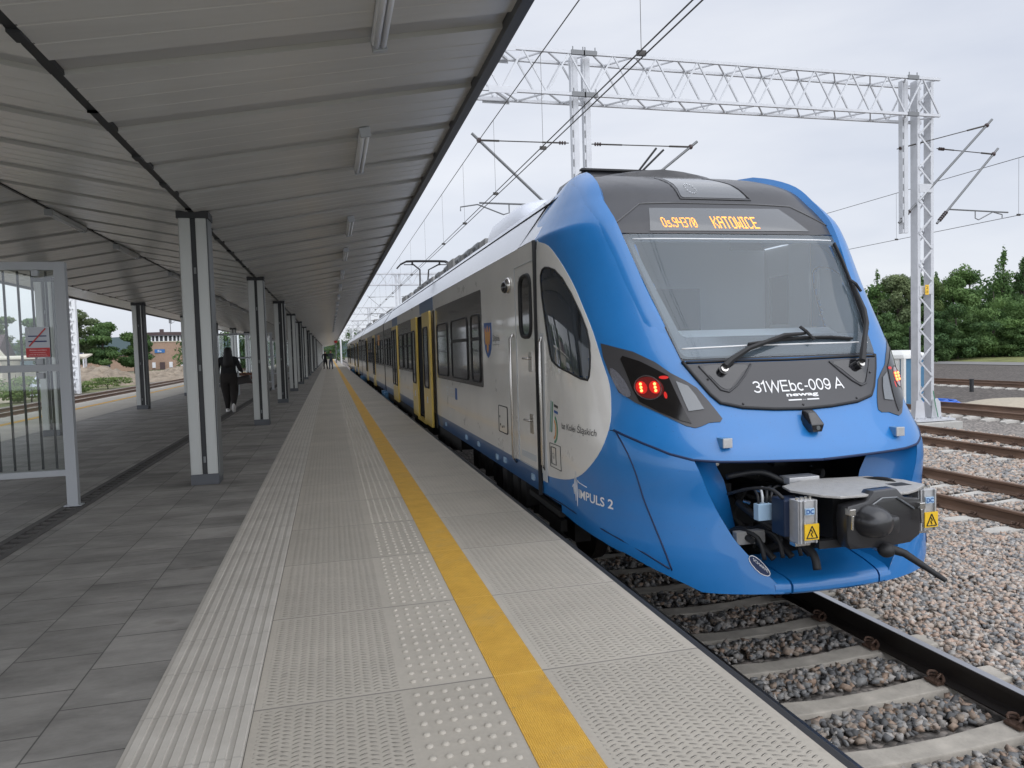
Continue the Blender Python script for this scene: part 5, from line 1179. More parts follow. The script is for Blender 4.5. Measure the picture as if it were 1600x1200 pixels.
for s in (-1, 1):
    g = MB(); g.box(XC+s*.255-.02, XC+s*.255+.02, 3.72, 3.77, .37, .41); g.bar((XC+s*.25, 3.73, .37), (XC+s*.255, 3.73, .28), .014, .014); cpart(g, 'cover_latch', 'chrome', cv, bevel=.004)
    x0 = XC+s*.46 if s > 0 else XC-.44; xa, xb = (x0-.07, x0+.07)
    g = MB().box(xa, xb, 3.90, 3.99, .175, .445)
    for k in (0, 1, 4): g.box(xa+.006+k*.028, xa+.016+k*.028, 3.885, 3.90, .175, .445)
    e = cpart(g, 'electric_head', 'cast_alu', bevel=.003)
    cpart(MB().box(xa-(.035 if s < 0 else 0), xb+(.02 if s > 0 else 0), 3.99, 4.13, .20, .435), 'head_housing', 'navy_box', bevel=.008)
    cpart(MB().box(xa-.01, xb+.0, 4.13, 4.30, .24, .40), 'head_mount', 'underframe', bevel=.006)
    for k in range(4): cpart(MB().tube([(xa+.02+k*.032, 3.94, .445), (xa+.02+k*.032, 3.94, .462)], .010, 8), 'head_bolt', 'chrome')
    cpart(MB().tube(smooth_loop([(xa-.02, 4.02, .44), (xa-.06, 4.10, .49), (xa-.12, 4.25, .47), (xa-.16, 4.45, .40)], 4, closed=False), .012, 6), 'head_cable', 'black_matt', smooth=True)
    cpart(MB().box(xa+.0, xb-.03, 3.93, 3.99, .150, .173), 'head_foot', 'chrome', bevel=.003)
    g = MB().box(xa+.03, xb-.008, 3.876, 3.884, .20, .30); cpart(g, 'warning_sticker', 'sticker_yellow', e)
    g = MB(); xm = (xa+xb)/2+.011
    for p, q_ in (((-.038, .212), (.038, .212)), ((.038, .212), (0, .288)), ((0, .288), (-.038, .212))): g.tube([(xm+p[0], 3.874, p[1]), (xm+q_[0], 3.874, q_[1])], .0035, 5)
    g.tube([(xm-.006, 3.873, .265), (xm+.006, 3.873, .245), (xm-.008, 3.873, .243), (xm+.002, 3.873, .22)], .003, 4); cpart(g, 'warning_symbol', 'black_matt', e)
    g = MB(); g.box(xa+.035, xa+.10, 3.874, 3.884, .36, .40); cpart(g, 'head_label', 'light_blue_label', e)
    vs_, fs_ = text_mesh('DC', .055, .03, .03); g = MB(); g.add([(xa+.04+x, 3.872, .365+y) for x, y in vs_], fs_); cpart(g, 'head_lettering', 'logo_blue', e, fix=False)
cpart(MB().box(XC-.62, XC-.50, 4.16, 4.22, .27, .38), 'terminal_box', 'light_blue_label', bevel=.006)
for k in range(4): cpart(MB().tube(smooth_loop([(XC-.60+k*.03, 4.19, .38), (XC-.60+k*.035, 4.20, .43), (XC-.56+k*.05, 4.30, .45), (XC-.45+k*.07, 4.48, .42)], 4, closed=False), .009, 6), 'terminal_cable', 'interior_grey' if k == 1 else 'black_matt', smooth=True)
cpart(MB().box(XC-.66, XC-.44, 4.36, 4.42, .06, .15), 'valve_block', 'roof_box', bevel=.008); cpart(MB().tube([(XC-.58, 4.36, .11), (XC-.58, 4.30, .10)], .022, 10), 'valve_knob', 'black_matt', auto=40)
cpart(MB().tube(smooth_loop([(XC-.62, 4.55, .50), (XC-.40, 4.48, .53), (XC-.25, 4.42, .46), (XC-.15, 4.38, .40)], 5, closed=False), .02, 8), 'air_hose', 'black_matt', smooth=True)
cpart(MB().tube(smooth_loop([(XC-.50, 4.6, .30), (XC-.46, 4.40, .22), (XC-.34, 4.20, .12), (XC-.30, 4.05, .06), (XC-.30, 4.0, -.04)], 5, closed=False), .026, 8), 'air_hose', 'black_matt', smooth=True)
for u_, z_ in ((-.66, .08), (-.63, .05), (-.52, .33), (-.42, .40), (-.36, .20)): cpart(MB().tube([(XC+u_, 4.50, z_), (XC+u_+.03, 4.46, z_-.01)], .011, 6), 'pipe_fitting', 'chrome', auto=40)
g = MB(); g.bar((XC-.36, 3.92, .155), (XC-.05, 3.88, .165), .05, .05); cpart(g, 'lower_bar', 'black_matt')
g = MB(); g.tube([(XC+.02, 3.74, .14), (XC+.10, 3.70, .11), (XC+.21, 3.50, -.012)], [.03, .024, .014], 10); g.ball((XC+.0, 3.74, .13), .055, .05, .045); cpart(g, 'coupler_handle', 'black_matt', auto=40)
for k in range(6):
    x0 = XC-.66+k*.07; P = [(x0, 4.6, .05+.03*(k % 3)), (x0+.05, 4.45, .14), (x0+.12, 4.30, .12-.1*(k % 2)), (x0+.14, 4.25, -.02)]; cpart(MB().tube(smooth_loop(P, 4, closed=False), .024 if k % 2 else .016, 8), 'hose', 'black_matt', smooth=True)
for ch in train.children:
    ch.matrix_parent_inverse = TI
    for g2 in ch.children: g2.matrix_parent_inverse = Matrix.Identity(4)

# ------------------------------------------------------------------ platform canopy
CY0, CY1 = 0.4, 172.0
can = thing('platform_canopy', 'long grey metal platform canopy with folded underside on two rows of columns', 'canopy', (-3.42, 0, 0)); CI = Matrix.Translation((3.42, 0, 0))
def cn(o):
    o.parent = can; o.matrix_parent_inverse = CI; return o
def sheet(x0, z0, x1, z1, name, th=.16):
    """trapezoidal sheet: ribs run across the platform; profile along Y"""
    pts = []; y = CY0-.03
    pitch = 1.085
    while y < CY1:
        near = y < 60
        pts += [(y, 0)]
        if near:
            for k in range(1, 4): c_ = y+.215*k; pts += [(c_-.014, 0), (c_-.007, .0028), (c_+.007, .0028), (c_+.014, 0)]
        pts += [(y+.86, 0), (y+.87, .030), (y+1.075, .030)]
        y += pitch
    pts.append((CY1, 0)); n = len(pts); dx, dz = x1-x0, z1-z0; L_ = math.hypot(dx, dz); nx, nz_ = -dz/L_, dx/L_
    if nz_ < 0: nx, nz_ = -nx, -nz_
    g = MB(); vs = []
    for (x, z) in ((x0, z0), (x1, z1)): vs += [(x+nx*d, y, z+nz_*d) for y, d in pts]
    g.add(vs, [])
    for i in range(n-1): g.k = 1 if (pts[i][1] > .02 or pts[i+1][1] > .02) else 0; g.face((i, i+1, i+1+n, i+n))  # darker colour on the groove bands and their slopes
    g.k = 0
    g.add([(x0, CY0, z0+th), (x1, CY0, z1+th), (x1, CY1, z1+th), (x0, CY1, z0+th)], [(0, 1, 2, 3)])
    for a, b in ((CY0, 0), (CY1, 0)): g.add([(x0, a, z0), (x1, a, z1), (x1, a, z1+th), (x0, a, z0+th)], [(0, 1, 2, 3)])
    for (x, z) in ((x0, z0), (x1, z1)): g.add([(x, CY0, z+.05), (x, CY1, z+.05), (x, CY1, z+th), (x, CY0, z+th)], [(0, 1, 2, 3)])
    return cn(g.build(name, ['canopy_sheet', 'canopy_groove'], can, fix=False))
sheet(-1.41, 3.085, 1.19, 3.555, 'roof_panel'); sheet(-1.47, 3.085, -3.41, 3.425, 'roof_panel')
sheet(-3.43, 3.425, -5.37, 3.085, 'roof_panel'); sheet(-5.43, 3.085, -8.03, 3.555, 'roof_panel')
g = MB(); 
for x, z in ((-1.44, 3.10), (-5.40, 3.10)):
    g.box(x-.036, x+.036, CY0, CY1, z-.012, z+.2)
    for k in range(16): g.box(x-.032, x+.032, 4.1+k*1.1+(k % 3)*.13, 4.1+k*1.1+.13, z-.03, z)
cn(g.build('valley_gap', 'steel_dark', can)); cn(MB().box(-3.435, -3.405, CY0, CY1, 3.41, 3.45).build('ridge_gap', 'steel_dark', can))
g = MB(); g.prism([(1.19, 3.50), (1.26, 3.50), (1.30, 3.76), (1.19, 3.76)], 'y', CY0, CY1); cn(g.build('fascia', 'fascia', can))
g = MB(); g.prism([(-8.03, 3.50), (-8.10, 3.50), (-8.14, 3.76), (-8.03, 3.76)], 'y', CY0, CY1); cn(g.build('fascia', 'fascia', can))
# roof cross beams shown as broad bands at every column
def column(kind):
    g = MB(); g.box(-.145, .145, -.13, .13, .045, 3.06); o = g.build('column', 'steel_dark', can)
    f = MB()
    if kind == 0:
        for a, b in ((-.152, -.028), (.028, .140)): f.box(a, b, -.15, -.13, .12, 3.02); f.box(a+.012, b-.012, -.156, -.15, .12, 3.02)
        f.box(-.152, -.145, -.15, .15, .07, 3.02)
    else:
        f.box(-.152, -.03, -.15, -.13, .12, 3.02); f.box(-.14, -.042, -.156, -.15, .12, 3.02); f.box(.075, .098, -.15, -.13, .12, 3.02); f.box(-.152, -.145, -.15, .15, .07, 3.02)
    f.build('cladding_strip', 'alu_column', o, bevel=.003)
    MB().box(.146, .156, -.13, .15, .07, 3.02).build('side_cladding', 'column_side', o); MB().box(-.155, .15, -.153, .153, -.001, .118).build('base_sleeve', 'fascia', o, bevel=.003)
    MB().box(-.17, .17, -.16, .16, 3.02, 3.10).build('column_head', 'steel_dark', o); 
    v = MB()
    for z in (.25, 1.3, 2.4): v.box(-.012, .012, -.14, -.13, z, z+.07)
    v.build('gap_clip', 'column_side', o); return o
kinds = [column(0), column(1)]; first = [True, True]
ys = [8.98+7.13*i for i in range(23)]
for row, x in enumerate((-1.435, -5.36)):
    for i, y in enumerate(ys):
        if row == 1 and i == 0: y = y-.0
        k = (1 if i in (2, 4, 6, 8, 10) else 0) if row == 0 else (1 if i % 2 == 0 and i > 0 else 0)
        if first[k]: o = kinds[k]; first[k] = False
        else: o = copy_tree(kinds[k])
        o.parent = can; o.matrix_parent_inverse = CI; o.location = (x, y, 0)
# tube lamps
def tube_lamp():
    g = MB(); g.box(-.045, .045, -.68, .68, -.045, 0); o = g.build('tube_lamp', 'lamp_white', bevel=.01)
    d = MB(); 
    for s in (-.021, .021): d.tube([(s, -.64, -.058), (s, .64, -.058)], .018, 10)
    d.build('diffuser', 'lamp_white', o, smooth=True); MB().box(-.047, .047, -.70, -.66, -.08, 0).build('end_cap', 'sign_silver', o, bevel=.006); MB().box(-.047, .047, .66, .70, -.08, 0).build('end_cap', 'sign_silver', o, bevel=.006); return o
proto = None
for i, y in enumerate([3.98, 7.16, 11.33, 14.5]+[18.2+3.56*k for k in range(14)]):
    if proto is None: o = proto = tube_lamp()
    else: o = copy_tree(proto)
    o.location = (.37, y, 3.40-.0); o.rotation_euler = (0, -math.atan(.181), 0)
    tag(o, 'white tube lamp under the platform canopy wing beside the train, %s from the viewer' % ORD[i], 'lamp', 'tube lamps under the right canopy wing')
for i, y in enumerate([11.2, 14.25, 18.55, 21.8, 25.6, 29.0, 32.6, 36.1]):
    o = copy_tree(proto); o.location = (-3.42, y, 3.41); o.rotation_euler = (0, 0, 0)
    tag(o, 'grey tube lamp on the ridge between the two column rows, %s from the viewer' % ORD[i], 'lamp', 'tube lamps along the canopy ridge')

# ------------------------------------------------------------------ glazed screen with the warning sign
def screen(x1, y, n, label):
    t = thing('glass_screen', label, 'screen', (x1, y, 0)); 
    g = MB()
    g.box(-.10, 0, -.04, .04, 0, 2.44); g.box(-2.4, -.10, -.03, .03, 2.36, 2.44); g.box(-2.4, -.10, -.03, .03, 1.36, 1.43); g.box(-2.4, -.10, -.03, .03, .31, .37); g.box(-2.5, -2.4, -.04, .04, 0, 2.44)
    g.build('frame', 'frame_grey', t, bevel=.004); MB().box(-.13, .03, -.05, .05, 0, .012).build('foot_plate', 'frame_grey', t)
    MB().box(-2.4, -.10, -.006, .006, .37, 1.36).build('glass_pane', 'screen_glass', t); MB().box(-2.4, -.10, -.006, .006, 1.43, 2.36).build('glass_pane', 'screen_glass', t)
    for k in range(16):
        x = -.19-k*.1235-.0; MB().box(x-.010, x+.010, .02, .03, .38, 2.355).build('dark_bar', 'black_matt', t)
    for x, z in ((-.27, 1.46), (-.27, 1.32), (-.27, 2.33)): MB().box(x-.03, x+.03, -.03, .03, z-.03, z+.03).build('glass_clamp', 'frame_grey', t, bevel=.006)
    return t
scr = screen(-2.51, 8.1, 4, 'grey framed glass screen with black bars, nearest on the left under the canopy')
sg = thing('warning_sign', 'small silver and red no crossing sign on the glass screen', 'sign', (-2.775, 8.05, 1.50))
MB().box(-.105, .105, -.012, -.004, 0, .30).build('sign_board', 'sign_silver', sg, bevel=.002); MB().box(-.104, .104, -.016, -.012, .005, .095).build('red_panel', 'sign_red', sg)
g = MB(); g.box(-.08, .08, -.015, -.012, .205, .216); g.box(-.08, .08, -.015, -.012, .152, .165); g.build('rail_symbol', 'sign_navy', sg)
MB().bar((-.075, -.016, .112), (.075, -.016, .285), .012, .004, up=(0, 1, 0)).build('red_slash', 'sign_red', sg)
g = MB(); g.ball((-.078, -.014, .275), .009, .002, .009); g.bar((-.078, -.014, .262), (-.072, -.014, .235), .008, .003, up=(0, 1, 0)); g.build('walker_symbol', 'interior_grey', sg)
for i, (t_, z, w) in enumerate((('Zakaz wstępu', .066, .15), ('na tory kolejowe', .045, .13), ('pod karą grzywny', .027, .15), ('Nie przechodzić przez tory', .012, .17))):
    vs_, fs_ = text_mesh(t_, w, .013 if i == 0 else .008); g = MB(); g.add([(x-w/2, -.0165, z+y) for x, y in vs_], fs_); g.build('sign_lettering', 'letter_white', sg, fix=False)
t2 = screen(-2.35, 32.5, 3, 'grey framed glass screen standing behind the walking woman')
t3 = screen(-2.4, 21.5+26, 3, 'distant glass screen among the far columns'); 
bn = thing('bench', 'brown wooden bench beyond the walking woman', 'bench', (-2.9, 29.0, 0)); g = MB()
for k in range(3): g.box(-.6, .6, -.2+k*.14, -.09+k*.14, .43, .47)
for k in range(2): g.box(-.6, .6, .24, .27, .58+k*.14, .69+k*.14)
mat('bench_wood', (.12, .05, .03), .6); g.build('seat', 'bench_wood', bn); g = MB()
for x in (-.5, .5): g.box(x-.03, x+.03, -.18, -.12, 0, .43); g.box(x-.03, x+.03, .2, .25, 0, .85)
g.build('legs', 'frame_grey', bn)

# ------------------------------------------------------------------ catenary gantries
def truss(g, x0, x1, y, z, h, d, c, bay=1.05):
    """box truss along X: four chords and zig-zag lacing"""
    for yy in (y-d/2, y+d/2):
        for zz in (z, z+h): g.bar((x0, yy, zz), (x1, yy, zz), c, c)
    n = int((x1-x0)/bay); b = (x1-x0)/n
    for i in range(n):
        xa = x0+i*b; xm = xa+b/2; xb = xa+b
        for yy in (y-d/2, y+d/2): g.bar((xa, yy, z), (xm, yy, z+h), .035, .035); g.bar((xm, yy, z+h), (xb, yy, z), .035, .035)
        for zz in (z, z+h): g.bar((xa, y-d/2, zz), (xm, y+d/2, zz), .03, .03); g.bar((xm, y+d/2, zz), (xb, y-d/2, zz), .03, .03)
def cantilever(par, pts_top, pts_foot, out, matn='galv'):
    pass
def gantry(label, y, x0, x1, near, grp):
    t = thing('catenary_gantry', label, 'gantry', (x1, y, -1.0), grp); G = Matrix.Translation((-x1, -y, 1.0))
    def p(g, name, m_, par=None, **k): o = g.build(name, m_, par or t, **k); o.matrix_parent_inverse = G if par is None else Matrix.Identity(4); return o
    zt = 7.12; g = MB(); truss(g, x0, x1-.07, y, zt, .92, .62, .065 if near else .11); 
    if near:
        for xx in (3.9,):
            for zz in (zt, zt+.92):
                g.box(xx-.30, xx+.33, y-.36, y-.345, zz-.075, zz+.075); g.box(xx-.30, xx+.33, y+.345, y+.36, zz-.075, zz+.075)
        for zz in (zt, zt+.92): g.bar((3.7, y-.31, zt if zz == zt else zz), (4.2, y+.31, zz), .05, .05)
    p(g, 'truss', 'galv')
    def leg(cx, w, dpt, zb, ztop):
        g = MB()
        for s in (-1, 1):
            x = cx+s*w/2; g.box(x-.045, x+.045, y-dpt/2, y+dpt/2, zb, ztop)
        k = 0; z = zb+.25
        while z+.5 < ztop:
            a, b = (-1, 1) if k % 2 else (1, -1); g.bar((cx+a*w/2, y-dpt/2-.01, z), (cx+b*w/2, y-dpt/2-.01, z+.42), .05, .012, up=(0, 1, 0)); g.bar((cx+b*w/2, y+dpt/2+.01, z), (cx+a*w/2, y+dpt/2+.01, z+.42), .05, .012, up=(0, 1, 0)); z += .42; k += 1
        for zz in (2.55, 5.2): g.box(cx-w/2, cx+w/2, y-dpt/2-.012, y-dpt/2-.002, zz, zz+.22)
        return g
    g = leg(x1-.33, .42, .24, -.72, 8.08); ml_ = p(g, 'mast', 'galv', bevel=.006 if near else 0)
    g = MB(); 
    for xx in (-.26-.33, .26-.33): g.prism([(x1+xx-.16, -.72), (x1+xx+.16, -.72), (x1+xx+.12, -.30), (x1+xx+.02, -.20), (x1+xx-.12, -.25)], 'y', y-.20, y-.18)
    g.box(x1-.33-.62, x1-.33+.62, y-.45, y+.45, -.78, -.73)
    for xx in (-.5, -.25, 0, .25, .5):
        for yy in (-.36, .36): g.tube([(x1-.33+xx, y+yy, -.73), (x1-.33+xx, y+yy, -.67)], .03, 6)
    p(g, 'mast_foot', 'galv'); p(MB().box(x1-.33-.7, x1-.33+.7, y-.6, y+.6, -1.05, -.80), 'mast_footing', 'concrete', bevel=.02)
    if near:
        g = MB().box(x1-.33-.09, x1-.33+.02, y-.20, y-.19, 2.53, 2.79); pl = p(g, 'number_plate', 'sign_yellow')
        g = MB()
        for s_, z in (('2', 2.68), ('30', 2.57)):
            vs_, fs_ = text_mesh(s_, .06, .07); g.add([(x1-.33-.065+a, y-.202, z+b) for a, b in vs_], fs_)
        p(g, 'plate_number', 'letter_black', pl, fix=False)
        p(MB().tube([(x1-.18, y-.2, .0), (x1-.14, y-.24, -.4), (x1-.08, y-.26, -.7)], .012, 5), 'earth_cable', 'logo_green')
    # hanging posts with slots
    for xs in ((x1-.91,), (5.68, 5.97)):
        for xx in xs:
            g = MB(); zb = 4.15; g.box(xx-.09, xx-.045, y-.07, y+.07, zb, 8.06); g.box(xx-.045, xx+.075, y-.08, y-.02, zb, 8.06)
            if near:
                z = zb+.1; g.k = 1
                while z < 7.0: g.box(xx-.083, xx-.055, y-.073, y-.0705, z, z+.17); z += .33
            hp = p(g, 'hanging_post', ['galv', 'galv_dark'])
            if near:
                g = MB(); 
                for z in (zt, zt+.92): g.box(xx-.16, xx+.16, y-.36, y-.30, z-.05, z+.05); g.tube([(xx-.12, y-.33, z+.05), (xx-.12, y-.33, z+.13)], .012, 5); g.tube([(xx+.12, y-.33, z+.05), (xx+.12, y-.33, z+.13)], .012, 5)
                p(g, 'post_clamp', 'galv_dark', hp)
    def canti(A, B, Cc, reg0, reg1, arm, yo=0):
        """A top of the tube at the messenger, B foot of the tube on the post, Cc tie rod fixing"""
        V3 = lambda q: Vector((q[0], y+yo+(q[2] if len(q) > 2 else 0), q[1]))
        a, b, c_ = V3(A), V3(B), V3(Cc); g = MB(); r = .032 if near else .04
        e = a+(a-b).normalized()*.22; g.tube([e, b], r, 8); ct = p(g, 'cantilever', 'galv' if not near else 'galv_dark')
        g = MB(); g.tube([a, c_], .012, 6); g.tube([a, a.lerp(c_, .22)], .022, 6); g.tube([a.lerp(c_, .7), a.lerp(c_, .93)], .018, 6); p(g, 'tie_rod', 'wire', ct)
        g = MB(); d = (b-a).normalized()
        for k in range(5): g.tube([b-d*(.12+.07*k), b-d*(.145+.07*k)], .055, 8)
        d2 = (c_-a).normalized()
        for k in range(3): g.tube([c_-d2*(.08+.06*k), c_-d2*(.10+.06*k)], .045, 8)
        g.ball(a, .06); p(g, 'insulator', 'insulator', ct)
        if reg0:
            r0, r1 = V3(reg0), V3(reg1); g = MB(); g.tube([r0, r1], .02, 6); m_ = r0.lerp(r1, .45); w_ = Vector(arm); w_.y += y+yo
            g.tube([m_, m_-Vector((0, 0, .20)), m_-Vector((0, 0, .22))+(w_-m_)*.12, w_+Vector((0, 0, .09))+(m_-w_)*.35, w_+Vector((0, 0, .09)), w_], .015, 6); p(g, 'registration_arm', 'galv_dark', ct)
        return ct
    canti((3.42, 6.10), (5.52, 4.20), (5.52, 6.12), (3.38, 4.72), (4.9, 4.70), (2.95, 0, 4.53))
    canti((8.6, 6.15), (6.10, 4.25), (6.08, 6.12), None, None, None)
    canti((17.05, 6.95, -.3), (14.55, 4.42), (14.5, 6.32), None, None, None); canti((17.6, 6.30), (15.75, 4.42), (15.75, 6.38), (16.1, 4.80), (18.1, 4.75), (17.9, 0, 4.60))
    return t
gantry('nearest lattice gantry spanning the tracks, its mast standing right of the train front', 16.0, -12.0, 15.61, True, 'catenary gantries over the tracks')
for i, yy in enumerate((62.0, 108.0, 150.0, 198.0)): gantry('%s lattice gantry over the tracks, %s' % (ORD[i+1], ['just behind the raised pantograph', 'smaller and beyond the one behind the pantograph', 'very small beside the canopy end', 'last tiny one at the end of the platform'][i]), yy, -12.0, 15.61, False, 'catenary gantries over the tracks')
def overhead(label, x, zc, zm, y0, y1, ydrop, twin=.045):
    t = thing('overhead_line', label, 'overhead line', (x, y0, zc)); G = Matrix.Translation((-x, -y0, -zc))
    def p(g, name): o = g.build(name, 'wire', t); o.matrix_parent_inverse = G
    sup = [16, 62, 108, 150, 198]
    def zmes(y):
        k = min(sup, key=lambda s: abs(s-y)); return zm-.35*min(1, abs(y-k)/22)**1.0*.4
    for s in ((-twin, twin) if twin else (0,)): p(MB().tube([(x+s, y, zc) for y in (y0, 16, 62, 108, y1)], .0085, 5), 'contact_wire')
    Y = [y0+(y1-y0)*i/60 for i in range(61)]; p(MB().tube([(x, y, zmes(y)) for y in Y], .009, 5), 'messenger_wire')
    for y in ydrop: p(MB().tube([(x, y, zmes(y)), (x, y, zc)], .0035, 4), 'dropper'); p(MB().box(x-.05, x+.05, y-.02, y+.02, zc-.015, zc+.035), 'dropper_clamp')
    return t
overhead('twin contact wire and carrier wire running above the train and platform edge', 3.34, 4.53, 6.0, -2, 205, [7.25, 10.9, 14.2, 17.6, 21, 25, 29.5, 34, 38.5, 43, 48, 53, 58])
overhead('overhead wires on the far right passing behind the lattice mast', 18.0, 4.60, 6.12, -2, 205, [19.9, 15.6, 24.5, 29, 34], 0)
# ------------------------------------------------------------------ trees
def crown(name, blobs, N, leaf, matn, parent, seed, spread=.9):
    r = np.random.default_rng(seed); B = np.array(blobs, float); vol = B[:, 3]*B[:, 4]*B[:, 5]; pr = vol**.8; pr /= pr.sum(); idx = r.choice(len(B), N, p=pr)
    d = r.normal(size=(N, 3)); d /= np.linalg.norm(d, axis=1)[:, None]; rad = r.uniform(.35, 1.0, N)**.5*(1+r.normal(0, .10, N)); 
    c = B[idx, :3]+d*B[idx, 3:6]*rad[:, None]
    n = d+r.normal(0, .55, (N, 3)); n /= np.linalg.norm(n, axis=1)[:, None]; a = np.cross(n, r.normal(size=(N, 3))); a /= np.linalg.norm(a, axis=1)[:, None]; b = np.cross(n, a)
    s = leaf*r.uniform(.5, 1.3, N)[:, None]
    v = np.stack([c-a*s, c+b*s*.55, c+a*s, c-b*s*.55], 1).reshape(-1, 3)
    me = bpy.data.meshes.new(name); me.vertices.add(N*4); me.vertices.foreach_set('co', v.reshape(-1).astype(np.float32)); me.loops.add(N*4); me.loops.foreach_set('vertex_index', np.arange(N*4, dtype=np.int32))
    me.polygons.add(N); me.polygons.foreach_set('loop_start', np.arange(0, N*4, 4, dtype=np.int32)); me.polygons.foreach_set('loop_total', np.full(N, 4, dtype=np.int32))
    bt = r.uniform(.1, .75, len(B)); tone = np.clip(bt[idx]+r.normal(0, .16, N), 0, 1)
    at = me.attributes.new('tone', 'FLOAT', 'POINT'); at.data.foreach_set('value', np.repeat(tone, 4).astype(np.float32)); me.update(calc_edges=True); me.materials.append(M[matn])
    o = bpy.data.objects.new(name, me); C.objects.link(o); o.parent = parent; return o
def tree(x, y, zg, H, Wd, label, leafm, seed, kind='round', N=5000, leaf=.2, group=None, name='tree'):
    r = random.Random(seed); t = thing(name, label, 'tree' if name == 'tree' else 'bush', (x, y, zg), group); blobs = []
    if kind == 'conical':
        for i in range(34):
            f = r.random()**.8; z = H*(.10+.87*f); rad = Wd*.5*(1-f)**.85+.12; a = r.uniform(0, 6.28); q = rad*r.uniform(.2, .9); blobs.append((q*math.cos(a), q*math.sin(a), z, rad*r.uniform(.25, .5)+.12, rad*r.uniform(.25, .5)+.12, rad*r.uniform(.15, .35)+H*.03))
        blobs.append((0, 0, H*.97, .14, .14, H*.06))
    elif kind == 'bush':
        for i in range(36):
            a = r.uniform(0, 6.28); q = r.random()**.5*Wd*.5; z = H*r.uniform(.08, .88)*(1-.45*(q/(Wd*.5))**2); blobs.append((q*math.cos(a), q*math.sin(a), z, Wd*r.uniform(.08, .17), Wd*r.uniform(.08, .17), H*r.uniform(.05, .11)))
    else:
        for i in range(26):
            f = r.uniform(.25, .98); rad = Wd*.5*math.sin(math.pi*min(1, (f-.15)/.9))**.6; a = r.uniform(0, 6.28); q = rad*r.uniform(.1, .85); blobs.append((q*math.cos(a), q*math.sin(a), H*f*.95, Wd*r.uniform(.10, .19), Wd*r.uniform(.10, .19), H*r.uniform(.05, .10)))
    g = MB(); g.tube([(0, 0, -.1), (r.uniform(-.1, .1), 0, H*.35), (r.uniform(-.2, .2), r.uniform(-.2, .2), H*.7), (0, 0, H*.92)], [H*.018+.03, H*.014+.02, H*.008+.01, .015], 7)
    for b in blobs[::4]: g.tube([(0, 0, b[2]*.6), (b[0]*.5, b[1]*.5, b[2]*.85), (b[0], b[1], b[2])], [H*.007, H*.005, .015], 5)
    g.build('trunk', 'bark', t, smooth=True); crown('crown', blobs, N, leaf, leafm, t, seed); return t
GT = 'trees and tall bushes beyond the gravel yard'
desc = [
 (52.6, 64, 9.0, 5.5, 'conical', 'leaf_mid', 'slender pointed tree just right of the train roof edge'), (54.6, 63, 9.2, 4.2, 'conical', 'leaf_mid', 'tall thin pointed tree between the train and the lattice mast'),
 (56.3, 62, 9.0, 4.8, 'round', 'leaf_olive', 'olive leaved tree touching the left edge of the lattice mast'), (58.8, 63, 8.9, 5, 'round', 'leaf_dark', 'dark tree directly behind the lattice mast'),
 (61.2, 64, 8.8, 5, 'round', 'leaf_pale', 'pale green tree just right of the lattice mast'), (62.6, 66, 9.6, 4.6, 'conical', 'leaf_mid', 'pointed tree a little right of the lattice mast'),
 (64.9, 66, 9.4, 4.2, 'conical', 'leaf_dark', 'second pointed tree right of the lattice mast'), (67.0, 66, 9.3, 5.4, 'round', 'leaf_mid', 'low round tree in the dip of the tree line'),
 (69.3, 66, 10.2, 5.8, 'round', 'leaf_mid', 'mid green tree left of the tallest tree'), (71.8, 64, 11.9, 5.2, 'conical', 'leaf_mid', 'tallest pointed tree near the right picture edge'),
 (74.6, 64, 10.8, 5.6, 'conical', 'leaf_dark', 'dark pointed tree cut by the right picture edge')]
for i, (x, y, H, W_, k, lm, lab) in enumerate(desc): tree(x, y, -1, H, W_, lab, lm, 100+i, k, 11000, .135, GT)
for i, (x, y, H, W_, lm, lab) in enumerate([(50.8, 58.5, 5.6, 6, 'leaf_dark', 'low dark bush beside the train headlight at the foot of the trees'), (54.5, 58.0, 5.4, 6.6, 'leaf_dark', 'broad dark bush left of the lattice mast at the verge'), (59.0, 57.5, 5.8, 6.6, 'leaf_dark', 'dark bush behind the lattice mast at the verge'),
   (63.3, 57.5, 7.2, 7, 'leaf_mid', 'large spreading bush right of the lattice mast'), (67.5, 57.0, 8.0, 7.5, 'leaf_mid', 'large layered bush in the right of the picture'), (72.2, 57.0, 8.2, 7.5, 'leaf_mid', 'large bush at the right picture edge'), (65.4, 55.4, 3.8, 5.5, 'leaf_dark', 'low shaded bush at the edge of the grass verge'), (70.0, 55.2, 3.8, 5.5, 'leaf_dark', 'low dark bush below the tallest tree')]):
    tree(x, y, -1, H, W_, lab, lm, 200+i, 'bush', 15000, .13, GT, 'bush')
g = thing('distant_wood', 'x', 'x'); bpy.data.objects.remove(g)
def wood(x0, x1, y, H, seed, leafm='leaf_dark'):
    r = random.Random(seed); bl = []
    n = int(abs(x1-x0)/2.2)
    for i in range(n):
        x = x0+(x1-x0)*(i+r.random())/n; h = H*r.uniform(.65, 1.05)
        for k in range(4): bl.append((x+r.uniform(-1.5, 1.5), y+r.uniform(-2, 2), -1+h*(k+.7)/4.3, 2.2, 2.0, h*.17))
    o = crown('distant_wood', bl, n*900, .26, leafm, None, seed); o.parent = None; return stuff(o)
wood(50, 95, 72, 9.0, 41); wood(22, 51, 95, 9.0, 46); wood(-8, 14, 235, 10, 42); wood(-130, -60, 150, 11, 44); wood(-26, -6, 150, 7.5, 45)
GL2 = 'trees behind the left platform'
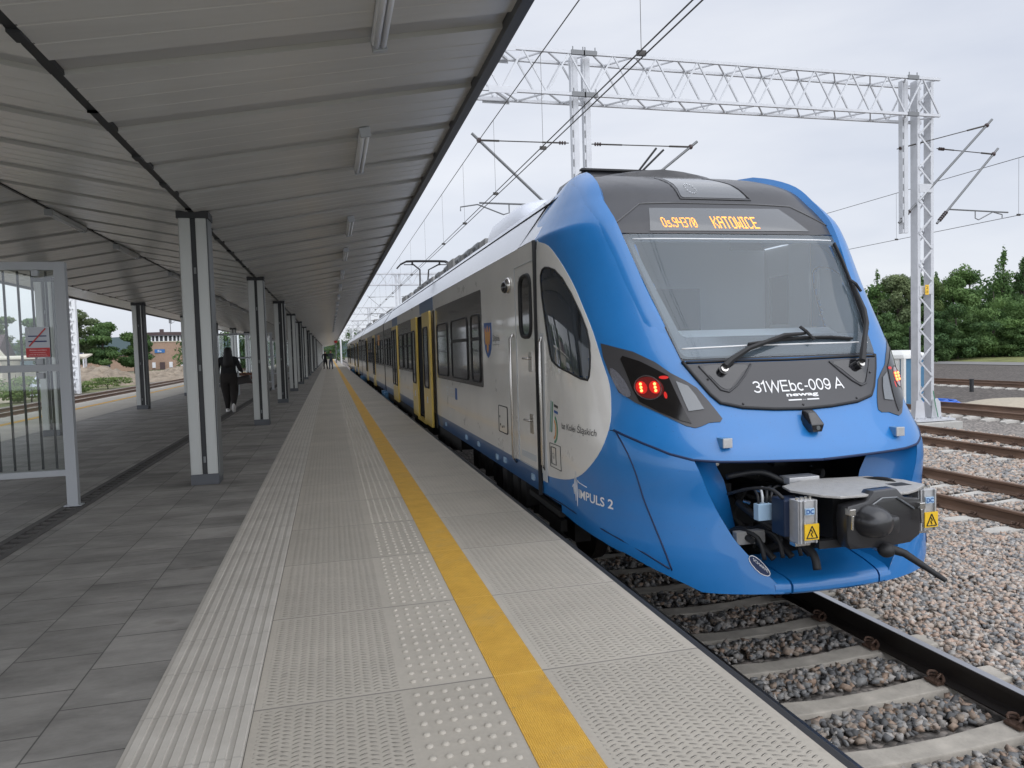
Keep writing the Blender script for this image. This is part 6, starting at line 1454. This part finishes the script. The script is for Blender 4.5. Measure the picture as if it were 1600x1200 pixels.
for i, (x, y, H, W_, lm, lab) in enumerate([(-46.5, 118, 9.5, 9, 'leaf_pale', 'light leaved tree seen through the upper glass of the screen'), (-51, 118, 8.8, 9, 'leaf_mid', 'tree seen through the left part of the glass screen'), (-39.5, 116, 9.0, 8, 'leaf_mid', 'tree right behind the white pole'), (-36.0, 118, 9.8, 7.5, 'leaf_olive', 'tallest thin crowned tree between the white pole and the tower'),
   (-32.0, 117, 8.4, 7, 'leaf_dark', 'dark tree in the middle between white pole and tower'), (-28.6, 120, 6.6, 6.5, 'leaf_dark', 'low dark tree nearest to the round tower')]):
    tree(x, y, -1, H, W_, lab, lm, 300+i, 'round', 11000, .19, GL2)
mat('hill_far', (.10, .14, .15), 1); g = MB(); g.prism([(-260, -1), (-200, 14), (-120, 17), (-60, 13), (40, 9), (120, 5), (160, -1)], 'y', 520, 560); struct(g.build('hills', 'hill_far'))

# ------------------------------------------------------------------ right background
tl = thing('portable_toilet', 'blue and white portable toilet behind the lattice mast', 'toilet', (19.25, 21.2, -1.0)); tl.rotation_euler = (0, 0, R(-78))
g = MB(); g.box(-.62, .62, -.62, .62, .05, 1.72); g.build('cabin', 'toilet_blue', tl, bevel=.02)
g = MB(); g.box(-.50, .50, -.66, -.62, .10, 1.70); [g.box(-.44, .44, -.675, -.66, .2+k*.5, .6+k*.5) for k in range(3)]; d_ = g.build('door', 'toilet_white', tl, bevel=.01); MB().box(.34, .40, -.70, -.675, .9, 1.05).build('handle', 'galv_dark', d_)
for sx in (-1, 1):
    for sy in (-1, 1): MB().box(sx*.62-.06, sx*.62+.06, sy*.62-.06, sy*.62+.06, 0, 1.78).build('corner_post', 'toilet_white', tl, bevel=.02)
g = MB(); g.add([(-.70, -.70, 1.70), (.70, -.70, 1.70), (.70, .70, 1.70), (-.70, .70, 1.70), (-.66, -.66, 1.84), (.66, -.66, 1.84), (.66, .66, 1.84), (-.66, .66, 1.84), (-.3, -.3, 1.98), (.3, -.3, 1.98), (.3, .3, 1.98), (-.3, .3, 1.98)], [(0, 1, 5, 4), (1, 2, 6, 5), (2, 3, 7, 6), (3, 0, 4, 7), (4, 5, 9, 8), (5, 6, 10, 9), (6, 7, 11, 10), (7, 4, 8, 11), (8, 9, 10, 11), (3, 2, 1, 0)]); g.build('roof', 'toilet_white', tl, bevel=.03)
g = MB()
for k in range(6):
    rr_ = .95-.10*k; g.tube([(20.2+rr_*math.cos(t)*1.1+.03*k, 20.9+rr_*math.sin(t), -.93+.055*(k % 3)) for t in [2*math.pi*i/26 for i in range(26)]], .045, 6, closed=True)
g.tube([(19.2, 20.6, -.93), (18.6, 20.2, -.95), (18.0, 20.4, -.95)], .045, 6)
tag(g.build('coiled_hose', 'hose_blue', smooth=True), 'bright blue hose lying coiled on the ballast beside the toilet', 'hose')
mat('sand', (.40, .35, .27), .95, noise=.1, bump=.5); g = MB(); g.ball((22.4, 19.6, -1.02), 1.9, 1.2, .28, n=22, m=8, z0=0); struct(g.build('sand_heap', 'sand', smooth=True))
g = MB(); g.tube([(26.6, 25.2, -1.0), (26.6, 25.2, -.46)], .085, 10); g.tube([(26.6, 25.2, -.47), (26.6, 25.2, -.44)], .10, 10); tag(g.build('marker_post', 'steel_dark', auto=40), 'short dark post standing beside the farthest track', 'post')
fe = thing('metal_fence', 'low metal railing behind the portable toilet', 'fence', (46, 50, -1)); g = MB()
for k in range(4): g.tube([(-6+k*1.5, 0, 0), (-6+k*1.5, 0, 1.15)], .05, 6)
g.build('post', 'galv_dark', fe); g = MB(); g.tube([(-6, 0, 1.1), (-1.5, 0, 1.1)], .04, 6); g.tube([(-6, 0, .75), (-1.5, 0, .75)], .03, 6); g.build('rail', 'galv_dark', fe)
sgn = thing('ground_signal', 'black railway signal with a white ringed lamp seen through the lattice mast', 'signal', (31.0, 33.0, -1.0)); MB().box(-.06, .06, -.06, .06, 0, 1.6).build('signal_post', 'steel_dark', sgn); MB().box(-.28, .28, -.1, .1, 1.6, 3.0).build('signal_head', 'black_matt', sgn, bevel=.05)
MB().tube([(math.cos(t)*.17, -.12, 2.55+.17*math.sin(t)) for t in [2*math.pi*i/16 for i in range(16)]], .055, 6, closed=True).build('signal_ring', 'letter_white', sgn, smooth=True)

# ------------------------------------------------------------------ left background
tw = thing('signal_tower', 'round brick signal tower with a band of white framed windows and a flat roof', 'tower', (-38.2, 190, -1)); n = 40
def ringwall(r, z0, z1, a0=0, a1=2*math.pi, nn=n, ry=None):
    P = [(r*math.cos(a0+(a1-a0)*i/nn), r*math.sin(a0+(a1-a0)*i/nn)) for i in range(nn)]; return MB().prism(P, 'z', z0, z1)
bw = ringwall(4.6, 0, 6.6).build('wall', 'brick', tw, auto=30); ringwall(4.5, 6.6, 8.0).build('window_band', 'interior_dark', tw, auto=30); ringwall(4.75, 6.45, 6.62).build('sill_band', 'cream', tw, auto=30)
ringwall(5.1, 8.0, 8.75).build('roof', 'roof_tile', tw, auto=30); ringwall(5.15, 7.85, 8.0).build('eaves', 'fascia', tw, auto=30)
g = MB()
for k in range(30): a = 2*math.pi*k/30; x, y = 4.56*math.cos(a), 4.56*math.sin(a); g.bar((x, y, 6.6), (x, y, 7.9), .30, .30)
g.build('window_frame', 'white_paint', tw); MB().box(-1.2, -.4, -.4, .4, 8.7, 9.6).build('chimney', 'roof_tile', tw)
g = MB(); g.tube([(1.2, 0, 8.7), (1.2, 0, 13)], .08, 5); g.box(.9, 1.5, -.1, .1, 11, 12.2); g.tube([(1.2, 0, 10.8), (2.2, 0, 11.4)], .05, 5); g.build('antenna', 'galv_dark', tw)
def facing(a): return 4.62*math.cos(a), 4.62*math.sin(a)
g = MB(); x, y = facing(R(-78)); g.box(-1.6, .6, -4.72, -4.5, 3.9, 4.75); bs = g.build('name_board', 'sign_blue', tw); vs_, fs_ = text_mesh('Ra', .8, .5); g = MB(); g.add([(-.9+a, -4.74, 4.05+b) for a, b in vs_], fs_); g.build('board_lettering', 'letter_white', bs, fix=False)
g = MB(); g.box(-.6, .5, -4.75, -4.4, 0, 1.7); g.build('door', 'roof_tile', tw)
for a, z in ((-115, .4), (-68, .4), (-35, .3), (-30, 3.6), (-32, 5.6)):
    x, y = facing(R(a)); MB().box(x-.35, x+.35, y-.2, y+.2, z, z+1.3).build('window', 'white_paint', tw)
lb = thing('brick_shed', 'low flat roofed brick building left of the round tower', 'building', (-45.5, 175, -1)); MB().box(-7, 6.5, -3, 3, 0, 3.4).build('wall', 'brick', lb); MB().box(-7.3, 6.8, -3.3, 3.3, 3.4, 3.75).build('roof', 'fascia', lb); MB().box(-1.5, -.3, -3.05, -2.9, 1, 2.2).build('window', 'interior_dark', lb)
hs = thing('house', 'old cream gabled house with a dark tiled roof seen through the glass screen', 'house', (-45.5, 112, -1)); MB().box(-7, 3.5, -3, 3, 0, 3.4).build('wall', 'cream', hs)
g = MB(); g.prism([(-3.4, 3.2), (3.4, 3.2), (0, 6.4)], 'x', -7.2, 3.0); g.build('roof', 'roof_tile', hs); g = MB(); g.prism([(-2.4, 2.9), (2.2, 2.9), (-.1, 6.3)], 'y', -3.5, -3.0); gb = g.build('gable', 'cream', hs); gb.location = (2.2, 0, 0); MB().box(1.7, 2.4, -3.58, -3.5, 3.3, 4.5).build('window', 'interior_dark', hs)
fc = thing('side_canopy', 'low cream canopy of another platform in front of the old house', 'canopy', (-38, 95, -1)); g = MB(); g.prism([(-3, 2.9), (0, 2.7), (3, 3.2), (3, 3.35), (0, 2.95), (-3, 3.1)], 'x', -16, 10); g.build('roof', 'cream', fc)
for k in range(7): MB().box(-14+k*4, -13.8+k*4, -.1, .1, 0, 2.8).build('post', 'galv', fc)
for q, (x, m_, t_) in enumerate(((-2, 'sign_navy', 'x'),)): MB().box(-14+x, -12.6+x, -3.3, -3.2, 2.0, 2.6).build('name_board', 'sign_blue', fc)
ns = thing('station_sign', 'navy and yellow station sign on two posts left of the tower', 'sign', (-33.0, 108, -1)); g = MB(); g.tube([(-2.0, 0, 0), (-2.0, 0, 3.6)], .09, 6); g.tube([(1.0, 0, 0), (1.0, 0, 3.6)], .09, 6); g.build('post', 'white_paint', ns)
MB().box(-1.9, 1.0, -.1, 0, 2.9, 3.6).build('board', 'sign_navy', ns); MB().box(-3.4, -2.1, -.1, 0, 1.9, 2.7).build('yellow_board', 'sign_yellow', ns)
vs_, fs_ = text_mesh('Chorzów', 2.4, .4); g = MB(); g.add([(-1.7+a, -.12, 3.05+b) for a, b in vs_], fs_); g.build('board_lettering', 'letter_white', ns, fix=False)
mat('rubble', (.26, .215, .165), .95, noise=.3, nscale=1.4, bump=1, bscale=2.5)
def mound(x, y, rx, ry, h, seed, name, m_):
    r = random.Random(seed); g = MB(); nx = 26
    P = [[r.uniform(-1, 1) for _ in range(nx+1)] for _ in range(nx+1)]
    for i in range(nx+1):
        for j in range(nx+1):
            u, v = i/nx*2-1, j/nx*2-1; q = max(0, 1-u*u-v*v); g.v.append((x+u*rx, y+v*ry, -1.12+h*(q**.8)*(1+.22*P[i][j])+.05*P[i][j]*q))
    for i in range(nx):
        for j in range(nx): a = i*(nx+1)+j; g.face((a, a+1, a+nx+2, a+nx+1))
    return struct(g.build(name, m_, smooth=False))
mound(-23.5, 82, 5, 5, 1.75, 1, 'dirt_mound', 'rubble'); mound(-19.5, 90, 5, 4, 1.1, 2, 'dirt_mound', 'rubble'); mound(-29, 78, 5, 4, .8, 3, 'dirt_mound', 'rubble'); mound(-16.6, 96, 5, 6, 1.5, 4, 'dirt_mound', 'rubble'); mound(-27, 55, 7, 9, .9, 5, 'dirt_mound', 'sand'); mound(-33, 62, 8, 9, .7, 6, 'dirt_mound', 'rubble')
P = np.stack([rng.uniform(-24, -16.2, 9000), rng.uniform(36, 76, 9000), np.full(9000, -.9)], 1)
for k, (x, y, s_) in enumerate(((-21.5, 58, 1.5), (-20.5, 64, 1.3), (-23, 62, 1.6), (-19.2, 71, 1.2), (-18.5, 52, 1.0))):
    tree(x, y, -1.0, s_*1.1, s_*3.0, ['yellow green weedy shrub beside the white pole', 'yellowish shrub in front of the dirt mound', 'taller weed clump left of the yellow shrubs', 'small shrub below the tower near the rails', 'tiny shrub nearest to the left rails'][k], 'leaf_pale', 400+k, 'bush', 1600, .10, 'weedy shrubs beside the left track', 'shrub')
wp = thing('white_mast', 'white steel mast left of the glass screen post', 'mast', (-18.9, 61.5, -1)); g = MB()
for s in (-1, 1): g.box(s*.26-.12, s*.26+.12, -.2, .2, 0, 11)
for k in range(24): z = .2+k*.44; a = 1 if k % 2 else -1; g.bar((-a*.26, -.21, z), (a*.26, -.21, z+.44), .14, .03, up=(0, 1, 0))
g.box(-.26, .26, .1, .14, 0, 11)
g.build('mast_frame', 'white_paint', wp)
for k, (x, y) in enumerate(((-8.9-3.0, 84), (-12.6, 108), (-12.6, 140), (-9.3, 168))):
    q = thing('white_mast', 'white steel mast beyond the left columns, %s one from the viewer' % ORD[k], 'mast', (x, y, -1), 'white masts beyond the left columns'); MB().box(-.3, .3, -.25, .25, 0, 9).build('mast_frame', 'white_paint', q)
g = MB(); g.ball((-20.2, 60, -1), 1.3, 1.0, 1.75, n=16, m=6, z0=0); o = g.build('tarpaulin', 'tarp', smooth=False); tag(o, 'pale bluish tarpaulin heap at the foot of the white mast', 'tarpaulin')
bp_ = thing('brick_pallet', 'stack of red bricks under a grey and white cover behind the screen', 'brick stack', (-16.6, 38.5, -1)); g = MB(); [g.box(-.9, .9, -.6, .6, .1+k*.13, .21+k*.13) for k in range(6)]; g.build('bricks', 'logo_orange', bp_); MB().box(-.95, .95, -.65, .65, .9, 1.5).build('cover', 'galv_dark', bp_); MB().box(-.95, .95, -.65, .65, 1.5, 2.0).build('cover', 'white_paint', bp_)
bb = thing('apartment_block', 'grey flat roofed block behind the white train roof', 'building', (26.0, 240, -1)); MB().box(-5.5, 6, -6, 6, 0, 13.6).build('wall', 'building_grey', bb)
for r_ in range(3):
    for c_ in range(5): MB().box(-4.7+c_*2.1, -3.4+c_*2.1, -6.05, -5.9, 3+r_*3.3, 4.6+r_*3.3).build('window', 'interior_dark', bb)
# far platform end
for k, (x, lab) in enumerate(((-.95, 'white pole at the far platform end left of the two standing people'), (2.6, 'white pole at the far platform end right of the two standing people'), (3.9+1.2, 'white pole beside the far end of the train'))):
    q = thing('white_pole', lab, 'pole', (x-.35, 150, -1)); MB().tube([(0, 0, 0), (0, 0, 8)], .17, 8).build('pole_shaft', 'white_paint', q)
q = thing('platform_sign', 'blue platform sign hanging at the end of the column row', 'sign', (-2.1, 78, 2.2)); MB().box(-.75, .75, -.05, .05, 0, .5).build('board', 'sign_navy', q); MB().box(-.1, .45, -.06, -.05, .1, .4).build('pictogram', 'letter_white', q); MB().tube([(0, 0, .5), (0, 0, 1.1)], .03, 6).build('hanger', 'galv_dark', q)
q = thing('litter_bin', 'small dark litter bin at the far end of the column row', 'bin', (-1.9, 82, 0)); MB().tube([(0, 0, .1), (0, 0, .85)], [.24, .28], 12).build('bin_body', 'steel_dark', q, auto=40)
q = thing('red_signal', 'railway signal with a red round disc at the platform end', 'signal', (1.0, 118, -1)); MB().tube([(0, 0, 0), (0, 0, 4.2)], .09, 6).build('signal_post', 'galv_dark', q); MB().tube([(0, -.1, 4.4), (0, .05, 4.4)], .28, 14).build('signal_disc', 'sign_red', q, auto=40)

# ------------------------------------------------------------------ people
def body(name, joints, bones, parent, mats, pick, sub=2, loc=(0, 0, 0)):
    """one continuous surface grown over a skeleton; pick(centre) gives the material slot of a face"""
    me = bpy.data.meshes.new(name); names = list(joints); me.from_pydata([joints[k][0] for k in names], [(names.index(a), names.index(b)) for a, b in bones], [])
    o = bpy.data.objects.new(name, me); C.objects.link(o); sk = o.modifiers.new('s', 'SKIN'); sk.use_smooth_shade = True
    for i, k in enumerate(names):
        r = joints[k][1]; r = r if isinstance(r, tuple) else (r, r); me.skin_vertices[0].data[i].radius = r; me.skin_vertices[0].data[i].use_root = (i == 0)
    ss = o.modifiers.new('u', 'SUBSURF'); ss.levels = sub; ss.render_levels = sub
    bpy.context.view_layer.update(); m2 = bpy.data.meshes.new_from_object(o.evaluated_get(bpy.context.evaluated_depsgraph_get())); bpy.data.objects.remove(o)
    m2.name = name; m2.materials.clear()
    for q in mats: m2.materials.append(M[q])
    for p in m2.polygons: p.material_index = pick(p.center); p.use_smooth = True
    n_ = bpy.data.objects.new(name, m2); C.objects.link(n_); n_.parent = parent; return n_
def person(label, loc, rz, J, mats, pick, hair_fn, sub=2, fingers=True, scale=1):
    t = thing('person', label, 'person', loc); t.rotation_euler = (0, 0, rz); t.scale = (scale,)*3
    B = [('pelvis', 'waist'), ('waist', 'chest'), ('chest', 'neck'), ('neck', 'jaw'), ('jaw', 'head')]
    for s in 'LR': B += [('chest', 'sh'+s), ('sh'+s, 'el'+s), ('el'+s, 'wr'+s), ('wr'+s, 'pa'+s), ('pelvis', 'hip'+s), ('hip'+s, 'kn'+s), ('kn'+s, 'an'+s), ('an'+s, 'toe'+s)]
    if fingers:
        for s in 'LR':
            pa = Vector(J['pa'+s][0]); wr = Vector(J['wr'+s][0]); d = (pa-wr).normalized(); sd_ = Vector((0, 1, 0))
            for k, (o_, l) in enumerate(((-.030, .062), (-.010, .075), (.010, .070), (.028, .055))):
                a = pa+sd_*o_+d*.03; J['f%d%s' % (k, s)] = (tuple(a), .0095); J['g%d%s' % (k, s)] = (tuple(a+d*l*.55), .0085); J['h%d%s' % (k, s)] = (tuple(a+d*l*.95+Vector((-.02 if s == 'R' else .02, 0, 0))*.6), .007); B += [('pa'+s, 'f%d%s' % (k, s)), ('f%d%s' % (k, s), 'g%d%s' % (k, s)), ('g%d%s' % (k, s), 'h%d%s' % (k, s))]
            a = wr+d*.03+sd_*-.03; J['t1'+s] = (tuple(a+sd_*-.012+d*.02), .011); J['t2'+s] = (tuple(a+sd_*-.03+d*.055), .009); B += [('wr'+s, 't1'+s), ('t1'+s, 't2'+s)]
    o = body('body', J, B, t, mats, pick, sub); hair_fn(t); return t
def face(t, hx=0, hy=0, hz=1.53, r=.10, skin='skin'):
    g = MB(); g.ball((hx, hy+r*.95, hz-.01), .014, .02, .022, n=8, m=5); g.build('nose', skin, t, smooth=True)
    for s in (-1, 1): MB().ball((hx+s*.034, hy+r*.85, hz+.02), .012, .008, .008, n=8, m=5).build('eye', 'black_gloss', t, smooth=True); MB().ball((hx+s*.082, hy, hz-.01), .012, .02, .032, n=8, m=5).build('ear', skin, t, smooth=True)
    MB().ball((hx, hy+r*.86, hz-.055), .024, .008, .007, n=8, m=4).build('mouth', 'sign_red', t, smooth=True)
# woman walking away: left foot planted, right heel raised
J = {'pelvis': ((0, 0, .93), (.225, .15)), 'waist': ((0, .01, 1.09), (.19, .13)), 'chest': ((0, .02, 1.30), (.205, .13)), 'neck': ((0, .03, 1.46), .055), 'jaw': ((0, .05, 1.53), (.07, .075)), 'head': ((0, .045, 1.61), (.085, .10)),
 'shL': ((-.20, .02, 1.38), .078), 'elL': ((-.275, -.01, 1.13), .060), 'wrL': ((-.285, .10, .90), .033), 'paL': ((-.285, .125, .83), (.022, .038)),
 'shR': ((.20, .02, 1.38), .078), 'elR': ((.285, -.05, 1.13), .060), 'wrR': ((.33, .17, 1.05), .036), 'paR': ((.34, .24, 1.05), (.022, .038)),
 'hipL': ((-.105, 0, .84), (.16, .15)), 'knL': ((-.075, .10, .50), (.135, .12)), 'anL': ((-.06, .08, .12), (.062, .065)), 'toeL': ((-.08, .20, .045), (.042, .04)),
 'hipR': ((.105, 0, .84), (.16, .15)), 'knR': ((.11, .06, .49), (.14, .12)), 'anR': ((.10, -.20, .21), (.065, .065)), 'toeR': ((.085, -.12, .06), (.042, .04))}
def pk(c):
    if c.z < .06: return 2
    if c.z > 1.46 and abs(c.x) < .10: return 3
    if abs(c.x) > .255 and c.z < .93: return 3
    return 1 if c.z < 1.02 else 0
def hw(t):
    pass
wm = person('woman in black top and wide dark trousers walking away between the column rows', (-2.60, 20.3, 0), R(4), J, ['cloth_black', 'cloth_dark', 'shoe_white', 'skin'], pk, hw)
g = MB(); rows = [(1.70, .045, .05, .0), (1.66, .088, .098, .01), (1.60, .104, .112, .005), (1.53, .108, .105, -.015), (1.45, .125, .10, -.04), (1.36, .15, .095, -.06), (1.27, .155, .085, -.075), (1.19, .135, .065, -.08), (1.15, .10, .04, -.08)]; n = 18
for z, rx, ry, cy in rows:
    for k in range(n): t_ = 2*math.pi*k/n; g.v.append((rx*math.cos(t_)*(1+.06*math.sin(5*t_)), .03+cy+ry*math.sin(t_)*(1+.05*math.cos(7*t_))-(.02 if math.sin(t_) > .5 and z < 1.62 else 0)*2, z))
for i in range(len(rows)-1):
    for k in range(n): g.face((i*n+k, i*n+(k+1) % n, (i+1)*n+(k+1) % n, (i+1)*n+k))
g.face(range(n)); g.build('hair', 'hair', wm, smooth=True); face(wm, 0, .045, 1.60)
MB().ball((-.07, .15, .05), .052, .15, .05, n=14, m=7).build('shoe', 'shoe_white', wm, smooth=True); MB().ball((-.07, .15, .018), .055, .155, .018, n=14, m=5).build('shoe_sole', 'letter_white', wm, smooth=True)
g = MB().ball((0, 0, 0), .052, .15, .05, n=14, m=7); q = g.build('shoe', 'cloth_black', wm, smooth=True); q.location = (.10, -.17, .12); q.rotation_euler = (R(-62), 0, 0); q = MB().ball((0, 0, -.03), .056, .152, .025, n=14, m=5).build('shoe_sole', 'shoe_white', wm, smooth=True); q.location = (.10, -.17, .12); q.rotation_euler = (R(-62), 0, 0)
hb_ = thing('handbag', 'dark handbag hanging from the forearm of the walking woman', 'handbag', (-2.24, 20.32, .70)); g = MB(); g.add([(-.20, -.09, 0), (.20, -.09, .05), (.22, .09, .05), (-.22, .09, 0), (-.22, -.05, .20), (.15, -.05, .27), (.15, .05, .27), (-.22, .05, .20)], [(0, 3, 2, 1), (4, 5, 6, 7), (0, 1, 5, 4), (1, 2, 6, 5), (2, 3, 7, 6), (3, 0, 4, 7)]); g.build('bag_body', 'bag', hb_, bevel=.025, auto=60)
g = MB()
for yy in (-.035, .035): g.tube([(-.17, yy, .20), (-.15, yy*.5, .32), (-.12, 0, .38), (-.03, yy*.5, .34), (.08, yy, .25)], .009, 6)
g.build('bag_handle', 'bag', hb_, smooth=True)
def standing(label, loc, rz, top, bottom, hairm, coat, sc=1.0):
    J = {'pelvis': ((0, 0, .95), (.15, .115)), 'waist': ((0, 0, 1.10), (.14, .105)), 'chest': ((0, 0, 1.34), (.17, .12)), 'neck': ((0, .01, 1.50), .058), 'jaw': ((0, .025, 1.57), (.068, .078)), 'head': ((0, .02, 1.66), (.08, .095)),
     'shL': ((-.20, 0, 1.42), .07), 'elL': ((-.27, -.02, 1.15), .052), 'wrL': ((-.22, .13, .98), .036), 'paL': ((-.17, .19, .97), (.024, .038)), 'shR': ((.20, 0, 1.42), .07), 'elR': ((.27, 0, 1.15), .052), 'wrR': ((.28, .05, .92), .036), 'paR': ((.28, .07, .85), (.022, .038)),
     'hipL': ((-.09, 0, .88), .105), 'knL': ((-.12, .03, .5), .07), 'anL': ((-.13, -.02, .10), .05), 'toeL': ((-.14, .12, .045), (.045, .038)), 'hipR': ((.09, 0, .88), .105), 'knR': ((.13, .03, .5), .07), 'anR': ((.17, -.02, .10), .05), 'toeR': ((.19, .12, .045), (.045, .038))}
    def pk(c):
        if c.z < .09: return 2
        if c.z > 1.49 or (abs(c.x) > .24 and c.z < .93): return 3
        return 1 if c.z < (.62 if coat else .98) else 0
    if coat: J['hipL'] = ((-.08, 0, .80), .15); J['hipR'] = ((.08, 0, .80), .15); J['pelvis'] = ((0, 0, .95), (.20, .15))
    t = person(label, loc, rz, J, [top, bottom, 'black_matt', 'skin'], pk, lambda t: None, sub=1, fingers=False, scale=sc)
    g = MB().ball((0, -.005, 1.70), .092, .108, .085, n=12, m=7, z0=-.5); g.build('hair', hairm, t, smooth=True); face(t, 0, .02, 1.65, .09); return t
standing('person in a long black coat at the far end of the platform', (-.42, 70, 0), R(10), 'cloth_black', 'cloth_dark', 'hair', True, 1.0)
standing('person in a grey jacket and jeans beside the one in the black coat', (.10, 69.5, 0), R(150), 'jacket_grey', 'jeans', 'bark', False, 1.02)
